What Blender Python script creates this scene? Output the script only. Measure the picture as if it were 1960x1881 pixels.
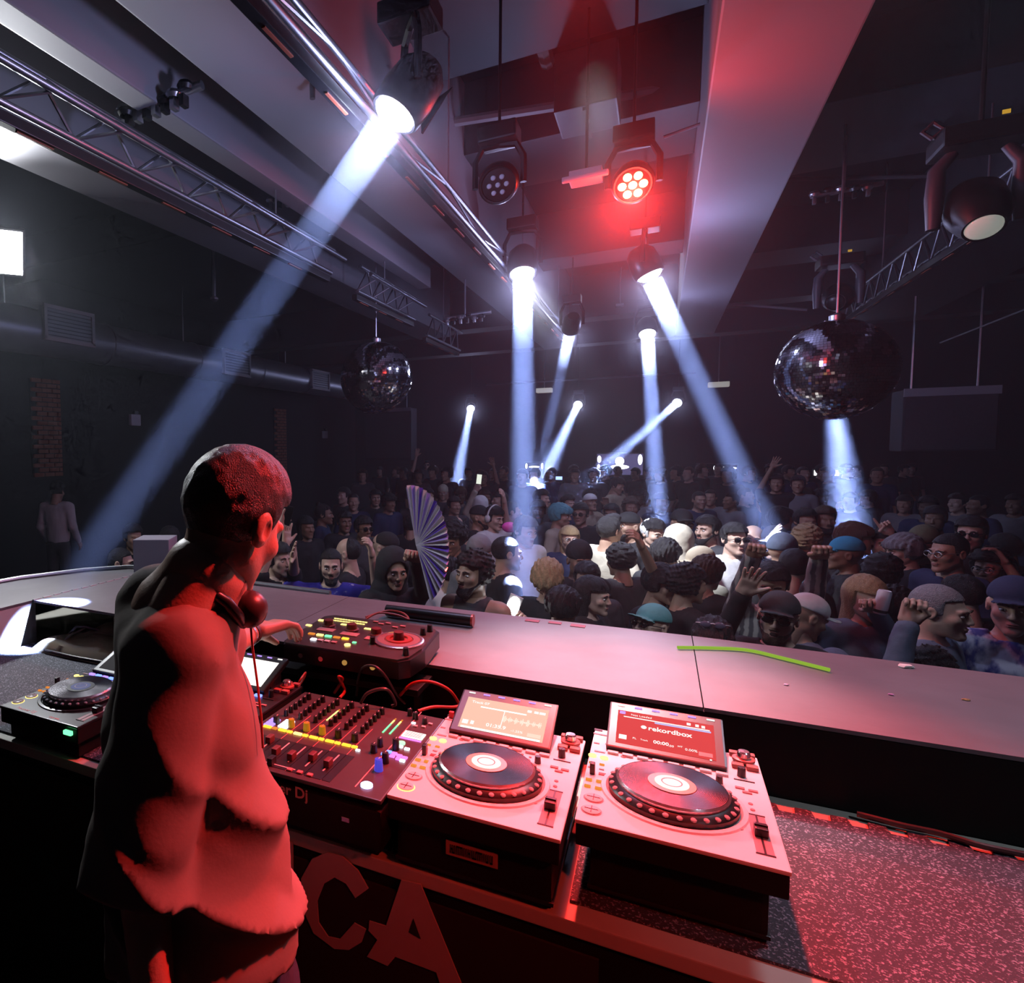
import bpy, bmesh, math, random
import numpy as np
from mathutils import Vector, Matrix, Euler
PI = math.pi
for o in list(bpy.data.objects): bpy.data.objects.remove(o)
SC = bpy.context.scene
COL = SC.collection
random.seed(7); RNG = np.random.RandomState(7)

# ------------------------------------------------------------------ camera
cam = bpy.data.cameras.new('camera'); camo = bpy.data.objects.new('camera', cam); COL.objects.link(camo)
cam.sensor_fit = 'HORIZONTAL'; cam.sensor_width = 36.0
cam.lens = 1253.0 / 1960 * 36; cam.shift_x = (980 - 550) / 1960; cam.shift_y = 0.0002
cam.clip_start = 0.02; cam.clip_end = 100
camo.matrix_world = Matrix(((0.869330, -0.022515, 0.493719, 0), (0.494089, 0.063664, -0.867077, 0), (-0.011910, 0.997717, 0.066469, 1.78), (0, 0, 0, 1)))
SC.camera = camo

# ------------------------------------------------------------------ render look
SC.view_settings.view_transform = 'Standard'; SC.view_settings.look = 'None'
SC.view_settings.gamma = 1; SC.view_settings.exposure = 0.0
SC.view_settings.use_curve_mapping = False
SC.cycles.use_denoising = True
SC.cycles.use_adaptive_sampling = True; SC.cycles.adaptive_threshold = 0.045; SC.cycles.adaptive_min_samples = 12
SC.cycles.volume_step_rate = 5.0; SC.cycles.volume_max_steps = 48
SC.cycles.max_bounces = 3; SC.cycles.diffuse_bounces = 2; SC.cycles.glossy_bounces = 2
SC.cycles.transmission_bounces = 3; SC.cycles.volume_bounces = 0; SC.cycles.transparent_max_bounces = 6
SC.cycles.sample_clamp_indirect = 3.0
SC.cycles.caustics_reflective = False; SC.cycles.caustics_refractive = False

# ------------------------------------------------------------------ world: black night outside the club
W = bpy.data.worlds.new('world'); SC.world = W; W.use_nodes = True
W.node_tree.nodes['Background'].inputs[0].default_value = (0.006, 0.006, 0.012, 1)
W.node_tree.nodes['Background'].inputs[1].default_value = 0.5

# ------------------------------------------------------------------ lights
def aim(o, p, q):
    o.location = p
    o.rotation_euler = (Vector(q) - Vector(p)).to_track_quat('-Z', 'Y').to_euler()
def area_light(name, p, q, size, power, color, spread=180, sy=None):
    l = bpy.data.lights.new(name, 'AREA'); l.energy = power; l.color = color
    l.shape = 'DISK' if sy is None else 'RECTANGLE'; l.size = size
    if sy: l.size_y = sy
    l.spread = math.radians(spread)
    o = bpy.data.objects.new(name, l); COL.objects.link(o); aim(o, p, q); return o
def spot_light(name, p, q, deg, power, color, blend=0.5, r=0.05):
    l = bpy.data.lights.new(name, 'SPOT'); l.energy = power; l.color = color
    l.spot_size = math.radians(deg); l.spot_blend = blend; l.shadow_soft_size = r
    o = bpy.data.objects.new(name, l); COL.objects.link(o); aim(o, p, q); return o

BLUE = (0.38, 0.50, 1.0)
HALO_GAIN = 3.6
BEAM_GAIN = 2.3
# moving heads: lens position, where the beam lands, lens radius, beam power
BEAMS = [
 ('near', (-1.013, 2.750, 3.200), (-2.283, 1.966, 1.120), 0.095, 17, 2.4, 9),
 ('mid', (-1.024, 5.774, 3.200), (-0.809, 4.774, 0.850), 0.095, 60, 3.6, 10),
 ('right', (-0.112, 6.388, 3.200), (0.862, 6.335, 0.800), 0.095, 60, 4.0, 10),
 ('midfar', (-0.999, 8.887, 3.200), (-2.000, 12.461, 0.750), 0.085, 30, 3.4, 6),
 ('rightfar', (-0.179, 9.787, 3.200), (0.011, 8.251, 0.850), 0.095, 60, 3.4, 8),
 ('farleft', (-4.619, 18.500, 2.817), (-3.852, 14.000, 0.687), 0.10, 45, 4.0, 7),
 ('farmid', (-1.875, 18.500, 2.801), (-1.859, 11.000, 0.657), 0.10, 45, 3.4, 7),
 ('farright', (0.329, 18.500, 2.757), (-1.443, 12.000, 0.758), 0.10, 36, 3.0, 5),
 ('behindball', (2.552, 14.903, 3.200), (1.684, 8.555, 0.900), 0.095, 42, 3.0, 2),
]
for n, p, q, r, pw, sp, em in BEAMS:
    d = (Vector(q) - Vector(p)).normalized()
    area_light('beam_' + n, Vector(p) + d * 0.065, q, r * 2 * 0.8, pw * BEAM_GAIN, BLUE, sp)
# the red wash par in view, and the red pars above the booth that light the decks and the performer
RED_P = (-0.164, 4.165, 3.200)
spot_light('red_wash', (RED_P[0], RED_P[1] - 0.03, RED_P[2] - 0.05), (-0.35, 1.75, 1.0), 100, 260, (1.0, 0.03, 0.03), 0.9, 0.07)
spot_light('red_booth', (-0.26, 2.45, 3.58), (-0.12, 1.60, 1.0), 44, 950, (1.0, 0.035, 0.03), 1.0, 0.05)
spot_light('red_side', (0.85, 2.30, 3.56), (-0.82, 0.88, 0.85), 29, 900, (1.0, 0.03, 0.025), 0.8, 0.05)
spot_light('red_front', (0.9, 0.45, 2.1), (-0.12, 1.25, 0.85), 46, 42, (1.0, 0.04, 0.02), 0.9, 0.08)
# white flood panel at the far left edge of the frame
FLOOD_P = (-4.150, 3.112, 3.200)
area_light('flood_light', (FLOOD_P[0] + 0.10, FLOOD_P[1] - 0.06, FLOOD_P[2] - 0.06), (-2.3, 1.9, 1.2), 0.34, 40, (0.92, 0.95, 1.0), 165, 0.3)
spot_light('flood_throw', (FLOOD_P[0] + 0.14, FLOOD_P[1] - 0.10, FLOOD_P[2] - 0.10), (-2.5, 1.75, 0.95), 26, 130, (0.95, 0.97, 1.0), 0.9, 0.1)
spot_light('flood_up', (FLOOD_P[0] + 0.12, FLOOD_P[1] - 0.10, FLOOD_P[2] - 0.02), (-2.3, 1.5, 3.6), 75, 170, (0.92, 0.95, 1.0), 0.9, 0.1)
spot_light('counter_fill', (-0.3, 3.4, 3.5), (-0.12, 2.2, 1.1), 26, 620, (0.95, 0.93, 1.0), 1.0, 0.08)  # separate added white spot that brightens the middle of the counter
# point lights added at the lenses for their halo, then added fill lights
for n, p, q, r, pw, sp, em in BEAMS:
    l = bpy.data.lights.new('halo_' + n, 'POINT'); l.energy = em * HALO_GAIN; l.color = (0.50, 0.52, 1.0); l.shadow_soft_size = 0.07
    o = bpy.data.objects.new('halo_' + n, l); COL.objects.link(o); d = (Vector(q) - Vector(p)).normalized(); o.location = Vector(p) + d * 0.13
spot_light('crowd_key', (-0.952, 5.368, 3.100), (0.0, 6.2, 0.9), 42, 950, (0.80, 0.86, 1.0), 0.8, 0.06)  # added wide spot beside the middle lamp, brightening the crowd
spot_light('crowd_front_fill', (0.9, 2.2, 3.7), (-1.0, 4.2, 1.2), 55, 90, (0.85, 0.88, 1.0), 0.8, 0.08)  # added fill on the near crowd, without a fixture
area_light('stage_fill', (1.4, 3.4, 4.1), (0.7, 2.0, 0.9), 0.8, 16, (0.70, 0.78, 1.0), 110)  # added soft fill over the booth, without a fixture
area_light('house_fill', (0.0, 11.0, 4.2), (0.0, 8.5, 0.0), 2.0, 10, (0.72, 0.76, 1.0), 140)  # added soft fill over the hall, without a fixture
l = bpy.data.lights.new('halo_red', 'POINT'); l.energy = 40; l.color = (1.0, 0.03, 0.02); l.shadow_soft_size = 0.06  # added point light giving the red par its halo
o = bpy.data.objects.new('halo_red', l); COL.objects.link(o); o.location = (RED_P[0], RED_P[1] - 0.06, RED_P[2] - 0.12)
spot_light('white_mat_fill', (1.9, 0.7, 3.5), (0.95, 1.75, 0.95), 42, 70, (0.75, 0.82, 1.0), 1.0, 0.08)  # added white fill for the right-hand mat and table strip
# ------------------------------------------------------------------ helpers
class MB:
    def __init__(s): s.v = []; s.f = []; s.mi = []
    def add(s, v, f, M=None, mi=0):
        n = len(s.v)
        if M is not None: v = [tuple(M @ Vector(p)) for p in v]
        s.v += [tuple(p) for p in v]; s.f += [tuple(i + n for i in q) for q in f]; s.mi += [mi] * len(f); return s
    def box(s, c, d, M=None, mi=0, b=0.0):
        x, y, z = [k / 2 for k in d]
        if b <= 0:
            v = [(c[0] + i * x, c[1] + j * y, c[2] + k * z) for i in (-1, 1) for j in (-1, 1) for k in (-1, 1)]
            return s.add(v, [(0, 1, 3, 2), (4, 6, 7, 5), (0, 4, 5, 1), (2, 3, 7, 6), (0, 2, 6, 4), (1, 5, 7, 3)], M, mi)
        b = min(b, x * .98, y * .98, z * .98)
        bm = bmesh.new(); bmesh.ops.create_cube(bm, size=1)
        bmesh.ops.scale(bm, vec=(2 * x, 2 * y, 2 * z), verts=bm.verts)
        bmesh.ops.bevel(bm, geom=bm.edges[:], offset=b, segments=2, affect='EDGES', profile=0.7)
        v = [(p.co.x + c[0], p.co.y + c[1], p.co.z + c[2]) for p in bm.verts]; f = [tuple(q.index for q in fc.verts) for fc in bm.faces]
        bm.free(); return s.add(v, f, M, mi)
    def cyl(s, p0, p1, r0, r1=None, n=12, M=None, mi=0, cap=True):
        r1 = r0 if r1 is None else r1
        p0 = Vector(p0); p1 = Vector(p1); d = (p1 - p0).normalized()
        a = d.orthogonal().normalized(); b = d.cross(a)
        v = [p + (a * math.cos(t) + b * math.sin(t)) * r for p, r in ((p0, r0), (p1, r1)) for t in [2 * PI * i / n for i in range(n)]]
        f = [(i, (i + 1) % n, n + (i + 1) % n, n + i) for i in range(n)]
        if cap: f += [tuple(range(n))[::-1], tuple(range(n, 2 * n))]
        return s.add(v, f, M, mi)
    def tube(s, pts, r, n=8, M=None, mi=0):
        pts = [Vector(p) for p in pts]; rs = r if hasattr(r, '__len__') else [r] * len(pts)
        v = []; a = None
        for i, p in enumerate(pts):
            d = (pts[min(i + 1, len(pts) - 1)] - pts[max(i - 1, 0)]).normalized()
            if a is None: a = d.orthogonal().normalized()
            a = (a - d * a.dot(d)).normalized(); b = d.cross(a)
            v += [p + (a * math.cos(t) + b * math.sin(t)) * rs[i] for t in [2 * PI * k / n for k in range(n)]]
        f = []
        for i in range(len(pts) - 1):
            f += [(i * n + k, i * n + (k + 1) % n, (i + 1) * n + (k + 1) % n, (i + 1) * n + k) for k in range(n)]
        m = (len(pts) - 1) * n
        f += [tuple(range(n))[::-1], tuple(range(m, m + n))]
        return s.add(v, f, M, mi)
    def lathe(s, prof, n=24, c=(0, 0, 0), M=None, mi=0):
        v = [(c[0] + r * math.cos(2 * PI * k / n), c[1] + r * math.sin(2 * PI * k / n), c[2] + z) for r, z in prof for k in range(n)]
        f = [(i * n + k, i * n + (k + 1) % n, (i + 1) * n + (k + 1) % n, (i + 1) * n + k) for i in range(len(prof) - 1) for k in range(n)]
        return s.add(v, f, M, mi)
    def ell(s, c, r, n=16, m=10, M=None, mi=0):
        v = [(c[0], c[1], c[2] - r[2])]
        for i in range(1, m):
            t = -PI / 2 + PI * i / m
            v += [(c[0] + r[0] * math.cos(t) * math.cos(2 * PI * k / n), c[1] + r[1] * math.cos(t) * math.sin(2 * PI * k / n), c[2] + r[2] * math.sin(t)) for k in range(n)]
        v.append((c[0], c[1], c[2] + r[2])); L = len(v) - 1
        f = [(0, 1 + (k + 1) % n, 1 + k) for k in range(n)]
        for i in range(m - 2): f += [(1 + i * n + k, 1 + i * n + (k + 1) % n, 1 + (i + 1) * n + (k + 1) % n, 1 + (i + 1) * n + k) for k in range(n)]
        f += [(L, 1 + (m - 2) * n + k, 1 + (m - 2) * n + (k + 1) % n) for k in range(n)]
        return s.add(v, f, M, mi)
    def prism(s, poly, z0, z1, M=None, mi=0):
        n = len(poly); v = [(x, y, z0) for x, y in poly] + [(x, y, z1) for x, y in poly]
        f = [(i, (i + 1) % n, n + (i + 1) % n, n + i) for i in range(n)] + [tuple(range(n))[::-1], tuple(range(n, 2 * n))]
        return s.add(v, f, M, mi)
    def mesh(s, name, mats, smooth=False):
        me = bpy.data.meshes.new(name); me.from_pydata(s.v, [], s.f)
        for m in (mats if isinstance(mats, (list, tuple)) else [mats]): me.materials.append(m)
        if any(s.mi): me.polygons.foreach_set('material_index', s.mi)
        if smooth: shade(me)
        me.update(); return me
    def build(s, name, mats, parent=None, smooth=False, loc=None):
        o = bpy.data.objects.new(name, s.mesh(name, mats, smooth)); COL.objects.link(o)
        if parent: o.parent = parent
        if loc is not None: o.location = loc
        return o
def shade(me, deg=38):
    me.shade_smooth()
    try: me.set_sharp_from_angle(angle=math.radians(deg))
    except Exception: pass
def link(name, me, parent=None, loc=None):
    o = bpy.data.objects.new(name, me); COL.objects.link(o)
    if parent: o.parent = parent
    if loc is not None: o.location = loc
    return o
def thing(name, label, cat, loc=(0, 0, 0), rot=(0, 0, 0), group=None):
    o = bpy.data.objects.new(name, None); COL.objects.link(o); o.empty_display_size = 0.05
    o.location = loc; o.rotation_euler = rot; tag(o, label, cat, group); return o
def tag(o, label, cat, group=None):
    o['label'] = label; o['category'] = cat
    if group: o['group'] = group
    return o
def struct(o): o['kind'] = 'structure'; return o
def stuff(o): o['kind'] = 'stuff'; return o

MATS = {}
def mat(name, c, rough=0.6, metal=0.0, em=None, es=0.0, noise=0.0, nscale=30, bump=0.0, bscale=60, spec=None, sheen=0.0, coat=0.0):
    if name in MATS: return MATS[name]
    m = bpy.data.materials.new(name); m.use_nodes = True; nt = m.node_tree; N = nt.nodes; L = nt.links
    p = N['Principled BSDF']; p.inputs['Base Color'].default_value = (*c, 1)
    p.inputs['Roughness'].default_value = rough; p.inputs['Metallic'].default_value = metal
    if spec is not None: p.inputs['Specular IOR Level'].default_value = spec
    if sheen: p.inputs['Sheen Weight'].default_value = sheen
    if coat: p.inputs['Coat Weight'].default_value = coat
    if em: p.inputs['Emission Color'].default_value = (*em, 1); p.inputs['Emission Strength'].default_value = es
    if noise or bump:
        tc = N.new('ShaderNodeTexCoord')
        if noise:
            t = N.new('ShaderNodeTexNoise'); t.inputs['Scale'].default_value = nscale; t.inputs['Detail'].default_value = 4
            L.new(tc.outputs['Object'], t.inputs['Vector'])
            r = N.new('ShaderNodeMapRange'); r.inputs[3].default_value = 1 - noise; r.inputs[4].default_value = 1 + noise
            mx = N.new('ShaderNodeMix'); mx.data_type = 'RGBA'; mx.blend_type = 'MULTIPLY'; mx.inputs[0].default_value = 1
            mx.inputs[6].default_value = (*c, 1)
            L.new(t.outputs['Fac'], r.inputs[0]); L.new(r.outputs[0], mx.inputs[7]); L.new(mx.outputs[2], p.inputs['Base Color'])
        if bump:
            t2 = N.new('ShaderNodeTexNoise'); t2.inputs['Scale'].default_value = bscale; t2.inputs['Detail'].default_value = 3
            L.new(tc.outputs['Object'], t2.inputs['Vector'])
            b = N.new('ShaderNodeBump'); b.inputs['Strength'].default_value = bump; b.inputs['Distance'].default_value = 0.01
            L.new(t2.outputs['Fac'], b.inputs['Height']); L.new(b.outputs['Normal'], p.inputs['Normal'])
    MATS[name] = m; return m
def two_tone(name, a, b, scale=8, thr=0.5, soft=0.05, kind='noise', rough=0.8, stretch=(1, 1, 1), bump=0.0, detail=4):
    if name in MATS: return MATS[name]
    m = bpy.data.materials.new(name); m.use_nodes = True; nt = m.node_tree; N = nt.nodes; L = nt.links
    p = N['Principled BSDF']; p.inputs['Roughness'].default_value = rough
    tc = N.new('ShaderNodeTexCoord'); mp = N.new('ShaderNodeMapping'); mp.inputs['Scale'].default_value = stretch
    L.new(tc.outputs['Object'], mp.inputs['Vector'])
    if kind == 'noise':
        t = N.new('ShaderNodeTexNoise'); t.inputs['Scale'].default_value = scale; t.inputs['Detail'].default_value = detail; out = t.outputs['Fac']
    elif kind == 'voronoi':
        t = N.new('ShaderNodeTexVoronoi'); t.inputs['Scale'].default_value = scale; out = t.outputs['Distance']
    else:
        t = N.new('ShaderNodeTexWave'); t.inputs['Scale'].default_value = scale; t.inputs['Distortion'].default_value = 2.0; out = t.outputs['Fac']
    L.new(mp.outputs['Vector'], t.inputs['Vector'])
    r = N.new('ShaderNodeMapRange'); r.inputs[1].default_value = thr - soft; r.inputs[2].default_value = thr + soft
    mx = N.new('ShaderNodeMix'); mx.data_type = 'RGBA'; mx.inputs[6].default_value = (*a, 1); mx.inputs[7].default_value = (*b, 1)
    L.new(out, r.inputs[0]); L.new(r.outputs[0], mx.inputs[0]); L.new(mx.outputs[2], p.inputs['Base Color'])
    if bump:
        bb = N.new('ShaderNodeBump'); bb.inputs['Strength'].default_value = bump; bb.inputs['Distance'].default_value = 0.01
        L.new(out, bb.inputs['Height']); L.new(bb.outputs['Normal'], p.inputs['Normal'])
    MATS[name] = m; return m
def glow(name, c, s): return mat(name, (0.02, 0.02, 0.02), 0.9, 0, c, s, spec=0.05)
def text_mesh(name, body, size, m, parent=None, loc=(0, 0, 0), rot=(0, 0, 0), depth=0.0004, align='LEFT', sx=1.0, bold=0.0):
    cu = bpy.data.curves.new(name, 'FONT'); cu.body = body; cu.size = size; cu.extrude = depth; cu.align_x = align; cu.resolution_u = 3; cu.offset = bold
    tmp = bpy.data.objects.new('tmp', cu); COL.objects.link(tmp)
    me = bpy.data.meshes.new_from_object(tmp.evaluated_get(bpy.context.evaluated_depsgraph_get()))
    bpy.data.objects.remove(tmp); me.materials.clear(); me.materials.append(m)
    o = link(name, me, parent, loc); o.rotation_euler = rot; o.scale = (sx, 1, 1); return o

BLK = mat('black_plastic', (0.012, 0.012, 0.014), 0.35, noise=0.15)
BLKM = mat('matte_black', (0.006, 0.006, 0.007), 0.7, spec=0.25)
BLKW = mat('black_painted_wall', (0.009, 0.009, 0.013), 0.85, noise=0.3, nscale=3, bump=0.2, bscale=20)
STEEL = mat('dull_steel', (0.45, 0.46, 0.5), 0.35, 0.9, noise=0.15)
ALU = mat('truss_aluminium', (0.30, 0.31, 0.34), 0.35, 0.9)

# ------------------------------------------------------------------ the room
def slab(name, x0, x1, y0, y1, z0, z1, m, b=0):
    return struct(MB().box(((x0 + x1) / 2, (y0 + y1) / 2, (z0 + z1) / 2), (x1 - x0, y1 - y0, z1 - z0), b=b).build(name, m))
FLOORM = mat('worn_dark_floor', (0.03, 0.03, 0.035), 0.5, noise=0.4, nscale=4)
slab('floor', -8.9, 8.2, 2.72, 20.3, -0.85, -0.65, FLOORM)
slab('floor_stage', -8.9, 8.2, -3.0, 2.72, -0.85, 0.0, FLOORM)
slab('floor_back_platform', -8.9, 8.2, 12.3, 20.3, -0.65, -0.40, FLOORM)
slab('floor_side_platform', -8.9, -4.5, 3.4, 8.0, -0.65, -0.45, FLOORM)
slab('ceiling', -8.9, 8.2, -3.0, 20.3, 4.6, 4.8, mat('black_ceiling', (0.008, 0.008, 0.012), 0.9, noise=0.3, nscale=2))
slab('wall_left', -9.1, -8.9, -3.0, 20.3, -0.85, 4.8, BLKW)
slab('wall_right', 8.2, 8.4, -3.0, 20.3, -0.85, 4.8, BLKW)
slab('wall_back', -9.1, 8.4, 20.3, 20.5, -0.85, 4.8, BLKW)
slab('wall_front', -9.1, 8.4, -3.2, -3.0, -0.85, 4.8, BLKW)
# long pale soffit beams running away from the booth
PALE = mat('pale_grey_paint', (0.29, 0.29, 0.32), 0.55, noise=0.06, nscale=2)
DARKP = mat('dark_grey_paint', (0.026, 0.026, 0.034), 0.6, noise=0.15, nscale=2)
PLUM = mat('mid_grey_paint', (0.022, 0.020, 0.026), 0.6, noise=0.15, nscale=2)
slab('ceiling_beam', -1.965, -1.39, -2.5, 13.4, 3.6, 4.6, PALE, 0.01)
slab('ceiling_beam', 0.18, 0.735, -2.5, 13.1, 3.6, 4.6, PALE, 0.01)
slab('ceiling_beam', -3.62, -3.10, -2.5, 11.0, 3.6, 4.6, PALE, 0.01)
slab('ceiling_beam', -2.49, -2.34, -2.5, 7.5, 3.6, 4.6, PALE, 0.01)
slab('ceiling_beam', 2.36, 3.3, 4.5, 13.1, 3.6, 4.6, DARKP, 0.01)
# cross beams between them
for y, w, z in ((5.75, 0.9, 4.05), (9.0, 0.6, 4.05), (12.4, 0.5, 3.9), (15.5, 0.5, 3.9)):
    slab('ceiling_crossbeam', -8.9 if y > 12 else -1.39, 8.2 if y > 12 else 0.18, y - w / 2, y + w / 2, z, 4.6, PLUM, 0.01)
slab('ceiling_crossbeam', 0.735, 8.2, 5.9, 7.3, 4.1, 4.6, DARKP, 0.01)
slab('ceiling_crossbeam', 0.735, 8.2, 10.0, 10.9, 4.1, 4.6, DARKP, 0.01)
slab('ceiling_crossbeam', -1.39, 0.18, 2.6, 4.55, 4.25, 4.6, PLUM, 0.01)
slab('ceiling_crossbeam', -8.9, -1.97, 2.0, 2.8, 4.25, 4.6, BLKW, 0.01)
slab('ceiling_crossbeam', -8.9, -1.97, 6.0, 6.5, 4.2, 4.6, BLKW, 0.01)
# ------------------------------------------------------------------ booth counter, table, mats
def dark_top():
    m = mat('scuffed_grey_counter', (0.15, 0.145, 0.16), 0.45, noise=0.28, nscale=5, bump=0.25, bscale=9)
    return m
TOPM = dark_top()
CREAM = mat('pale_inner_panel', (0.62, 0.6, 0.52), 0.7, noise=0.08, nscale=4)
ct = thing('booth_counter', 'long scuffed grey counter running along the front of the booth, edge towards the crowd', 'counter', (0, 0, 0))
def top_panel(poly): return MB().prism(poly, 1.100, 1.11).build('top_panel', TOPM, ct)
top_panel([(0.112, 1.93), (1.35, 1.93), (1.35, 2.52), (0.9, 2.60), (0.112, 2.645)])
top_panel([(-1.2, 1.93), (0.109, 1.93), (0.109, 2.645), (-1.2, 2.66)])
top_panel([(-2.44, 1.96), (-1.203, 1.93), (-1.203, 2.66), (-1.9, 2.68), (-2.44, 2.78)])
top_panel([(-2.95, 0.7), (-2.443, 0.7), (-2.443, 2.78), (-2.60, 2.72), (-2.76, 2.55), (-2.90, 2.25), (-2.95, 1.9)])
MB().box((-0.28, 1.941, 1.007), (3.26, 0.02, 0.182)).build('back_panel', BLKM, ct)
MB().box((-0.5, 2.58, 0.22), (3.7, 0.02, 1.70)).build('crowd_side_panel', BLKM, ct)
MB().box((-2.3, 2.60, 1.007), (1.1, 0.02, 0.184)).build('shelf_back', CREAM, ct)
MB().box((-1.92, 2.26, 1.007), (0.02, 0.64, 0.182)).build('shelf_divider', CREAM, ct)
MB().box((-2.3, 2.26, 0.905), (1.1, 0.64, 0.02)).build('shelf_floor', CREAM, ct)
MB().box((-2.455, 1.35, 1.007), (0.02, 1.25, 0.182)).build('side_panel', mat('white_side_panel', (0.7, 0.7, 0.68), 0.5), ct)
MB().box((-2.94, 1.6, 0.2), (0.02, 1.8, 1.75)).build('outer_panel', BLKM, ct)
MB().tube([(-2.95, 0.9, 1.115), (-2.95, 1.9, 1.115), (-2.90, 2.25, 1.118), (-2.76, 2.56, 1.12), (-2.60, 2.74, 1.12), (-2.44, 2.80, 1.12), (-1.9, 2.70, 1.118), (-1.3, 2.67, 1.115)], 0.012, 8).build('edge_trim', STEEL, ct, True)
b = MB(); random.seed(3)
for i in range(14):
    y = 1.98 + i * 0.056
    b.box((-2.44 + random.uniform(-.004, .004), y, 1.1115), (0.012, 0.03 + random.uniform(0, .014), 0.003))
b.build('seam_glints', mat('seam_glint_metal', (0.8, 0.8, 0.85), 0.25, 0.6), ct)  # bright metal dashes shaped as white glints along the counter seam
# little dark red tape squares along the crowd edge of the counter
for i, x in enumerate((1012, 1040, 1078)):
    p = (-0.416, 2.558, 1.110)
MB().box((-0.41, 2.60, 1.1112), (0.05, 0.035, 0.002)).build('tape_strip', mat('dark_red_tape', (0.25, 0.05, 0.08), 0.6), ct)
MB().box((-0.33, 2.605, 1.1112), (0.045, 0.03, 0.002)).build('tape_strip', MATS['dark_red_tape'], ct)
MB().box((-0.25, 2.60, 1.1112), (0.05, 0.035, 0.002)).build('tape_strip', MATS['dark_red_tape'], ct)

WOOD = mat('bare_table_wood', (0.52, 0.52, 0.44), 0.6, noise=0.1, nscale=14)
tb = thing('booth_table', 'wide booth table with bare pale edge carrying the decks and mixer', 'table', (0, 0, 0))
MB().box((-0.55, 1.585, 0.90), (3.78, 0.69, 0.03), b=0.003).build('tabletop', WOOD, tb)
MB().box((-0.55, 1.255, 0.44), (3.78, 0.015, 0.885)).build('front_panel', BLKM, tb)
# rubber mats with interlocking teeth
RUB = two_tone('flecked_rubber', (0.035, 0.037, 0.05), (0.26, 0.26, 0.32), 210, 0.60, 0.04, 'noise', 0.75, bump=0.3, detail=2)
def mat_poly(x0, x1, y0, y1, far=0, left=0, right=0, ph=0.0):
    P = 0.066; q = []
    q += [(x0, y0), (x1, y0)]
    if right:
        y = y0 + 0.05
        while y + 0.035 < y1:
            q += [(x1, y), (x1 + 0.02 * right, y + 0.003), (x1 + 0.02 * right, y + 0.03), (x1, y + 0.033)]; y += P
    q.append((x1, y1))
    if far:
        xs = []; x = x0 + ph
        while x < x1 - 0.04: xs.append(x); x += P
        for x in xs[::-1]: q += [(x + 0.034, y1), (x + 0.031, y1 - far), (x + 0.001, y1 - far), (x - 0.002, y1)]
    q.append((x0, y1))
    if left:
        y = y0 + 0.05; ys = []
        while y + 0.035 < y1: ys.append(y); y += P
        for y in ys[::-1]: q += [(x0, y + 0.033), (x0 + 0.02 * left, y + 0.03), (x0 + 0.02 * left, y + 0.003), (x0, y)]
    return q
def rubber(poly, label):
    o = MB().prism(poly, 0.9155, 0.921).build('rubber_mat', RUB); return tag(o, label, 'mat', 'rubber mats on the booth table')
rubber(mat_poly(-0.13, 1.34, 1.29, 1.882, far=0.032, ph=0.06), 'flecked black rubber mat on the bare table, right of the last white deck')
rubber(mat_poly(-2.30, -0.16, 1.27, 1.925, far=0.03, left=1, ph=0.05), 'flecked black rubber mat under the black deck at the left')
rubber(mat_poly(-2.43, -2.303, 1.27, 1.925, right=1), 'narrow rubber mat piece at the foot of the white lit side panel')
# banner hanging on the booth front, with big worn letters
bn = thing('booth_banner', 'black banner with large worn capital letters on the booth front', 'banner', (0, 0, 0))
MB().box((-1.05, 1.238, 0.46), (1.95, 0.006, 0.80)).build('cloth', mat('black_banner_cloth', (0.015, 0.013, 0.013), 0.9, noise=0.2, nscale=5, bump=0.3, bscale=5), bn)
LET = mat('banner_letter_grey', (0.5, 0.45, 0.43), 0.8, noise=0.1, nscale=8)
def letter(pts, nm='letter'):
    n = len(pts); v = [(x, 1.232, z) for x, z in pts] + [(x, 1.2355, z) for x, z in pts]
    f = [tuple(range(n)), tuple(range(n, 2 * n))[::-1]] + [(i, (i + 1) % n, n + (i + 1) % n, n + i) for i in range(n)]
    return MB().add(v, f).build(nm, LET, bn)
cp = [(-0.516, 1.232, 0.848), (-0.546, 1.232, 0.817), (-0.568, 1.232, 0.842), (-0.595, 1.232, 0.847), (-0.621, 1.232, 0.824), (-0.638, 1.232, 0.777), (-0.635, 1.232, 0.729), (-0.612, 1.232, 0.705), (-0.584, 1.232, 0.710), (-0.549, 1.232, 0.760), (-0.522, 1.232, 0.755), (-0.532, 1.232, 0.723), (-0.562, 1.232, 0.694), (-0.597, 1.232, 0.683), (-0.648, 1.232, 0.700), (-0.680, 1.232, 0.756), (-0.678, 1.232, 0.818), (-0.650, 1.232, 0.872), (-0.614, 1.232, 0.897), (-0.576, 1.232, 0.900), (-0.540, 1.232, 0.880)]
letter([(p[0], p[2]) for p in cp])
a1 = [(-0.443, 1.232, 0.891), (-0.402, 1.232, 0.895), (-0.296, 1.232, 0.670), (-0.344, 1.232, 0.648), (-0.369, 1.232, 0.721), (-0.456, 1.232, 0.720), (-0.473, 1.232, 0.693), (-0.520, 1.232, 0.695), (-0.496, 1.232, 0.742), (-0.516, 1.232, 0.755), (-0.514, 1.232, 0.777), (-0.477, 1.232, 0.779)]
letter([(p[0], p[2]) for p in a1])
hole = [(-0.417, 1.229, 0.819), (-0.401, 1.229, 0.780), (-0.427, 1.229, 0.785)]
n = 3; v = [(p[0], 1.2312, p[2]) for p in hole]
MB().add(v, [(0, 1, 2)]).build('letter_counter', MATS['black_banner_cloth'], bn)
ii = [(-0.754, 1.232, 0.890), (-0.699, 1.232, 0.894), (-0.698, 1.232, 0.712), (-0.756, 1.232, 0.716)]
letter([(p[0], p[2]) for p in ii])

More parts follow.
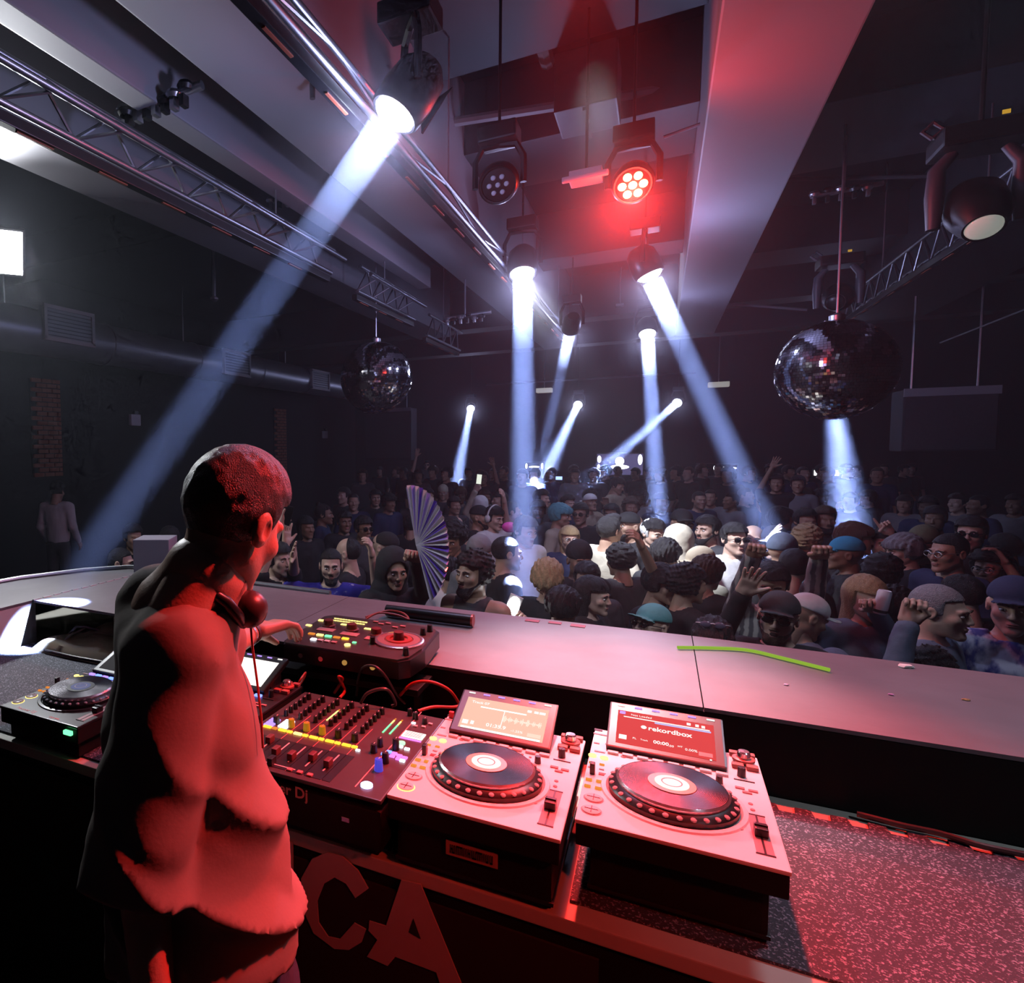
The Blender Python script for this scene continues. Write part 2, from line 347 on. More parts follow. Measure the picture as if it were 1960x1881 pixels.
# ------------------------------------------------------------------ decks
WHT = mat('white_deck_metal', (0.80, 0.79, 0.80), 0.38, noise=0.03)
DKG = mat('dark_deck_metal', (0.022, 0.022, 0.026), 0.3, noise=0.1)
GLS = mat('dark_glass', (0.006, 0.006, 0.008), 0.08)
SIL = mat('silver_rim', (0.75, 0.75, 0.78), 0.22, 0.9)
GRY = mat('grey_button', (0.35, 0.35, 0.37), 0.5)
LTG = mat('light_button', (0.62, 0.6, 0.6), 0.45)
def vinyl():
    m = bpy.data.materials.new('spun_metal_platter'); m.use_nodes = True; nt = m.node_tree; p = nt.nodes['Principled BSDF']
    p.inputs['Base Color'].default_value = (0.07, 0.065, 0.075, 1); p.inputs['Metallic'].default_value = 0.9
    p.inputs['Roughness'].default_value = 0.24; p.inputs['Anisotropic'].default_value = 0.85
    t = nt.nodes.new('ShaderNodeTangent'); t.direction_type = 'RADIAL'; t.axis = 'Z'; nt.links.new(t.outputs[0], p.inputs['Tangent'])
    tc = nt.nodes.new('ShaderNodeTexCoord'); w = nt.nodes.new('ShaderNodeTexWave'); w.wave_type = 'RINGS'; w.rings_direction = 'Z'
    w.inputs['Scale'].default_value = 130; nt.links.new(tc.outputs['Object'], w.inputs['Vector'])
    b = nt.nodes.new('ShaderNodeBump'); b.inputs['Strength'].default_value = 0.12; b.inputs['Distance'].default_value = 0.001
    nt.links.new(w.outputs['Fac'], b.inputs['Height']); nt.links.new(b.outputs[0], p.inputs['Normal']); return m
VIN = vinyl()
AMB = glow('amber_led', (1.0, 0.42, 0.03), 2.2); YEL = glow('yellow_led', (1.0, 0.75, 0.2), 2.2); GRN = glow('green_led', (0.15, 1.0, 0.35), 2.0)
BLU = glow('blue_led', (0.15, 0.25, 1.0), 2.5); PNK = glow('magenta_led', (0.9, 0.2, 0.8), 1.6); WLED = glow('white_led', (0.85, 0.88, 1.0), 2.5)
VIO = glow('violet_led', (0.4, 0.25, 1.0), 1.6); DIMO = glow('dim_orange_led', (0.9, 0.28, 0.04), 0.9); LBL = glow('label_white', (1.0, 0.96, 0.92), 1.1)
REDL = mat('red_cap', (0.7, 0.02, 0.02), 0.4)

def deck(name, label, loc, white, ui, group=None, lit=True):
    """media player; origin at the front left corner on its underside, x right, y back; top plate at z = .05"""
    t = thing(name, label, 'media player', loc, group=group)
    S = WHT if white else DKG; H = 0.05
    MB().box((0.1645, 0.2265, 0.0215), (0.325, 0.45, 0.043), b=0.004).build('body', BLKM, t)
    MB().box((0.1645, 0.2265, 0.0465), (0.329, 0.453, 0.008), b=0.003).build('top_plate', S, t)
    # jog wheel: well ring, dimpled rim, platter, display
    jc = (0.160, 0.170, H)
    w = MB().lathe([(0.128, 0.0), (0.126, 0.004), (0.118, 0.005), (0.114, 0.001)], 48, jc).build('jog_well', S, t, True)
    rim = MB().lathe([(0.113, 0.0), (0.113, 0.012), (0.108, 0.018), (0.098, 0.022), (0.094, 0.024)], 48, jc)
    rim.build('jog_rim', BLK, w, True)
    d = MB()
    for k in range(30):
        a = 2 * PI * k / 30; d.ell((jc[0] + .107 * math.cos(a), jc[1] + .107 * math.sin(a), H + .0165), (.006, .006, .004), 8, 5)
    d.build('rim_dimples', GRY, w, True)
    pl = MB().lathe([(0.098, 0.021), (0.0985, 0.027), (0.095, 0.030), (0.0945, 0.0305)], 48, jc); pl.build('platter_ring', SIL, w, True)
    pm = MB().lathe([(0.0946, 0.0300), (0.042, 0.0303), (0.0, 0.0303)], 64, (0, 0, 0)).build('platter', VIN, w, True, (jc[0], jc[1], H))
    MB().lathe([(0.042, 0.0), (0.042, 0.0012), (0.0, 0.0012)], 40, (0, 0, 0)).build('display_ring', mat('cream_display', (0.75, 0.55, 0.35), 0.3) if white else BLK, w, True, (jc[0], jc[1], H + .0302))
    MB().lathe([(0.030, 0.0), (0.030, 0.001), (0.0, 0.001)], 40).build('jog_display', LBL if white else glow('dim_display', (0.35, 0.4, 0.75), .35), w, True, (jc[0], jc[1], H + .0315))
    MB().lathe([(0.018, 0.0), (0.0185, 0.0006), (0.0165, 0.0006), (0.0165, 0.0)], 30).build('display_mark', GRY, w, True, (jc[0], jc[1], H + .0326))
    # tilted screen at the back
    ang = math.radians(20)
    M = Matrix.Translation((0.148, 0.349, H + 0.004)) @ Matrix.Rotation(ang, 4, 'X')
    sc = MB().box((0, 0.07, 0.004), (0.234, 0.155, 0.014), M, b=0.004).build('screen_housing', BLK, t)
    MB().box((0, 0.064, 0.0112), (0.196, 0.112, 0.001), M).build('screen', ui, sc)
    for k in range(6):
        MB().box((-0.092 + .037 * k, 0.137, 0.0115), (0.016, 0.004, 0.002), M).build('light_bar', (VIO if k % 5 else LBL), sc)
    Wt = Matrix.Translation((0.148, 0.42, 0)) ; MB().box((0.148, 0.42, H + .012), (0.22, 0.06, 0.03)).build('screen_base', BLK, t)
    # on-screen graphics are thin raised shapes of light
    return t, M, sc
def deck_controls(t, white, lit):
    H = 0.05
    for k in range(8):
        MB().box((0.047 + k * .0297, 0.3245 , H + .003), (.022, .011, .006), b=.002).build('hot_cue_button', (LTG if white else (BLU if k % 2 else VIO)), t)
    # play / cue
    for y, m in ((0.046, AMB if not white else LTG), (0.095, LTG)):
        r = MB().lathe([(.0165, 0), (.0165, .003), (.0145, .004), (0, .004)], 24, (0.025, y, H)).build('cue_button' if y > .07 else 'play_button', LTG if white else mat('red_lit_button', (.3, .25, .25), .4), t, True)
        MB().lathe([(.0185, 0), (.0185, .0012), (.0165, .0012)], 24, (0.025, y, H)).build('button_ring', (YEL if (y < .07 or not white) else GRY) if lit else GRY, r, True)
        MB().box((0.025, y, H + .0045), (.024, .0012, .0008)).box((0.025, y, H + .0045), (.0012, .024, .0008)).build('button_mark', BLK, r)
    for x, y in ((.010, .139), (.030, .139), (.010, .169), (.030, .170)):
        MB().box((x, y, H + .002), (.012, .008, .004), b=.0012).build('loop_button', DIMO, t)
    MB().box((0.014, 0.205, H + .012), (.010, .014, .024), b=.002).build('direction_lever', BLK, t)
    MB().box((0.033, 0.209, H + .001), (.014, .010, .002)).build('lever_plate', mat('brown_red_plate', (.3, .06, .05), .5), t)
    for i, (x, y) in enumerate(((.008, .232), (.030, .232), (.008, .254), (.029, .254))):
        MB().box((x, y, H + .0015), (.010, .006, .003), b=.001).build('small_button', LTG if i < 2 else DIMO, t)
    for x, y in ((.007, .292), (.031, .290)):
        MB().lathe([(.0085, 0), (.0085, .003), (0, .0035)], 16, (x, y, H)).build('loop_in_button', YEL, t, True)
    for x, y, sx in ((.016, .32, .022), (.006, .365, .012), (.030, .37, .012), (.010, .42, .03)):
        MB().box((x + .004, y, H + .001), (sx, .006, .002)).build('label_plate', GRY, t)
    MB().box((0.008, 0.445, H + .001), (.018, .01, .002)).build('memory_slot', BLK, t)
    # tempo slider
    sl = MB().box((0.298, 0.105, H + .0006), (.026, .142, .0012)).build('tempo_slider', mat('recess_red_grey', (.28, .24, .25), .5), t)
    MB().box((0.298, 0.105, H + .0015), (.003, .134, .001)).build('slider_slot', BLK, sl)
    MB().box((0.298, 0.104, H + .009), (.021, .026, .016), b=.003).box((0.298, .104, H + .018), (.020, .003, .003)).build('slider_cap', BLK, sl)
    for y in (.036, .174): MB().box((.298, y, H + .001), (.028, .003, .002)).build('slider_end', BLK, sl)
    # rotary selector and right hand buttons
    r = MB().lathe([(.021, 0), (.021, .005), (.014, .007), (.012, .006)], 24, (.300, .412, H + .006)).build('rotary_selector', mat('red_brown_ring', (.4, .12, .1), .4), t, True)
    MB().lathe([(.0125, 0), (.0125, .016), (.010, .019), (0, .0195)], 20, (.300, .412, H + .008)).build('selector_knob', SIL, r, True)
    for dx, dy in ((-.013, .032), (.013, .032), (-.013, -.032), (.013, -.032)):
        MB().box((.300 + dx, .412 + dy, H + .005), (.022, .016, .01), b=.003).build('selector_button', mat('red_brown_button', (.35, .12, .1), .5), t)
    MB().cyl((.290, .338, H), (.290, .338, H + .02), .008, .007, 14).box((.290, .338, H + .0205), (.002, .012, .001)).build('trim_knob', BLK, t, True)
    MB().box((.293, .317, H + .001), (.036, .003, .002)).build('label_plate', BLK, t)  # one added haze ball, thinning outwards, for a lamp's bloom
    for x, y in ((.282, .278), (.304, .275), (.293, .263)):
        MB().box((x, y, H + .0015), (.016, .008, .003), b=.001).build('beat_button', mat('red_grey_button', (.42, .2, .2), .5), t)
    MB().cyl((.247, .283, H), (.247, .283, H + .016), .007, .006, 12).build('vinyl_knob', BLK, t, True)
    for x, y, r_ in ((.294, .217, .004), (.295, .193, .004), (.267, .109, .006), (.068, .318, .005), (.21, .308, .003), (.228, .302, .003)):
        MB().lathe([(r_, 0), (r_, .002), (0, .002)], 12, (x, y, H)).build('small_button', GRY if r_ > .005 else mat('red_grey_button', (.4, .2, .2), .5), t)
def screen_bits(M, sc, rows):
    for x0, x1, y0, y1, m in rows:
        MB().box(((x0 + x1) / 2, (y0 + y1) / 2, .0120), (x1 - x0, y1 - y0, .0005), M).build('screen_graphic', m, sc)
def on_screen(M, sc, s, x, y, size, m=None, sx=1, bold=0.0):
    o = text_mesh('screen_text', s, size, m or LBL, sc, depth=.0002, sx=1, bold=bold)
    o.matrix_local = M @ Matrix.Translation((x, y, .0123)) @ Matrix.Diagonal((sx, 1, 1, 1)); return o
def case(label, x0, x1, y0, y1, z0, z1, nm='flight_case'):
    t = thing(nm, label, 'case', ((x0 + x1) / 2, (y0 + y1) / 2, z0))
    MB().box((0, 0, (z1 - z0) / 2), (x1 - x0, y1 - y0, z1 - z0), b=.01).build('shell', BLKM, t)
    MB().box((0, 0, (z1 - z0) * .12), (x1 - x0 + .006, y1 - y0 + .006, .008), b=.002).build('edge_strip', BLK, t)
    return t
case('low black riser case under the rightmost white deck', -.10, .18, 1.33, 1.74, .9212, 1.0245)
case('low black riser case under the white deck beside the mixer', -.455, -.155, 1.24, 1.66, .9212, 1.0245)
case('low black riser case under the black deck hidden behind the performer', -1.23, -.93, 1.24, 1.66, .9212, 1.0245)

UI_RED = glow('screen_red_page', (0.70, 0.05, 0.05), 1.0)
UI_TAN = glow('screen_tan_page', (0.90, 0.58, 0.44), 1.0)
UI_WHT = glow('screen_white_page', (1.0, 0.93, 0.85), 1.6)
UI_BLU = glow('screen_blue_wave', (0.5, 0.55, 0.95), 1.0)
t, M, sc = deck('media_player', 'white deck at the right end of the table with a red screen', (-.125, 1.30, 1.025), True, UI_RED)
deck_controls(t, True, False)
screen_bits(M, sc, [(-.085, .09, .098, .101, LBL), (-.02, .092, .092, .0965, UI_BLU), (-.094, -.082, .108, .117, VIO), (-.092, -.076, .022, .036, LBL),
                    (.066, .092, .014, .026, mat('screen_grey_box', (.2, .1, .1), .4)), (.086, .09, .005, .009, LBL), (.062, .069, .105, .113, LBL), (.074, .081, .104, .112, LBL), (.045, .053, .106, .114, LBL)])
MB().ell((-.042, .073, .0122), (.006, .006, .0006), 12, 4, M).build('screen_logo', LBL, sc)
on_screen(M, sc, 'rekordbox', -.033, .066, .020, bold=.0004); on_screen(M, sc, '00:00', -.022, .026, .014, bold=.0003); on_screen(M, sc, '.00', .008, .024, .009)
on_screen(M, sc, 'PL', -.064, .028, .008); on_screen(M, sc, 'Track', -.048, .028, .0065); on_screen(M, sc, '0.00%', .040, .022, .010); on_screen(M, sc, 'MT', .026, .028, .007)
on_screen(M, sc, 'Not Loaded', -.070, .106, .009)

t, M, sc = deck('media_player', 'white deck between the mixer and the rightmost deck with a tan waveform screen', (-.468, 1.215, 1.025), True, UI_TAN)
deck_controls(t, True, True)
b = MB(); random.seed(5)
for k in range(60):
    h_ = random.uniform(.006, .026) * (.6 + .4 * math.sin(k * .7)); b.box((.0 + k * .0015, .062, .0121), (.0009, h_, .0006), M)
stuff(b.build('waveform', glow('screen_cream', (1, .85, .72), 1.1), sc))
screen_bits(M, sc, [(-.092, .092, .008, .014, UI_WHT), (-.06, .05, .088, .092, UI_WHT), (-.002, .0, .03, .09, LBL), (-.092, -.078, .022, .036, LBL), (-.072, -.064, .024, .036, LBL), (.05, .06, .1, .108, LBL), (.066, .076, .1, .108, LBL), (.078, .092, .1, .108, LBL), (.062, .092, .018, .030, glow('screen_pale_box', (.9, .75, .6), 1.0))])
on_screen(M, sc, '01:35.9', -.035, .026, .016, bold=.0003); on_screen(M, sc, '-1.25%', .024, .024, .010); on_screen(M, sc, 'Track 07', -.085, .100, .012, bold=.0002)
MB().box((.012, .015, .058), (.012, .01, .018), b=.002).build('usb_stick', REDL, t).location = (.0, .42, 0)

t, M, sc = deck('media_player', 'black deck mostly hidden behind the performer beside the mixer, with a bright white screen', (-1.235, 1.215, 1.025), False, UI_WHT)
deck_controls(t, False, True)
t, M, sc = deck('media_player', 'black deck lying on the rubber mat at the left end of the table', (-1.705, 1.235, .970), False, BLKM)
deck_controls(t, False, True)
MB().box((.1645, .22, -.022), (.29, .40, .052), b=.006).build('foot_block', BLKM, t)
PRT = mat('printed_lettering', (.75, .35, .33), .5)
text_mesh('lettering', 'Pioneer DJ', .018, PRT, t, (.06, .010, .0506)); text_mesh('lettering', 'CDJ-3000', .010, PRT, t, (.20, .010, .0506))
MB().box((.295, -.004, .03), (.03, .01, .012), b=.003).build('usb_light', GRN, t)

# sticker on the case front of the second white deck
st = thing('name_sticker', 'orange tan sticker with dark block lettering on the deck case front', 'sticker', (0, 0, 0))
p0 = (-0.351, 1.231, 1.025); p1 = (-0.251, 1.231, 1.054)
c_ = ((p0[0] + p1[0]) / 2 , 1.2335, .99)
MB().box((c_[0], 1.2335, .990), (p1[0] - p0[0], .002, .030), b=.0009).build('backing', mat('tan_sticker', (.40, .22, .14), .6), st)
b = MB(); random.seed(9); n_ = 22; w_ = (p1[0] - p0[0]) * .8
for k in range(n_):
    x = c_[0] - w_ / 2 + w_ * k / (n_ - 1); b.box((x, 1.2318, .990), (w_ / n_ * .32, .0012, .017))
    if k < n_ - 1 and random.random() < .55: b.box((x + w_ / n_ * .5, 1.2318, .990 + random.choice((-.007, 0, .007))), (w_ / n_, .0012, .003))
stuff(b.build('lettering', BLKM, st))

# ------------------------------------------------------------------ the mixer
MXB = mat('mixer_top', (0.05, 0.048, 0.05), 0.3, noise=0.1)
mx = thing('dj_mixer', 'large black mixer crowded with knobs and orange lit buttons, between the decks', 'mixer', (-.885, 1.195, 1.015))
W_, D_ = .412, .45; H = .055
MB().box((W_ / 2, D_ / 2, -.0125), (W_, D_, .085), b=.004).build('body', BLKM, mx)
MB().box((W_ / 2, D_ / 2, .0505), (W_ + .002, D_ + .002, .009), b=.003).build('top_plate', MXB, mx)
MB().box((.345, .245, H + .0004), (.002, .44, .001)).build('panel_line', PRT, mx)
for x in (.080, .124, .168, .212, .256): MB().box((x + .014, .16, H + .0004), (.0012, .29, .001)).build('panel_line', mat('line_red', (.5, .2, .2), .5), mx)
MB().box((.155, .082, H + .0004), (.27, .13, .001)).build('fader_panel', BLK, mx)
def knob(x, y, r=.0075, h=.016, m=None, nm='knob'):
    k = MB().cyl((x, y, H), (x, y, H + h), r, r * .82, 14).build(nm, m or BLK, mx, True)
    MB().box((x, y + r * .4, H + h + .0004), (.0015, r * .8, .0008)).build('pointer', LTG, k); return k
for ch in range(6):
    cx_ = .036 + ch * .044
    for r_ in range(6):
        knob(cx_, .275 + r_ * .026, .0068 if r_ < 5 else .008)
    knob(cx_ + .002, .222, .0095, .02, mat('amber_lit_knob', (.2, .12, .02), .3, em=(.9, .45, .02), es=.25) if ch in (1, 2, 3) else BLK, 'filter_knob')
    MB().box((cx_ - .006, .190, H + .002), (.022, .010, .004), b=.0015).build('cue_button', AMB if ch != 2 else YEL, mx)
    MB().box((cx_ + .015, .190, H + .002), (.014, .010, .004), b=.0015).build('select_button', AMB if ch not in (0,) else DIMO, mx)
    sl = MB().box((cx_, .095, H + .001), (.003, .085, .001)).build('fader_slot', LTG, mx)
    MB().box((cx_, (.10, .12, .075, .07, .09, .08)[ch], H + .009), (.014, .024, .016), b=.003).build('fader_cap', mat('dark_red_fader', (.10, .03, .03), .4), sl)
for k in range(6):
    MB().box((.012 + (k % 3) * .014 + .04, .232 - (k // 3) * .0, H + .003), (.001, .001, .001)).build('fastener', STEEL, mx)
for k in range(8): MB().box((.058 + (k % 2) * .014, .244 - (k // 2) * .012, H + .002), (.012, .010, .004), b=.001).build('pad_button', WLED, mx)
for k in range(8): MB().box((.020 + (k % 2) * .014, .236 - (k // 2) * .012, H + .002), (.012, .009, .004), b=.001).build('pad_button', VIO, mx)
for ch, xx in enumerate((.145, .300, .318)):
    b = MB()
    for k in range(16): b.box((xx, .300 + k * .006 if ch else .30 + k * .005, H + .001), (.004, .0042, .001), mi=0 if k < 10 else (1 if k < 14 else 2))
    stuff(b.build('level_meter', [GRN if ch else YEL, YEL, DIMO], mx))
# effects column on the right
fs = MB().box((.373, .318, H + .001), (.052, .034, .002)).build('effect_screen', UI_WHT, mx)
for k in range(4): MB().box((.373, .308 + k * .007, H + .0022), (.042, .002, .0006)).build('screen_graphic', GRY, fs)
MB().box((.373, .292, H + .001), (.054, .005, .002)).build('light_bar', PNK, mx)
MB().lathe([(.009, 0), (.009, .004), (0, .004)], 16, (.362, .262, H)).build('tap_button', glow('pale_green_led', (.5, 1, .6), 1.3), mx, True)
for x, y, m in ((.352, .248, PNK), (.366, .243, WLED), (.384, .238, WLED), (.352, .205, BLU), (.345, .190, BLU), (.366, .203, PNK), (.366, .188, PNK), (.380, .198, PNK), (.394, .194, PNK), (.383, .182, PNK), (.394, .178, WLED)):
    MB().box((x, y, H + .002), (.012, .009, .004), b=.001).build('pad_button', m, mx)
knob(.360, .228, .009, .026); knob(.362, .155, .009, .024); knob(.362, .115, .010, .026, mat('blue_lit_knob', (.02, .02, .3), .3, em=(.1, .1, 1), es=.5))
MB().lathe([(.013, 0), (.013, .004), (.010, .006), (0, .006)], 24, (.365, .040, H)).build('effect_on_button', glow('violet_white_led', (.6, .55, 1.0), 3.0), mx, True)
knob(.320, .190, .009, .02); knob(.322, .225, .008, .02); knob(.345, .415, .008, .018); knob(.325, .430, .007, .018); knob(.375, .40, .007, .014)
for x, y, m in ((.360, .37, LTG), (.38, .375, LTG), (.39, .40, LTG), (.350, .385, WLED), (.285, .178, WLED)): MB().box((x, y, H + .002), (.010, .007, .003)).build('small_button', m, mx)
MB().box((.155, .028, H + .001), (.09, .003, .001)).build('crossfader_slot', LTG, mx); MB().box((.140, .028, H + .009), (.013, .022, .016), b=.002).build('crossfader_cap', BLK, mx)
for k in range(5): MB().box((.055 + k * .008, .028, H + .003), (.003, .02, .004), b=.001).build('curve_switch', LTG, mx)
for x in (.19, .215, .24): MB().box((x, .022, H + .002), (.012, .01, .004)).build('small_button', mat('red_grey_button', (.4, .2, .2), .5), mx)
text_mesh('lettering', 'Pioneer Dj', .034, mat('front_lettering', (.50, .30, .25), .5), mx, (.098, -.0006, .012), (PI / 2, 0, 0), bold=.0006)
MB().box((.335, -.001, -.005), (.018, .004, .010), b=.001).build('headphone_jack', SIL, mx)
MB().box((.206, .225, -.067), (.38, .40, .026), b=.004).build('foot_block', BLKM, mx)

# ------------------------------------------------------------------ effects unit standing on the counter
rm = thing('effects_unit', 'small angular effects unit with a round dial standing on the counter by his hand', 'effects unit', (-1.03, 1.76, 1.11), (0, 0, 0))
ps = thing('stand_shelf', 'narrow black shelf bracketed under the effects unit', 'shelf', (-.82, 1.85, 1.06))
MB().box((0, 0, .01), (.46, .14, .02), b=.003).build('board', BLK, ps); MB().box((-.2, .04, -.06), (.02, .05, .12)).build('bracket', BLK, ps); MB().box((.2, .04, -.06), (.02, .05, .12)).build('bracket', BLK, ps)
tl = math.radians(3)
MR = Matrix.Rotation(tl, 4, 'X')
RD = mat('metallic_dark_panel', (.10, .09, .09), .28, .5, noise=.1)
poly = [(.01, 0), (.39, 0), (.415, .03), (.43, .12), (.42, .30), (.39, .33), (.03, .33), (.0, .30), (-.005, .03)]
MB().prism(poly, 0.0, .052, MR).build('body', BLK, rm)
MB().prism([(.012, .004), (.385, .004), (.408, .034), (.42, .12), (.41, .295), (.385, .322), (.034, .322), (.008, .295), (.003, .03)], .052, .058, MR).build('top_plate', RD, rm)
Hr = .058
def rb(nm, c, d, m, b=.001): return MB().box((c[0], c[1], Hr + d[2] / 2), d, MR, b=b).build(nm, m, rm)
for r_ in range(2):
    b = MB()
    for k in range(12): b.box((.055 + k * .0105, .285 - r_ * .022, Hr + .001), (.008, .004, .002), MR)
    stuff(b.build('led_row', YEL, rm))
for x, y in ((.07, .20), (.16, .19), (.25, .18)):
    MB().lathe([(.024, 0), (.024, .006), (.018, .008), (.017, .02), (.015, .023), (0, .0235)], 24, (x, y, Hr), MR).build('isolator_knob', mat('dark_red_knob', (.12, .03, .03), .35), rm, True)
    rb('yellow_tag', (x + .045, y + .035, 0), (.03, .012, .002), YEL if x < .2 else AMB)
    rb('knob_surround', (x + .01, y - .04, 0), (.06, .03, .003), mat('red_grey_button', (.4, .2, .2), .5))
for k in range(5): rb('effect_button', (.055 + k * .030, .105, 0), (.022, .012, .004), (DIMO, YEL, GRN, DIMO, AMB)[k])
for k in range(4): rb('scene_button', (.085 + k * .024, .060, 0), (.018, .014, .004), (WLED, LTG, LTG, mat('red_grey_button', (.4, .2, .2), .5))[k])
MB().lathe([(.010, 0), (.010, .004), (0, .004)], 16, (.205, .055, Hr), MR).build('play_button', YEL, rm, True); rb('small_button', (.215, .085, 0), (.012, .009, .003), GRN)
rb('side_button', (.02, .245, 0), (.02, .012, .003), YEL); rb('side_button', (.005, .18, 0), (.02, .012, .003), YEL)
dl = MB().lathe([(.078, 0), (.078, .005), (.070, .008), (.066, .007)], 40, (.335, .155, Hr), MR).build('dial_ring', SIL, rm, True)
MB().lathe([(.067, .006), (.045, .007), (.044, .005)], 40, (.335, .155, Hr), MR).build('dial_face', mat('grey_red_dial', (.22, .13, .13), .4), dl, True)
MB().lathe([(.044, .003), (.040, .009), (.028, .010), (.027, .004), (0, .004)], 32, (.335, .155, Hr), MR).build('inner_ring', mat('red_anodised', (.5, .1, .08), .3, .5), dl, True)
MB().cyl((.335, .155, Hr), (.335, .155, Hr + .03), .018, .015, 20, MR).build('dial_knob', mat('dark_red_knob', (.12, .03, .03), .35), dl, True)
for x, y in ((.20, .30), (.225, .285), (.245, .30), (.28, .27), (.30, .29)): rb('top_button', (x, y, 0), (.018, .010, .004), mat('red_grey_button', (.4, .2, .2), .5))
for x, y in ((.04, .03), (.27, .10), (.395, .05), (.385, .24), (.395, .28)):
    MB().cyl((x, y, Hr), (x, y, Hr + .022), .010, .008, 14, MR).build('knob', BLK, rm, True)
for x, m in ((.07, SIL), (.14, SIL), (.22, glow('amber_jack', (.8, .4, .1), .5)), (.31, glow('amber_jack', (.8, .4, .1), .5))):
    MB().cyl((x, -.004, .025), (x, .004, .025), .008, .008, 12, MR).build('jack', m, rm, True)

br = thing('black_tube', 'short black metal tube lying behind the effects unit', 'tube', (-0.758, 2.414, 1.135))
MB().cyl((-.17, 0, 0), (.165, -.005, 0), .022, .022, 16).build('barrel', BLK, br, True)
MB().cyl((.165, -.005, 0), (.172, -.005, 0), .0235, .0235, 16).build('end_cap', mat('red_anodised', (.5, .1, .08), .3, .5), br, True)
CAB = mat('cable_rubber', (.05, .04, .04), .35); CABR = mat('red_cable', (.40, .05, .03), .4)
def cable(label, pts, r, m=None, nm='cable', group=None):
    P = [Vector(p) for p in pts]; out = []
    for i in range(len(P) - 1):
        p0 = P[max(i - 1, 0)]; p1 = P[i]; p2 = P[i + 1]; p3 = P[min(i + 2, len(P) - 1)]
        for k in range(8):
            t_ = k / 8; out.append(0.5 * ((2 * p1) + (p2 - p0) * t_ + (2 * p0 - 5 * p1 + 4 * p2 - p3) * t_ ** 2 + (3 * p1 - p0 - 3 * p2 + p3) * t_ ** 3))
    out.append(P[-1])
    o = MB().tube(out, r, 8).build(nm, m or CAB, None, True); return tag(o, label, 'cable', group)
cable('red cable looped flat in front of the black tube', [(-0.975, 2.312, 1.125), (-0.917, 2.384, 1.140), (-0.851, 2.380, 1.140), (-0.818, 2.357, 1.125), (-0.865, 2.360, 1.135), (-0.932, 2.339, 1.140), (-0.962, 2.283, 1.125)], .004, CABR)
cable('cable arching up behind the mixer knobs on the left', [(-0.794, 1.807, 1.020), (-0.756, 1.752, 1.120), (-0.698, 1.701, 1.160), (-0.662, 1.701, 1.140), (-0.648, 1.767, 1.060), (-0.633, 1.793, 1.030)], .004)
cable('red cable hooked over the back of the mixer', [(-0.939, 1.666, 1.050), (-0.918, 1.677, 1.090), (-0.920, 1.715, 1.100), (-0.924, 1.705, 1.080), (-0.929, 1.665, 1.060)], .003, CABR)
cable('cable bowing over the level meters towards the white deck', [(-0.698, 1.617, 1.080), (-0.679, 1.626, 1.110), (-0.635, 1.649, 1.120), (-0.623, 1.686, 1.070), (-0.634, 1.687, 1.060)], .0045)
cable('long cable curving from the effects unit to the white deck', [(-0.641, 1.770, 1.060), (-0.604, 1.777, 1.100), (-0.553, 1.786, 1.110), (-0.511, 1.825, 1.080), (-0.495, 1.867, 1.030)], .0045, CABR)
cable('cable lying across from the mixer to the deck screen', [(-0.551, 1.663, 1.070), (-0.522, 1.710, 1.070), (-0.485, 1.785, 1.050), (-0.469, 1.852, 1.040)], .0045, CABR)
cable('thin cable hanging from the right side of the effects unit', [(-0.623, 2.018, 1.140), (-0.631, 2.067, 1.080), (-0.665, 2.091, 1.000), (-0.625, 1.888, 0.990)], .003)
cable('second thin cable hanging beside it from the effects unit', [(-0.623, 1.993, 1.140), (-0.649, 2.078, 1.060), (-0.645, 2.101, 1.000), (-0.594, 2.030, 0.980)], .003)
cable('black cable snaking along the foot of the counter at the right', [(0.410, 1.896, 0.930), (0.479, 1.884, 0.930), (0.547, 1.882, 0.930), (0.606, 1.864, 0.930), (0.691, 1.866, 0.930)], .007)
cable('small loose cable end behind the rightmost deck screen', [(0.036, 2.001, 1.060), (0.042, 1.942, 1.080), (0.047, 1.907, 1.080), (0.050, 1.951, 1.050)], .003)
cable('thin cable along the back of the mixer behind the knobs', [(-0.840, 1.748, 1.040), (-0.807, 1.735, 1.090), (-0.815, 1.724, 1.100), (-0.799, 1.734, 1.060), (-0.787, 1.671, 1.060)], .0045, CABR)
# glow stick and litter on the counter
cable('yellow green glow stick lying bent on the counter near the crowd edge', [(0.064, 2.445, 1.117), (0.156, 2.487, 1.117), (0.256, 2.514, 1.117), (0.344, 2.466, 1.117), (0.443, 2.400, 1.117)], .0055, glow('glow_stick_green', (.45, .75, .06), .55), 'glow_stick')['category'] = 'glow stick'
def scrap(label, p, r, m, nm='litter'):
    b = MB().ell(p, (r, r * .7, r * .35), 7, 4); b.v = [(x + random.uniform(-r, r) * .2, y + random.uniform(-r, r) * .2, z) for x, y, z in b.v]
    tag(b.build(nm, m), label, 'litter')
scrap('white crumpled paper scrap at the crowd edge of the counter', (0.646, 2.555, 1.113), .02, mat('paper_white', (.8, .8, .75), .8), 'paper_scrap')
scrap('orange brown crumb on the counter at the far right', (0.701, 2.295, 1.112), .009, mat('orange_crumb', (.5, .25, .1), .8))
scrap('small pink wrapper bit on the counter right of the glow stick', (0.544, 2.252, 1.112), .007, mat('pink_bit', (.6, .3, .6), .5), 'wrapper')
scrap('tiny pale fleck on the counter below the glow stick', (0.317, 2.215, 1.112), .007, mat('pale_bit', (.5, .45, .6), .5))
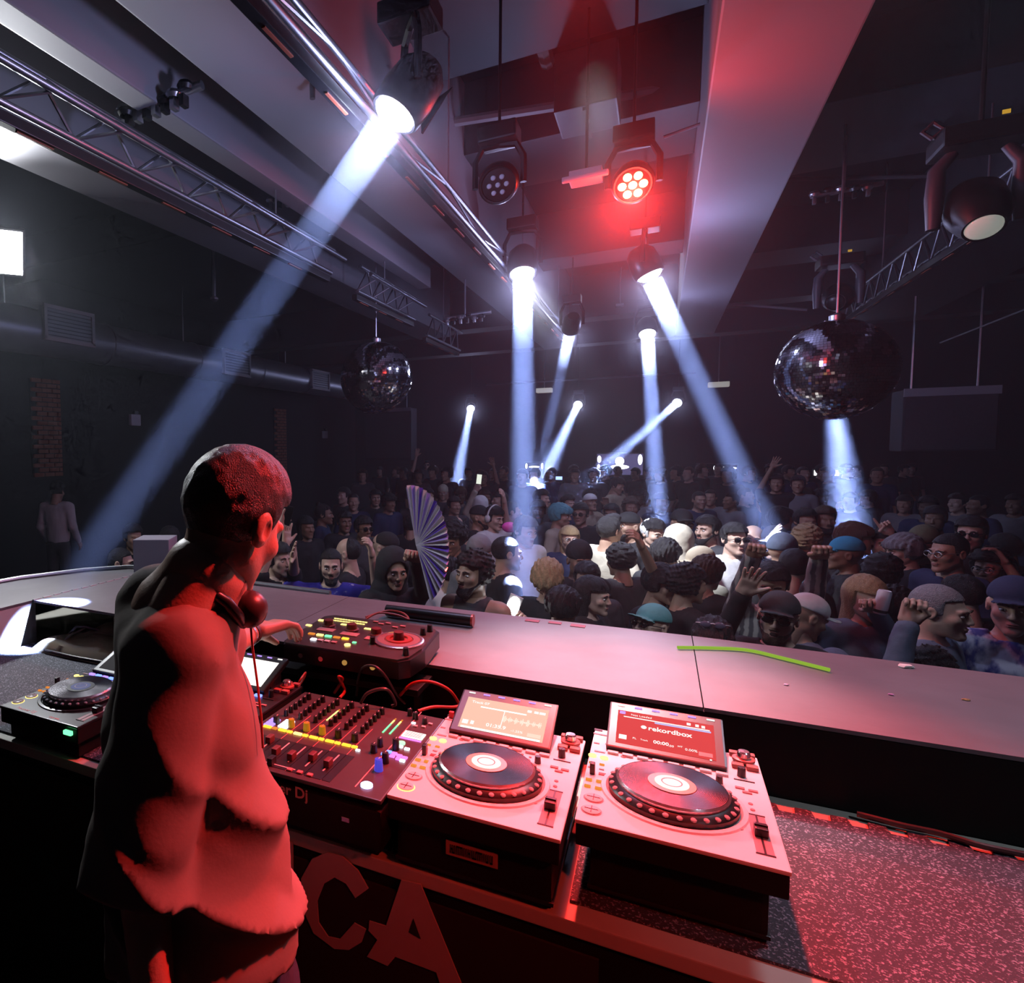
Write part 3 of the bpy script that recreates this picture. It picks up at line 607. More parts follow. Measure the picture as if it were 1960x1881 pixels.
# padded cloth stuffed in the counter shelf
cl = thing('packed_cloth', 'cream padded cloth with dark piping stuffed by the counter shelf at left', 'cloth', (-2.13, 1.97, .921))
CLM = mat('cream_canvas', (.62, .55, .36), .85, noise=.08, nscale=9, bump=.3, bscale=14)
def lump(cx_, cy_, sx, sy, h_, m=CLM, ph=0, nm='fold'):
    b = MB(); n1, n2 = 28, 14
    for i in range(n1):
        for j in range(n2):
            u = i / (n1 - 1) * 2 - 1; v_ = j / (n2 - 1) * 2 - 1
            e = max(0, 1 - abs(u) ** 3) ** .5 * max(0, 1 - abs(v_) ** 3) ** .5
            b.v.append((cx_ + u * sx, cy_ + v_ * sy, e * h_ * (1 + .18 * math.sin(u * 4 + v_ * 2 + ph)) + .001))
    for i in range(n1 - 1):
        for j in range(n2 - 1):
            q = (i * n2 + j, (i + 1) * n2 + j, (i + 1) * n2 + j + 1, i * n2 + j + 1); b.f.append(q)
    b.mi = [0] * len(b.f); return b.build(nm, m, cl, True)
lump(.05, .0, .27, .11, .065); lump(.10, .10, .22, .10, .085, ph=2)
MB().tube([(-.24, -.06, .01), (-.12, -.105, .012), (.05, -.112, .012), (.3, -.10, .012)], .007, 8).build('piping', BLK, cl, True)
MB().tube([(-.20, .06, .01), (-.13, .07, .07), (-.04, .05, .085), (.06, .07, .07), (.3, .04, .05)], .006, 8).build('piping', mat('grey_piping', (.25, .27, .33), .5), cl, True)
MB().tube([(-.05, .05, .08), (-.06, -.03, .066), (-.07, -.10, .02)], .005, 6).build('strap', mat('strap_white', (.7, .7, .7), .6), cl, True)
# grey box standing at the crowd side of the counter
bx = thing('grey_monitor_box', 'plain grey box speaker standing behind the counter left of the performer', 'speaker', (-2.448, 2.800, 1.140), (0, 0, .45))
MB().box((0, 0, .0), (.20, .20, .30), b=.006).build('cabinet', mat('grey_box_paint', (.30, .30, .35), .5), bx)
MB().box((-.101, 0, -.01), (.004, .17, .26)).build('grille', BLKM, bx)
# ------------------------------------------------------------------ trusses, lamps, mirror balls, ducts
def truss(label, xa, za, xb, zb, xc, zc, y0, y1, led=True, r=.018, step=.42, led_x=None):
    """ladder truss: chords a (top), b (bottom), c (third) running along y"""
    t = thing('lighting_truss', label, 'truss', (xb, y0, zb))
    ch = MB().cyl((0, 0, 0), (0, y1 - y0, 0), r, n=10).mesh('chord', ALU, True)
    for x, z in ((xa, za), (xb, zb)) + (((xc, zc),) if xc is not None else ()): link('chord', ch, t, (x - xb, 0, z - zb))
    def bm(dx, dz, s): return MB().cyl((0, 0, 0), (dx, s, dz), r * .5, n=6).mesh('brace', ALU, True)
    m1 = bm(xa - xb, za - zb, step / 2); m2 = bm(xb - xa, zb - za, step / 2)
    n = int((y1 - y0) / step)
    for k in range(n):
        link('brace', m1, t, (0, k * step, 0)); link('brace', m2, t, (xa - xb, k * step + step / 2, za - zb))
    if xc is not None:
        m3 = bm(xc - xb, zc - zb, step / 2); m4 = bm(xc - xa, zc - za, step / 2)
        for k in range(n): link('brace', m3, t, (0, k * step, 0)); link('brace', m4, t, (xa - xb, k * step + step / 2, za - zb))
    if led:
        MB().box((-.03, (y1 - y0) / 2, -.05), (.05, y1 - y0, .05), b=.004).build('led_batten', BLK, t)
        seg = MB().box((0, 0, 0), (.014, .20, .006), b=.002).mesh('led_strip', mat('orange_strip', (.32, .075, .03), .5))
        y = .1
        while y < y1 - y0 - .3: link('led_strip', seg, t, (-.03, y + .12, -.077)); y += .48
    # hangers to the ceiling
    hg = MB().cyl((0, 0, 0), (0, 0, 4.6 - za), .006, n=6).mesh('hanger', STEEL)
    y = .6
    while y < y1 - y0: link('hanger', hg, t, (xa - xb, y, za - zb)); y += 2.5
    return t
truss('long aluminium truss with orange lit batten at the upper left', -2.40, 3.416, -2.43, 3.24, -2.30, 3.33, -1.5, 5.05)
truss('short far truss piece continuing the left truss behind the beam', -2.40, 3.416, -2.43, 3.20, -2.30, 3.33, 5.6, 7.2, step=.35)
truss('far truss piece above the smaller mirror ball', -2.45, 3.36, -2.48, 3.12, None, 0, 7.8, 9.3, step=.35)
truss('middle truss of twin pipes hung along the pale beam and carrying the white lamps', -1.17, 3.376, -1.17, 3.28, None, 0, -1.5, 10.0, led=True, r=.016, step=1.6)
truss('right truss hung beside the dark beam with orange lit batten', 1.944, 3.53, 1.944, 3.28, 2.06, 3.40, 5.9, 10.6)

def ceil_z(x, y):
    if y < 13.05 and (-1.965 < x < -1.39 or .18 < x < .735 or (-3.62 < x < -3.1 and y < 11)): return 3.6
    if -1.39 <= x <= .18:
        if 5.25 < y < 6.25 or 8.65 < y < 9.35: return 4.05
        if 2.5 < y < 4.6: return 4.25
    if x > .7 and (5.85 < y < 7.35 or 9.95 < y < 10.95): return 4.1
    if x < -1.9 and (1.95 < y < 2.85): return 4.25
    if 12.1 < y < 12.7 or 15.2 < y < 15.8: return 3.9
    return 4.6
HB = mat('lamp_housing', (.010, .010, .012), .4, noise=.1)
def lens_mat(s): return glow('lens_glow_%d' % s, (.85, .92, 1.0), s)
def head_lamp(name, label, p, q, r, lm, mount_z, body=.26, wings=False, flat=False, yoke=True, cat='stage light', group=None, lens=None):
    t = thing(name, label, cat, p, group=group)
    d = (Vector(q) - Vector(p)).normalized(); R_ = d.to_track_quat('Z', 'Y').to_matrix().to_4x4()
    MB().lathe([(0, -body), (r * .75, -body), (r * 1.15, -body * .8), (r * 1.28, -body * .35), (r * 1.22, .0), (r * 1.12, .012), (r * 1.02, .010), (r * 1.02, -.004)], 24, M=R_).build('head', HB, t, True)
    MB().lathe([(r, 0), (r * .5, .003), (0, .004)] if flat else [(r * .98, 0), (r * .90, r * .22), (r * .65, r * .42), (r * .3, r * .52), (0, r * .55)], 24, M=R_).build('lens', lm, t, True)
    if lens: lens(t, R_)
    if yoke:
        c = d * -body * .45; s = d.cross(Vector((0, 0, 1))); s = s.normalized() if s.length > .05 else Vector((1, 0, 0))
        topz = body * .45 + r * 1.6
        a = MB()
        for k in (-1, 1):
            w = r * 1.5
            q0 = c + s * k * w
            a.tube([q0 + Vector((0, 0, -.02)), q0 + Vector((0, 0, topz * .6)), c + s * k * w * .7 + Vector((0, 0, topz * .95)), c + Vector((0, 0, topz))], .018, 6)
        a.build('yoke', HB, t, True)
        MB().box((c.x, c.y, c.z + topz + .045), (r * 2.4, r * 2.0, .09), b=.01).build('base', HB, t)
        z0 = c.z + topz + .09; mount_z = ceil_z(p[0] + c.x, p[1] + c.y)
        if mount_z - p[2] > z0: MB().cyl((c.x, c.y, z0), (c.x, c.y, mount_z - p[2]), .008, n=8).build('clamp_pipe', HB, t)
    if wings:
        u = Vector((.869, .494, 0))
        MB().add([tuple(u * r * 1.15 + Vector((0, 0, -r * .9))), u * r * 1.15 + Vector((0, 0, r * .1)), u * r * 2.5 + Vector((0, .02, r * 1.2)), u * r * 1.2 + Vector((0, .01, -r * .9))], [(0, 1, 2, 3)]).build('barn_door', HB, t)
    return t, R_
LB = {'near': 'large white lamp with flaps nearest the booth, its beam slanting down to the left',
      'mid': 'white lamp in the middle of the hall above the tall straight beam',
      'right': 'white lamp left of the right pale beam, its beam slanting down to the right',
      'midfar': 'smaller white lamp behind the middle one, with a faint beam leaning left',
      'rightfar': 'white lamp below and behind the right one, with a straight upright beam',
      'farleft': 'leftmost of the three small far white lamps, right of the smaller mirror ball',
      'farmid': 'middle of the three small far white lamps, beam falling to the left',
      'farright': 'rightmost of the three small far white lamps with a long slanted thin beam',
      'behindball': 'white lamp hidden behind the large right mirror ball, beam showing beneath it'}
for n, p, q, r, pw, sp, em in BEAMS:
    head_lamp('moving_head_light', LB[n], p, q, r, lens_mat(em * 3), 4.6, body=.24, wings=(n == 'near'))
def leds(t, R_, m, rr=.022, off=.052):
    b = [(0, 0)] + [(off * math.cos(k * PI / 3), off * math.sin(k * PI / 3)) for k in range(6)]
    me = MB().lathe([(rr, .006), (rr * .7, .012), (0, .014)], 12, M=R_).mesh('led_lens', m, True)
    for x, y in b: v = R_ @ Vector((x, y, 0)); link('led_lens', me, t, v)
RL = glow('red_led_hot', (1.0, .42, .16), 14)
head_lamp('par_can', 'round par lamp with seven glowing red orange lenses', RED_P, (-.1, 1.5, 1.3), .085, BLK, 4.6, body=.14, flat=True, lens=lambda t, R_: leds(t, R_, RL))
head_lamp('par_can', 'unlit black par lamp with seven dull lenses right of the twin pipe truss', (-0.803, 3.775, 3.200), (-.5, 1.0, 1.4), .085, BLK, 4.6, body=.14, flat=True, lens=lambda t, R_: leds(t, R_, mat('dull_lens', (.5, .48, .55), .2), .014, .045))
wb = thing('strobe_light', 'pale boxy strobe between the unlit par lamp and the red one', 'stage light', (-0.402, 4.190, 3.300))
WB = mat('pale_lamp_box', (.55, .5, .55), .5)
MB().box((0, 0, 0), (.17, .12, .06), b=.008).build('housing', WB, wb); MB().box((0, -.07, -.02), (.24, .03, .03), b=.01).build('reflector_bar', WB, wb); MB().cyl((0, 0, .03), (0, 0, .92), .008, n=8).build('clamp_pipe', HB, wb)
# white flood panel left
fl = thing('flood_panel', 'blinding white flood panel cut by the left edge of the picture', 'stage light', FLOOD_P)
dd = (Vector((-1.2, 1.0, 1.2)) - Vector(FLOOD_P)).normalized(); RF = dd.to_track_quat('Z', 'Y').to_matrix().to_4x4()
MB().box((0, 0, -.05), (.42, .34, .08), RF, b=.01).build('housing', HB, fl); MB().box((0, 0, -.004), (.38, .30, .01), RF).build('lens', glow('flood_white', (.95, .95, 1), 18), fl)
MB().cyl((0, 0, 0), (0, 0, 1.4), .008, n=8).build('clamp_pipe', HB, fl)
# big dark moving heads at the right
def big_head(label, p, q, s=1.0, lensm=None):
    t = thing('moving_head_light', label, 'stage light', p)
    d = (Vector(q) - Vector(p)).normalized(); R_ = d.to_track_quat('Z', 'Y').to_matrix().to_4x4()
    MB().lathe([(0, -.30 * s), (.11 * s, -.30 * s), (.15 * s, -.24 * s), (.155 * s, -.1 * s), (.13 * s, -.02 * s), (.10 * s, .05 * s), (.09 * s, .05 * s)], 28, M=R_).build('head', HB, t, True)
    MB().ell((0, 0, .04 * s), (.088 * s, .088 * s, .04 * s), 24, 12, R_).build('lens', lensm or mat('pearly_lens', (.8, .8, .72), .15, em=(.8, .85, .75), es=.25), t, True)  # default lens is unlit; faint emission stands in for light caught in it
    sd = d.cross(Vector((0, 0, 1))).normalized(); c = d * -.14 * s
    for k in (-1, 1):
        q0 = c + sd * k * .2 * s
        MB().tube([q0 + Vector((0, 0, -.1 * s)), q0 + Vector((0, 0, .1 * s)), q0 * .98 + Vector((0, 0, .26 * s)), c + sd * k * .12 * s + Vector((0, 0, .36 * s))], [.035 * s, .05 * s, .045 * s, .03 * s], 10).build('yoke_arm', mat('grey_yoke', (.07, .075, .095), .45), t, True)
    MB().box((c.x, c.y, c.z + .42 * s), (.42 * s, .34 * s, .12 * s), b=.02).build('base', HB, t)
    MB().tube([(c.x - .22 * s, c.y, c.z + .47 * s), (c.x - .27 * s, c.y, c.z + .52 * s), (c.x - .22 * s, c.y, c.z + .57 * s), (c.x - .17 * s, c.y, c.z + .52 * s), (c.x - .22 * s, c.y, c.z + .47 * s)], .012, 6).build('carry_handle', mat('grey_yoke', (.07, .075, .095), .45), t, True)
    MB().cyl((c.x, c.y, c.z + .48 * s), (c.x, c.y, 4.6 - p[2]), .012, n=8).build('clamp_pipe', HB, t)
    MB().box((c.x + .05, c.y - .16 * s, c.z + .50 * s), (.03, .004, .02)).build('amber_tag', glow('amber_tag', (.9, .5, .05), .5), t)
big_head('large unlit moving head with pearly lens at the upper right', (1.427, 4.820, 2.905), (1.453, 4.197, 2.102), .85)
big_head('unlit moving head hanging just above the large mirror ball', (1.415, 8.058, 3.108), (1.129, 7.171, 2.692), .8, BLK)
big_head('dark moving head up at the top beside the large white lamp', (-1.676, 4.331, 4.528), (-1.435, 4.212, 4.200), .8, glow('violet_reflection', (.3, .2, .8), .15))  # faint violet emission stands in for reflections on the dark lens
def clamp_cluster(label, p, n=7, s=1.0, seed=1):
    random.seed(seed); t = thing('clamp_cluster', label, 'rigging', p)
    MB().cyl((-.25 * s, 0, 0), (.3 * s, .05, .03), .024 * s, n=10).build('pipe', STEEL, t, True)
    for k in range(n):
        x = -.22 * s + k * .5 * s / n
        MB().lathe([(.035 * s, -.02), (.045 * s, 0), (.035 * s, .02)], 12, (x, random.uniform(-.03, .03), random.uniform(-.03, .03))).box((x, 0, -.05 * s), (.03 * s, .05 * s, .06 * s), b=.005).build('clamp', HB if k % 2 else STEEL, t, True)
    MB().cyl((0, 0, .0), (0, 0, ceil_z(p[0], p[1]) - p[2]), .01, n=6).build('drop_rod', STEEL, t)
clamp_cluster('tangle of dark clamps and pipe hanging right of the left truss', (-2.406, 2.808, 3.632), 8, 1.0, 2)
clamp_cluster('small clamps on a thin bar between the left truss and the near lamp beam', (-2.634, 4.769, 3.812), 6, .9, 3)
clamp_cluster('clamps on a bar below the pale beam above the left mirror ball', (-1.900, 7.331, 3.199), 6, .9, 4)
clamp_cluster('clamps with a black box on the bar above the right mirror ball', (1.174, 6.581, 3.686), 5, .8, 5)
cbx = thing('cable_drop', 'black microphone cable hanging from the twin pipe truss at the top', 'cable', (-1.527, 2.979, 3.834))
MB().cyl((0, 0, .4), (0, 0, -.20), .005, n=6).build('cable', CAB, cbx); MB().cyl((0, 0, -.20), (0, 0, -.34), .016, .014, 10).build('plug', CAB, cbx, True)
pp = thing('drop_pipe', 'thin dark drop pipe with a fitting, left of the beam over the duct', 'pipe', (-4.493, 6.246, 3.800))
MB().cyl((0, 0, -.3), (0, 0, 1.2), .022, n=8).ell((0, 0, -.3), (.05, .05, .03), 8, 5).build('pipe', STEEL, pp, True)
# cross pipes
def pipe(label, a, b, r=.015, m=None, nm='ceiling_pipe'):
    o = MB().cyl(a, b, r, n=8).build(nm, m or STEEL, None, True); tag(o, label, 'pipe'); return o
pipe('thin pipe crossing behind the red par lamp', (-0.028, 5.216, 3.833), (0.194, 5.230, 3.876), .012)
pipe('pipe fixed under the beams right of the right pale beam', (1.032, 8.284, 4.379), (1.921, 7.489, 3.959), .02, DARKP)
pipe('far thin pipe right of the right pale beam', (0.826, 12.166, 3.902), (1.808, 12.133, 3.691), .02, PALE)
pipe('bright thin cable slanting up at the far right', (2.947, 10.996, 2.969), (3.131, 9.378, 3.072), .01, STEEL, 'ceiling_cable')
pipe('fat white pipe high at the top above the near lamp', (-0.758, 4.300, 4.500), (-0.762, 5.167, 4.500), .05, mat('aged_pipe', (.16, .15, .14), .6))
pipe('pale cross pipe between the two pale beams', (-1.505, 5.018, 4.200), (0.215, 5.395, 4.200), .035, mat('grey_pipe', (.2, .19, .21), .5))
pipe('short pipe on the dark ceiling left of the ball', (-2.906, 6.003, 3.879), (-2.477, 6.016, 3.880), .015)
pipe('thin far pipe across the hall ceiling', (-1.231, 12.175, 4.257), (0.217, 13.006, 4.334), .02, PALE)
pipe('far rail above the three small lamps', (-3.974, 17.465, 3.364), (0.737, 20.166, 3.610), .03, DARKP)
dt = thing('exhaust_duct_box', 'boxy duct section with a faint frame between the beams by the red lamp', 'duct', (-0.457, 4.801, 3.860))
MB().box((0, 0, .2), (.36, .42, .36), b=.01).build('box', mat('galvanised', (.05, .048, .05), .5, .4, noise=.2), dt); MB().box((.0, 0, .0), (.02, .43, .02)).build('seam', BLK, dt)
sm = thing('smoke_detector', 'small pale square plate on the ceiling between the two mid lamps', 'sensor', (-0.610, 11.915, 4.000)); MB().box((0, 0, 0), (.12, .12, .04), b=.01).build('cover', PALE, sm); MB().cyl((0, 0, .02), (0, 0, .6), .01).build('stem', PALE, sm)

# ------------------------------------------------------------------ mirror balls
def mirror_mat():
    m = bpy.data.materials.new('mirror_tile'); m.use_nodes = True; nt = m.node_tree; p = nt.nodes['Principled BSDF']
    p.inputs['Base Color'].default_value = (.78, .8, .85, 1); p.inputs['Metallic'].default_value = 1; p.inputs['Roughness'].default_value = .07; return m
MIR = mirror_mat()
def ball(label, c, rad, up):
    t = thing('mirror_ball', label, 'mirror ball', c)
    MB().ell((0, 0, 0), (rad * .985,) * 3, 48, 24).build('core', BLKM, t, True)
    rs = np.random.RandomState(11); b = MB(); rows = 56; dz = PI / rows
    for i in range(rows):
        th = -PI / 2 + (i + .5) * dz; n = max(3, int(2 * PI * math.cos(th) / dz)); off = rs.rand()
        for k in range(n):
            ph = 2 * PI * (k + off) / n; nn = Vector((math.cos(th) * math.cos(ph), math.cos(th) * math.sin(ph), math.sin(th)))
            nt_ = (nn + Vector(rs.normal(0, .022, 3))).normalized(); a = Vector((-math.sin(ph), math.cos(ph), 0)); a = (a - nt_ * a.dot(nt_)).normalized(); e = nt_.cross(a)
            h = rad * dz * .46; w = rad * math.cos(th) * PI / n * .93; cc = nn * rad
            b.v += [cc - a * w - e * h, cc + a * w - e * h, cc + a * w + e * h, cc - a * w + e * h]; m = len(b.v); b.f.append((m - 4, m - 3, m - 2, m - 1)); b.mi.append(0)
    b.v = [tuple(v) for v in b.v]; stuff(b.build('mirror_tiles', MIR, t))
    MB().lathe([(.05, rad * .98), (.05, rad + .03), (.015, rad + .05)], 12).build('cap', STEEL, t, True)
    MB().cyl((0, 0, rad + .04), (0, 0, up - c[2]), .008, n=6).build('hanging_chain', STEEL, t)
    MB().box((0, 0, up - c[2] - .06), (.14, .1, .12), b=.01).build('motor', BLK, t)
ball('smaller looking mirror ball hanging at the left over the dark side', (-2.620, 6.522, 2.508), .375, 4.6)
ball('large mirror ball hanging at the right over the crowd', (1.128, 6.357, 2.317), .372, 4.6)

# ------------------------------------------------------------------ left side: duct, vents, pillars, far speakers
DUC = mat('duct_metal', (.42, .43, .48), .38, .8, noise=.2, nscale=2)
dk = thing('air_duct', 'round grey metal air duct running along the left wall', 'duct', (-7.3, 1.0, 3.36))
for k in range(8):
    y0_ = k * 2.1
    MB().lathe([(.30, 0), (.30, 2.04), (.315, 2.05), (.315, 2.09), (.30, 2.1)], 28, M=Matrix.Translation((0, y0_, 0)) @ Matrix.Rotation(-PI / 2, 4, 'X')).build('duct_section', DUC, dk, True)
hk = MB().cyl((0, 0, .3), (0, 0, 1.24), .01, n=6).mesh('hanger', STEEL)
for k in range(5): link('hanger', hk, dk, (0, 1 + k * 3.6, 0))
GRF = mat('vent_frame_paint', (.5, .5, .52), .5); GRS = mat('vent_blade', (.20, .21, .24), .5)
def vent(label, x0, x1, y0, y1):
    a = np.array((-6.985, 5.959, 3.667)); t = thing('air_vent', label, 'vent', (-6.985, y0, 0))
    W2 = y1 - y0; zc = (x0 + x1) / 2; h_ = x1 - x0
    fr = MB()
    for yy in (0, W2): fr.box((0, yy, zc), (.05, .05, h_))
    for zz in (x0, x1): fr.box((0, W2 / 2, zz), (.05, W2 + .05, .05))
    fr.build('frame', GRF, t)
    MB().box((-.06, W2 / 2, zc), (.12, W2, h_)).build('boot', DUC, t)
    bl = MB().box((0, 0, 0), (.02, W2 - .05, .008), Matrix.Rotation(.5, 4, 'Y')).mesh('blade', GRS)
    k = x0 + .05
    while k < x1 - .03: link('blade', bl, t, (.012, W2 / 2, k)); k += .05
V_ = [((-6.985, 5.959, 3.667), (-6.985, 5.940, 3.249), (-6.985, 6.779, 3.692)), ((-6.985, 9.973, 3.592), (-6.985, 9.960, 3.174), (-6.985, 10.834, 3.617)), ((-6.985, 13.472, 3.561), (-6.985, 13.464, 3.156), (-6.985, 14.345, 3.583))]
for (a, b_, c_), lab in zip(V_, ('large framed vent on the duct, nearest the left edge', 'framed vent on the duct in the middle, under the beam', 'framed vent on the duct nearest the mirror ball')):
    vent(lab, b_[2], a[2], a[1], c_[1])
BRK = two_tone('dark_red_brick', (.26, .09, .05), (.36, .14, .09), 6, .5, .2, rough=.85)
def pillar(label, y0, y1, z0, z1):
    t = thing('brick_pillar', label, 'brick panel', (-8.88, (y0 + y1) / 2, z0))
    MB().box((.01, 0, (z1 - z0) / 2), (.03, y1 - y0, z1 - z0)).build('mortar', BLKW, t)
    b = MB(); z = .0; r_ = 0
    while z < z1 - z0 - .06:
        y = -(y1 - y0) / 2 + (.10 if r_ % 2 else 0)
        while y < (y1 - y0) / 2 - .05:
            w = min(.2, (y1 - y0) / 2 - y - .01); b.box((.04, y + w / 2, z + .04), (.04, w - .012, .062)); y += .21
        z += .077; r_ += 1
    stuff(b.build('bricks', BRK, t))
pillar('exposed brick strip on the left wall, nearer to the left edge', (-8.850, 7.207, 2.306)[1], (-8.850, 7.803, 2.325)[1], 1.35, 2.95)
pillar('narrow far exposed brick strip on the left wall above the performer', (-8.850, 14.887, 2.286)[1], (-8.850, 15.498, 2.297)[1], 0.9, 2.85)
for p, lab in (((-8.850, 9.611, 2.355), 'small white unit on the left wall between the brick strips'), ((-8.850, 17.890, 2.170), 'small white unit on the left wall just below the far duct vent')):
    t = thing('wall_unit', lab, 'wall fitting', p); MB().box((0, 0, 0), (.08, .26, .22), b=.02).build('cover', mat('unit_white', (.75, .75, .8), .5), t); MB().box((0, .03, .14), (.05, .1, .08), b=.01).build('bracket', DKG, t)
SPK = mat('speaker_black', (.035, .035, .042), .7, noise=.1); SPG = mat('speaker_edge', (.30, .30, .34), .5)
def speaker(label, c, w, h_, d_=.5):
    t = thing('hanging_speaker', label, 'speaker', c)
    MB().box((0, d_ / 2, 0), (w, d_, h_), b=.02).build('cabinet', SPK, t); MB().box((0, -.005, -.03), (w * .94, .01, h_ * .86)).build('grille', mat('speaker_grille', (.05, .05, .06), .6, noise=.3, nscale=40), t)
    MB().box((0, -.01, h_ / 2 - .04), (w, .02, .1)).build('top_strip', SPG, t)
    for k in (-1, 1): MB().cyl((k * w * .35, d_ / 2, h_ / 2), (k * w * .35, d_ / 2, 4.6 - c[2]), .012, n=6).build('hanging_wire', STEEL, t)
a = (-7.612, 18.000, 2.882); b_ = (-6.171, 18.000, 1.389)
speaker('large speaker cabinet hanging behind the smaller mirror ball', ((a[0] + b_[0]) / 2, 18, (a[2] + b_[2]) / 2), b_[0] - a[0], a[2] - b_[2])
a = (2.634, 11.000, 2.416); b_ = (3.505, 11.000, 1.645)
speaker('large dim speaker cabinet hanging at the far right behind the mirror ball', ((a[0] + b_[0]) / 2, 11, (a[2] + b_[2]) / 2), b_[0] - a[0], a[2] - b_[2])
# back wall screens, signs and tube lights
def tv(label, u0, u1, page, graphics, nm='wall_screen'):
    a, b = u0, u1; w = b[0] - a[0]; h_ = a[2] - b[2]
    t = thing(nm, label, 'screen', ((a[0] + b[0]) / 2, a[1], (a[2] + b[2]) / 2))
    MB().box((0, .05, 0), (w + .06, .08, h_ + .06), b=.01).build('frame', BLK, t); MB().box((0, .005, 0), (w, .012, h_)).build('panel', page, t)
    for x, z, dx, dz in graphics: MB().ell((x * w / 2, -.004, z * h_ / 2), (dx * w / 2, .004, dz * h_ / 2), 16, 8).build('graphic', WLED, t, True)
    return t
BPG = glow('blue_grey_page', (.10, .09, .22), .9); SCR = glow('screen_white', (.9, .93, 1), 3.5)
tv('bright wall screen with a round white emblem at the back, between the two rightmost beams', (-1.476, 19.500, 1.519), (-0.386, 19.500, 0.966), BPG, [(0, .3, .2, .42), (0, -.25, .42, .22), (-.9, .5, .09, .35), (.88, .45, .1, .5), (-.75, -.7, .1, .3), (-.92, -.2, .06, .2)])
tv('small wall screen showing white marks behind the tall middle beam', (-3.327, 19.500, 1.278), (-2.833, 19.500, 0.839), GLS, [(-.85, .6, .12, .35), (.85, .6, .12, .4), (0, .5, .6, .12), (.3, -.3, .12, .35)])
tv('dim wall screen with white flecks left of the right slanted beam', (0.826, 19.500, 1.242), (1.655, 19.500, 0.896), GLS, [(-.1, .5, .08, .35), (.5, .5, .5, .2), (-.7, .2, .25, .1), (.9, 0, .05, .2)])
sg = thing('lit_sign', 'narrow bright white sign on the back wall beside the rightmost beam', 'sign', (3.509, 20.200, 1.026))
a = (3.260, 20.200, 1.024); b_ = (3.755, 20.200, 1.028)
MB().box((0, .03, 0), (b_[0] - a[0] + .04, .06, .20)).build('backing', BLK, sg)
for k in range(9): MB().box(((k - 4) * (b_[0] - a[0]) / 9.2, 0, 0), ((b_[0] - a[0]) / 11, .02, .13), Matrix.Shear('XY', 4, (0, 0)) , b=.01).build('letter', SCR, sg)
for nm_, a, b_ in (('unlit tube light fixture right of the tall middle beam', (-2.966, 19.000, 3.255), (-2.566, 19.000, 3.262)), ('unlit tube light fixture left of the large mirror ball', (0.972, 19.000, 3.184), (1.404, 19.000, 3.197))):
    t = thing('tube_light', nm_, 'ceiling light', a); L_ = b_[0] - a[0]
    MB().box((L_ / 2, 0, 0), (L_, .25, .12), b=.02).build('diffuser', mat('tube_diffuser', (.8, .78, .7), .5, em=(.9, .88, .75), es=.25), t); MB().cyl((L_ / 2, 0, .05), (L_ / 2, 0, 4.6 - a[2]), .01, n=6).build('rod', STEEL, t)  # tube is off; slight emission put in to keep the diffuser pale
# ------------------------------------------------------------------ smooth surfaces grown from distance fields
def smin(a, b, k):
    h = np.clip(.5 + .5 * (b - a) / k, 0, 1); return b * (1 - h) + a * h - k * h * (1 - h)
def f_cone(P, a, b, ra, rb):
    a = np.asarray(a, float); b = np.asarray(b, float); ab = b - a
    t = np.clip(((P - a) @ ab) / (ab @ ab + 1e-12), 0, 1)
    return np.linalg.norm(P - a - t[:, None] * ab, axis=1) - (ra + (rb - ra) * t)
def f_ell(P, c, r, Rm=None):
    q = P - np.asarray(c, float)
    if Rm is not None: q = q @ np.asarray(Rm)
    r = np.asarray(r, float); k0 = np.linalg.norm(q / r, axis=1); k1 = np.linalg.norm(q / r ** 2, axis=1) + 1e-9
    return k0 * (k0 - 1) / k1
def f_box(P, c, r, rd):
    q = np.abs(P - np.asarray(c)) - np.asarray(r) + rd
    return np.linalg.norm(np.maximum(q, 0), axis=1) + np.minimum(q.max(1), 0) - rd
def vnoise(P, s, seed=0):
    r = np.random.RandomState(seed); out = 0
    for k in range(5):
        d = r.normal(size=3); d /= np.linalg.norm(d); out = out + np.sin((P @ d) * s * (1 + .35 * k) + r.rand() * 6.28)
    return out / 5
_E = np.array([(0, 0, 0), (1, 0, 0), (0, 1, 0), (1, 1, 0), (0, 0, 1), (1, 0, 1), (0, 1, 1), (1, 1, 1)])
_ED = [(0, 1), (2, 3), (4, 5), (6, 7), (0, 2), (1, 3), (4, 6), (5, 7), (0, 4), (1, 5), (2, 6), (3, 7)]
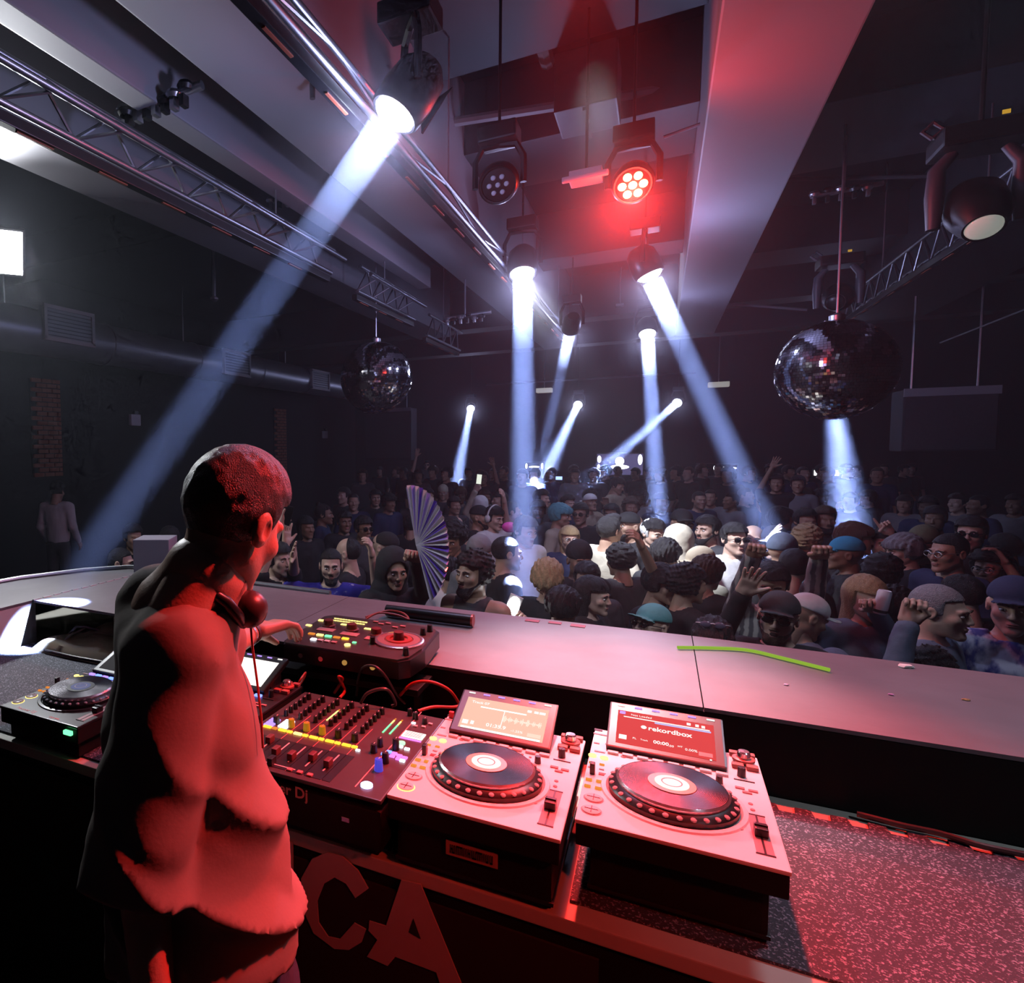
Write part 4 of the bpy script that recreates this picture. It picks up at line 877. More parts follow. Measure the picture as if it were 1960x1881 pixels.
def grow(fn, lo, hi, h):
    lo = np.asarray(lo, float); hi = np.asarray(hi, float); c = 4
    nb = np.ceil((hi - lo) / (h * c)).astype(int); n = nb * c + 1
    g = np.stack(np.meshgrid(*[np.arange(k) for k in nb], indexing='ij'), -1).reshape(-1, 3)
    d0 = fn(lo + (g + .5) * h * c); near = np.abs(d0) < h * c * 1.35
    D = np.where(d0.reshape(nb) > 0, 1., -1.).repeat(c, 0).repeat(c, 1).repeat(c, 2)
    D = np.pad(D, ((0, 1),) * 3, mode='edge')
    o = np.stack(np.meshgrid(*[np.arange(c + 1)] * 3, indexing='ij'), -1).reshape(-1, 3)
    idx = (g[near][:, None, :] * c + o[None]).reshape(-1, 3)
    flat = np.unique(np.ravel_multi_index(idx.T, n)); ii = np.stack(np.unravel_index(flat, n), -1)
    D.reshape(-1)[flat] = fn(lo + ii * h)
    S = D < 0; cells = tuple(k - 1 for k in n)
    cn = sum(S[e[0]:e[0] + cells[0], e[1]:e[1] + cells[1], e[2]:e[2] + cells[2]].astype(np.int8) for e in _E)
    act = (cn > 0) & (cn < 8); ci = np.stack(np.nonzero(act), -1); vid = -np.ones(cells, int); vid[act] = np.arange(len(ci))
    val = np.stack([D[ci[:, 0] + e[0], ci[:, 1] + e[1], ci[:, 2] + e[2]] for e in _E], 1)
    acc = np.zeros((len(ci), 3)); cnt = np.zeros(len(ci))
    for a, b in _ED:
        m = (val[:, a] < 0) != (val[:, b] < 0); t = np.where(m, val[:, a] / np.where(m, val[:, a] - val[:, b], 1), 0)
        acc += np.where(m[:, None], _E[a] + (_E[b] - _E[a]) * t[:, None], 0); cnt += m
    V = lo + (ci + acc / cnt[:, None]) * h; F = []
    for ax in range(3):
        u, v = [(1, 2), (2, 0), (0, 1)][ax]; s0 = [slice(None)] * 3; s1 = [slice(None)] * 3
        s0[ax] = slice(0, -1); s1[ax] = slice(1, None); A = S[tuple(s0)]; B = S[tuple(s1)]; X = A != B
        p = np.stack(np.nonzero(X), -1)
        ok = (p[:, u] > 0) & (p[:, v] > 0) & (p[:, u] < n[u] - 1) & (p[:, v] < n[v] - 1); p = p[ok]
        du = np.zeros(3, int); du[u] = 1; dv = np.zeros(3, int); dv[v] = 1
        q = [vid[tuple((p - x).T)] for x in (du + dv, dv, 0 * du, du)]
        q = np.stack(q, 1); fl = A[tuple(p.T)]; q[~fl] = q[~fl][:, ::-1]; F.append(q)
    F = np.concatenate(F); return V, F[(F >= 0).all(1)]
def xf(VF, M):
    M = np.array(M); V, F = VF
    if np.linalg.det(M[:3, :3]) < 0: F = F[:, ::-1]
    return V @ M[:3, :3].T + M[:3, 3], F
def fuse(parts):
    V = []; F = []; n = 0
    for v, f in parts: V.append(v); F.append(f + n); n += len(v)
    return np.concatenate(V), np.concatenate(F)
def fmesh(name, VF, m, deg=60):
    V, F = VF; me = bpy.data.meshes.new(name); me.vertices.add(len(V)); me.vertices.foreach_set('co', V.astype(np.float32).ravel())
    me.loops.add(F.size); me.loops.foreach_set('vertex_index', F.astype(np.int32).ravel())
    me.polygons.add(len(F)); me.polygons.foreach_set('loop_start', np.arange(0, F.size, 4, dtype=np.int32))
    me.update(calc_edges=True); me.polygons.foreach_set('use_smooth', np.ones(len(F), bool)); me.materials.append(m); me.update(); return me

# ---- head, facing -y, centre of the skull at the origin, chin near z = -.125
def head_field(P):
    Q = P.copy(); Q[:, 0] = np.abs(Q[:, 0])
    d = f_ell(Q, (0, .018, .030), (.077, .096, .090))
    d = smin(d, f_ell(Q, (0, -.030, -.030), (.062, .066, .080)), .03)
    d = smin(d, f_cone(Q, (.047, -.005, -.055), (.012, -.076, -.100), .020, .019), .03)
    d = smin(d, f_ell(Q, (.042, -.064, -.022), (.022, .020, .018)), .025)
    d = smin(d, f_cone(Q, (.012, -.090, .024), (.042, -.080, .022), .010, .009), .014)
    d = -smin(-d, f_ell(Q, (.032, -.104, .004), (.019, .014, .013)), .012)
    d = smin(d, f_cone(Q, (0, -.094, .010), (0, -.112, -.026), .007, .011), .010)
    d = smin(d, f_ell(Q, (.011, -.104, -.030), (.009, .010, .008)), .006)
    d = smin(d, f_ell(Q, (0, -.094, -.060), (.024, .010, .006)), .006)
    d = smin(d, f_ell(Q, (0, -.091, -.072), (.020, .010, .007)), .006)
    d = smin(d, f_ell(Q, (0, -.088, -.104), (.020, .015, .016)), .015)
    e = f_ell(Q, (.081, .012, -.004), (.010, .022, .032)); e = np.maximum(e, -f_ell(Q, (.092, .006, 0), (.010, .012, .020)))
    d = smin(d, e, .008)
    return smin(d, f_cone(Q, (0, .022, -.06), (0, .040, -.19), .053, .058), .025)
HB_LO, HB_HI = (-.11, -.15, -.20), (.11, .14, .14)
HEAD_N = grow(head_field, HB_LO, HB_HI, .0065); HEAD_F = grow(head_field, HB_LO, HB_HI, .011)
# ---- hands: wrist at the origin, fingers along +z, palm facing -y, thumb on +x
def hand_field(pose):
    fx = (.030, .010, -.011, -.031); ln = (.070, .078, .072, .056); spl = (.16, .04, -.08, -.22)
    def f(P):
        d = f_box(P, (0, 0, .048), (.040, .014, .046), .013); d = smin(d, f_cone(P, (0, 0, -.03), (0, 0, .02), .026, .025), .02)
        for i in range(4):
            b = np.array((fx[i], 0, .090)); L = ln[i]; s = spl[i] * (1 if pose == 'open' else .3)
            curl = {'open': 0.12, 'relax': .55, 'claw': .9, 'fist': 2.0, 'grip': 1.3, 'point': (0.05 if i == 0 else 2.0)}[pose]
            a = curl * .5; p = b; di = 0
            for seg, fr in enumerate((.45, .32, .23)):
                di = a if seg == 0 else di + curl * (.75 if seg == 1 else .5)
                q = p + L * fr * np.array((math.sin(s) * (1 if seg == 0 or pose == 'open' else .3), -math.sin(di), math.cos(di)))
                d = smin(d, f_cone(P, p, q, .0098 - seg * .0008, .009 - seg * .0008), .005); p = q
        th = {'open': ((.062, -.006, .055), (.085, -.012, .082)), 'relax': ((.052, -.022, .060), (.058, -.040, .090)), 'claw': ((.048, -.030, .06), (.048, -.055, .09)),
              'fist': ((.048, -.026, .058), (.022, -.044, .082)), 'grip': ((.046, -.034, .055), (.030, -.062, .075)), 'point': ((.046, -.026, .058), (.020, -.042, .080))}[pose]
        d = smin(d, f_cone(P, (.026, -.006, .022), th[0], .016, .012), .012); return smin(d, f_cone(P, th[0], th[1], .012, .0085), .006)
    return f
HANDS = {p: grow(hand_field(p), (-.075, -.10, -.06), (.11, .04, .20), .0052) for p in ('open', 'relax', 'claw', 'fist', 'grip', 'point')}
def hand_at(pose, wrist, direction, palm, side, scale=1.0):
    z = Vector(direction).normalized(); y = -Vector(palm); y = (y - z * y.dot(z)).normalized(); x = y.cross(z)
    M = Matrix.Identity(4)
    for i, a in enumerate((x * side, y, z)):
        for r in range(3): M[r][i] = a[r] * scale
    M.translation = Vector(wrist); return xf(HANDS[pose], M)

# ---- hair, caps and face pieces share the head's frame
def hair_field(style):
    def f(P):
        Q = P.copy(); n = vnoise(P * (1, 1, .6), 95, 3) * .005 + vnoise(P, 240, 4) * .003
        sk = np.minimum(f_ell(Q, (0, .018, .032), (.079, .099, .092)), 1)
        line = np.maximum(-(Q[:, 1] + .060 - np.clip(Q[:, 2] - .03, -.2, .06) * .9), -(Q[:, 2] + .06 + (Q[:, 1] < .0) * .0))
        front = (-.045 - Q[:, 1]) + np.clip(.055 - Q[:, 2], -1, .2) * .0
        face = np.maximum(Q[:, 2] - .070 + Q[:, 0] ** 2 * 2.2, Q[:, 1] + .028)              # region of the face: below the brow line and in front of the ears
        if style == 'buzz': d = np.maximum(sk - .004 + n * .3, -(Q[:, 2] + .045)); return np.maximum(d, -face)
        if style == 'short': d = np.maximum(np.minimum(sk, f_ell(Q, (0, .0, .055), (.080, .095, .078))) - .012 + n, -(Q[:, 2] + .05)); return np.maximum(d, -face)
        if style == 'quiff':
            d = smin(sk - .008, f_ell(Q, (0, -.04, .115), (.055, .06, .035)), .03) + n; return np.maximum(np.maximum(d, -(Q[:, 2] + .05)), -face)
        if style == 'curly':
            d = sk - .028 + vnoise(P, 120, 5) * .016 + vnoise(P, 260, 15) * .006; return np.maximum(np.maximum(d, -(Q[:, 2] + .06)), -face)
        if style == 'afro':
            d = f_ell(Q, (0, .03, .055), (.135, .135, .125)) + vnoise(P, 110, 6) * .014 + vnoise(P, 260, 16) * .007; return np.maximum(d, -np.maximum(Q[:, 2] - .06, Q[:, 1] + .02))
        if style == 'mop':
            d = smin(sk - .024, f_ell(Q, (0, -.03, .06), (.088, .085, .055)), .03) + vnoise(P * (1, 1, .3), 130, 7) * .011 + vnoise(P * (1, 1, .5), 260, 17) * .004
            return np.maximum(np.maximum(d, -(Q[:, 2] + .07)), -np.maximum(Q[:, 2] - .035, Q[:, 1] + .03))
        if style == 'long':
            d = smin(sk - .018, f_box(Q, (0, .045, -.11), (.085, .045, .17), .04), .04) + vnoise(P * (1, 1, .15), 140, 8) * .005
            return np.maximum(d, -np.maximum(Q[:, 2] - .052, Q[:, 1] + .012))
        if style == 'bun':
            d = smin(sk - .010, f_ell(Q, (0, .07, .125), (.036, .036, .034)), .012) + n; return np.maximum(np.maximum(d, -(Q[:, 2] + .05)), -face)
        if style == 'receding':
            d = np.maximum(sk - .006 + n * .4, -(Q[:, 2] + .05)); return np.maximum(d, -np.maximum(Q[:, 2] - .5, Q[:, 1] - .03))
        if style == 'ponytail':
            d = smin(sk - .010, f_cone(Q, (0, .11, .05), (0, .13, -.14), .032, .018), .03) + n; return np.maximum(d, -np.maximum(Q[:, 2] - .055, Q[:, 1] + .012))
        if style == 'cap':
            d = np.maximum(f_ell(Q, (0, .014, .048), (.089, .108, .092)), .040 - Q[:, 2])
            b = np.maximum(f_ell(Q, (0, -.075, .048), (.078, .095, .04)), np.abs(Q[:, 2] - .046 + (Q[:, 1] + .10) * .12 + Q[:, 0] ** 2 * 2.5) - .004)
            return smin(d, b, .006)
        if style == 'beanie': return np.maximum(f_ell(Q, (0, .018, .055), (.092, .112, .105)) + vnoise(P, 60, 2) * .002, .022 - Q[:, 2])
        if style == 'hood':
            d = smin(f_ell(Q, (0, .025, .03), (.112, .125, .125)), f_cone(Q, (0, .05, -.08), (0, .05, -.20), .11, .14), .05) + vnoise(P, 35, 5) * .006
            return np.maximum(d, -f_ell(Q, (0, -.10, -.02), (.078, .115, .105)))
        if style == 'headscarf':
            d = smin(sk - .014, f_cone(Q, (.0, .09, .0), (.03, .14, -.06), .03, .015), .03) + vnoise(P, 50, 9) * .003; return np.maximum(np.maximum(d, -(Q[:, 2] + .04)), -face)
        if style == 'beard':
            d = smin(f_cone(np.stack([np.abs(Q[:, 0]), Q[:, 1], Q[:, 2]], 1), (.060, -.012, -.040), (.014, -.080, -.102), .017, .026), f_ell(Q, (0, -.075, -.108), (.032, .030, .026)), .03) + n * .6
            d = np.minimum(d, f_ell(Q, (0, -.101, -.049), (.028, .009, .006)))
            return np.maximum(d, -f_ell(Q, (0, -.105, -.065), (.024, .02, .011)))
    return f
HAIR = {}
def hair_mesh(style, far=False):
    k = (style, far)
    if k not in HAIR:
        lo, hi = (-.16, -.21, -.34 if style in ('long', 'hood', 'ponytail') else -.16), (.16, .20, .22)
        HAIR[k] = fmesh(style, grow(hair_field(style), lo, hi, .011 if far else .007), BLKM)
    return HAIR[k]
def mk_glasses():
    b = MB()
    for s in (-1, 1):
        b.ell((s * .033, -.103, .004), (.027, .006, .019), 14, 8, mi=0); b.tube([(s * .058, -.098, .010), (s * .078, -.05, .010), (s * .084, .01, .008)], .0028, 5, mi=1)
    b.tube([(-.010, -.110, .010), (0, -.114, .012), (.010, -.110, .010)], .003, 5, mi=1); return b
def mk_clear():
    b = MB()
    for s in (-1, 1):
        b.tube([(s * .033 + .024 * math.cos(a), -.108, .004 + .018 * math.sin(a)) for a in [2 * PI * k / 14 for k in range(15)]], .002, 5, mi=0); b.tube([(s * .057, -.104, .008), (s * .084, .01, .008)], .002, 5, mi=0)
    b.tube([(-.009, -.110, .008), (.009, -.110, .008)], .002, 5); return b
EYEW = mat('eye_white', (.75, .72, .7), .25); IRIS = mat('iris_brown', (.03, .015, .01), .15); LIP = mat('lip', (.38, .15, .13), .5); MOUTH = mat('mouth_dark', (.03, .01, .01), .7)
def mk_eyes():
    b = MB()
    for s in (-1, 1): b.ell((s * .032, -.0850, .002), (.0130, .010, .0058), 12, 8, mi=0).ell((s * .032, -.0925, .002), (.0052, .004, .0048), 10, 6, mi=1)
    return b
def mk_brows():
    b = MB()
    for s in (-1, 1): b.tube([(s * .013, -.100, .022), (s * .030, -.100, .028), (s * .050, -.088, .022)], [.003, .004, .002], 6)
    return b
ACC = {}
def acc(kind):
    if kind not in ACC:
        if kind == 'sunglasses': m = mk_glasses().mesh(kind, [mat('dark_lens', (.01, .01, .012), .06), BLK], True)
        elif kind == 'white_sunglasses': m = mk_glasses().mesh(kind, [mat('smoky_lens', (.12, .11, .16), .1), mat('white_frame', (.85, .85, .9), .3)], True)
        elif kind == 'glasses': m = mk_clear().mesh(kind, [STEEL], True)
        elif kind == 'eyes': m = mk_eyes().mesh(kind, [EYEW, IRIS], True)
        elif kind == 'eyebrows': m = mk_brows().mesh(kind, BLKM, True)
        elif kind == 'lips': m = MB().ell((0, -.0985, -.0605), (.021, .007, .0042), 14, 6).ell((0, -.0965, -.0695), (.018, .007, .0052), 14, 6).mesh(kind, LIP, True)
        elif kind == 'open_mouth': m = MB().ell((0, -.098, -.068), (.017, .008, .012), 14, 8, mi=1).ell((0, -.1, -.056), (.021, .006, .004), 12, 6).ell((0, -.096, -.080), (.018, .007, .0045), 12, 6).mesh(kind, [LIP, MOUTH], True)
        ACC[kind] = m
    return ACC[kind]
def use_mat(o, m):
    o.material_slots[0].link = 'OBJECT'; o.material_slots[0].material = m; return o
SKIN = {k: mat('skin_' + k, c, .5, noise=.05, nscale=30, bump=.06, bscale=150) for k, c in
        dict(light=(.60, .40, .31), tan=(.44, .27, .19), brown=(.25, .14, .09), dark=(.10, .055, .035)).items()}
HC = {k: mat('hair_' + k, c, .38, noise=.5, nscale=110, bump=.9, bscale=240) for k, c in
      dict(black=(.010, .009, .012), brown=(.06, .032, .018), blond=(.45, .32, .17), grey=(.30, .30, .33), teal=(.12, .42, .50), auburn=(.10, .035, .02), white=(.75, .75, .75)).items()}
def cloth(name, c, **k): return mat('cloth_' + name, c, .85, noise=.12, nscale=14, bump=.5, bscale=16, **k)
CL = dict(black=cloth('black', (.016, .016, .02)), charcoal=cloth('charcoal', (.05, .05, .058)), grey=cloth('grey', (.22, .22, .24)), white=cloth('white', (.72, .72, .72)), navy=cloth('navy', (.02, .03, .09)),
          cream=cloth('cream', (.50, .46, .36)), red=cloth('red', (.40, .04, .03)), olive=cloth('olive', (.12, .12, .07)), denim=cloth('denim', (.10, .14, .24)), beige=cloth('beige', (.42, .36, .26)), steel=cloth('steel', (.13, .17, .25)),
          stripe=two_tone('cloth_striped_grey', (.10, .10, .11), (.42, .41, .38), 7, .5, .18, 'wave', .85, (1, 1, 3)), royal=two_tone('cloth_royal_white', (.05, .04, .42), (.7, .7, .8), 11, .66, .04, 'noise', .8),
          tie=two_tone('cloth_tie_dye', (.05, .07, .32), (.62, .66, .85), 22, .5, .10, 'noise', .85, (1, 1, .5)), print=two_tone('cloth_white_print', (.85, .85, .88), (.05, .05, .08), 24, .70, .02, 'noise', .8, (1, 1, .5)),
          teal=cloth('teal', (.10, .36, .38)), blue=cloth('blue', (.04, .30, .50)))
TROU = None
def trousers(parent, m=None):
    global TROU
    if TROU is None:
        f = lambda P: smin(smin(f_ell(P, (0, 0, .93), (.165, .115, .12)), f_cone(P, (-.09, 0, .86), (-.11, 0, .06), .085, .055), .04), f_cone(P, (.09, 0, .86), (.11, 0, .06), .085, .055), .04)
        TROU = (fmesh('trousers', grow(f, (-.24, -.2, -.02), (.24, .2, 1.10), .03), BLKM), MB().ell((-.11, -.05, .045), (.05, .13, .045), 10, 6).ell((.11, -.05, .045), (.05, .13, .045), 10, 6).mesh('shoes', BLKM, True))
    use_mat(link('trousers', TROU[0], parent), m or CL['charcoal']); link('shoes', TROU[1], parent)
def person(label, pos, h, yaw, head=(0, 0, 0), skin='tan', hair='short', hcol='black', top='tee', tcol='black', arms=None, ex=(), group=None, lod=0, seed=1):
    """pos = feet; body faces -y before the turn by yaw; arms = {side: (elbow, wrist, handpose, palm)} in world space, side -1 / +1 = local x"""
    t = thing('person', label, 'person', pos, (0, 0, yaw), group); s = h / 1.74
    Ry = Matrix.Rotation(-yaw, 4, 'Z'); loc = lambda p: np.array(Ry @ (Vector(p) - Vector(pos))) / s
    A = {}
    if lod == 0 and 'no_face' in ex: pass
    for sd in (-1, 1):
        sh = np.array((sd * .175, .01, 1.405))
        if arms and sd in arms:
            el, wr, hp, pm = arms[sd]; wr = loc(wr)
            if el is None:
                mid = (sh + wr) / 2; L = np.linalg.norm(wr - sh); o = math.sqrt(max(.0, .27 ** 2 - (L / 2) ** 2)); el = mid + o * np.array((sd * .55, .1, -.8))
            else: el = loc(el)
            if np.linalg.norm(wr - sh) > .62: sh = sh + (wr - sh) / np.linalg.norm(wr - sh) * .05
            pm = np.array(Ry.to_3x3() @ Vector(pm))
        else: el = sh + (sd * .06, .02, -.27); wr = el + (0, -.14, -.20); hp = 'relax'; pm = np.array((-sd, 0, 0))
        A[sd] = (sh, el, wr, hp, pm)
    hc = np.array((0, -.02, 1.615)); Mh = Matrix.Translation(hc) @ Matrix.Rotation(head[0], 4, 'Z') @ Matrix.Rotation(head[1], 4, 'X') @ Matrix.Rotation(head[2], 4, 'Y')
    def torso(P, g=0.0):
        d = f_ell(P, (0, .0, 1.26), (.168 + g, .112 + g, .20 + g)); d = smin(d, f_ell(P, (0, -.005, 1.04), (.150 + g, .108 + g, .20 + g)), .06)
        return smin(d, f_cone(P, (-.135, .012, 1.405), (.135, .012, 1.405), .062 + g, .062 + g), .06)
    def body(P):
        d = smin(torso(P), f_cone(P, (0, .02, 1.42), hc + (0, .035, -.09), .062, .055), .03)
        for sd in (-1, 1):
            sh, el, wr, hp, pm = A[sd]; d = smin(d, f_cone(P, sh, el, .052, .040), .035); d = smin(d, f_cone(P, el, wr, .041, .027), .015)
        return d
    pts = np.array([p for sd in A for p in A[sd][:3]]); lo = np.minimum(pts.min(0) - .1, (-.25, -.18, .82)); hi = np.maximum(pts.max(0) + .1, (.25, .18, 1.64))
    vox = (.014, .018, .024)[lod]
    parts = [grow(body, lo, hi, vox), xf(HEAD_F if lod else HEAD_N, Mh)]
    if lod < 2 or arms:
        for sd in A:
            sh, el, wr, hp, pm = A[sd]
            if (arms and sd in arms) or lod == 0: parts.append(hand_at(hp, wr, wr - el, pm, -sd))
    V, F = fuse(parts); V = V * s
    link('body', fmesh('body', (V, F), SKIN[skin]), t)
    # clothes
    if top:
        frac = {'tee': .62, 'long': 1.0, 'tank': 0, 'hoodie': 1.0}[top]
        def shirt(P):
            w = vnoise(P, 26, seed) * .006 + vnoise(P * (1, 1, .5), 60, seed + 1) * .003
            d = torso(P, .014 if top != 'hoodie' else .024)
            if top == 'tank': d = np.maximum(d, np.abs(P[:, 0]) - .105 - np.clip(1.33 - P[:, 2], 0, .2) * .6)
            else:
                for sd in (-1, 1):
                    sh, el, wr, hp, pm = A[sd]; e2 = sh + (el - sh) * min(1, frac / .8 if frac < 1 else 1)
                    d = smin(d, f_cone(P, sh, e2, .068, .062 if frac < 1 else .056), .03)
                    if frac == 1: d = smin(d, f_cone(P, el, wr - (wr - el) * .06, .056, .042), .02)
            d = d + w; d = np.maximum(d, .84 - P[:, 2])
            return np.maximum(d, -f_cone(P, (0, .015, 1.44), (0, -.01, 1.70), .072, .10))
        link('hooded_top' if top == 'hoodie' else ('tank_top' if top == 'tank' else 'shirt'), None, t) if False else None
        V, F = grow(shirt, lo - .05, hi + .05, vox); link({'hoodie': 'hooded_top', 'tank': 'tank_top', 'long': 'jacket', 'tee': 'shirt'}[top], fmesh('shirt', (V * s, F), CL[tcol]), t)
    trousers(t, CL['charcoal'] if seed % 2 else CL['denim'])
    S4 = Matrix.Diagonal((s, s, s, 1)); far = lod > 0
    def put(nm, me, m=None, M=None):
        o = link(nm, me, t); o.matrix_local = S4 @ Mh @ (M or Matrix.Identity(4))
        if m: use_mat(o, m)
        return o
    if hair: put('hair', hair_mesh(hair, far), HC[hcol])
    for e in ex:
        k, c = e if isinstance(e, tuple) else (e, None)
        if k == 'no_face': continue
        if k in ('cap', 'beanie', 'hood', 'headscarf'): put(k, hair_mesh(k, far), CL[c])
        elif k == 'cap_back': put('cap', hair_mesh('cap', far), CL[c], Matrix.Rotation(PI, 4, 'Z'))
        elif k == 'beard': put('beard', hair_mesh('beard', far), HC[c or hcol])
        elif k == 'sunglasses_up': put('sunglasses', acc('white_sunglasses'), None, Matrix.Translation((0, .035, .085)) @ Matrix.Rotation(-.5, 4, 'X'))
        elif k == 'headphones':
            b = MB()
            for sx in (-1, 1): b.ell((sx * .095, .01, 0), (.022, .036, .042), 12, 8)
            b.tube([(.1 * math.cos(a), .01, .02 + .125 * math.sin(a)) for a in [PI * q / 12 for q in range(13)]], .010, 8); put('headphones', b.mesh('headphones', CL['white'], True))
        else: put(k, acc(k))
    if lod == 0 and 'no_face' not in ex:
        if not any(x in ex for x in ('sunglasses',)): put('eyes', acc('eyes'))
        use_mat(put('eyebrows', acc('eyebrows')), HC['brown' if hcol not in ('black',) else 'black']); 
        if 'open_mouth' not in ex: put('lips', acc('lips'))
    return t
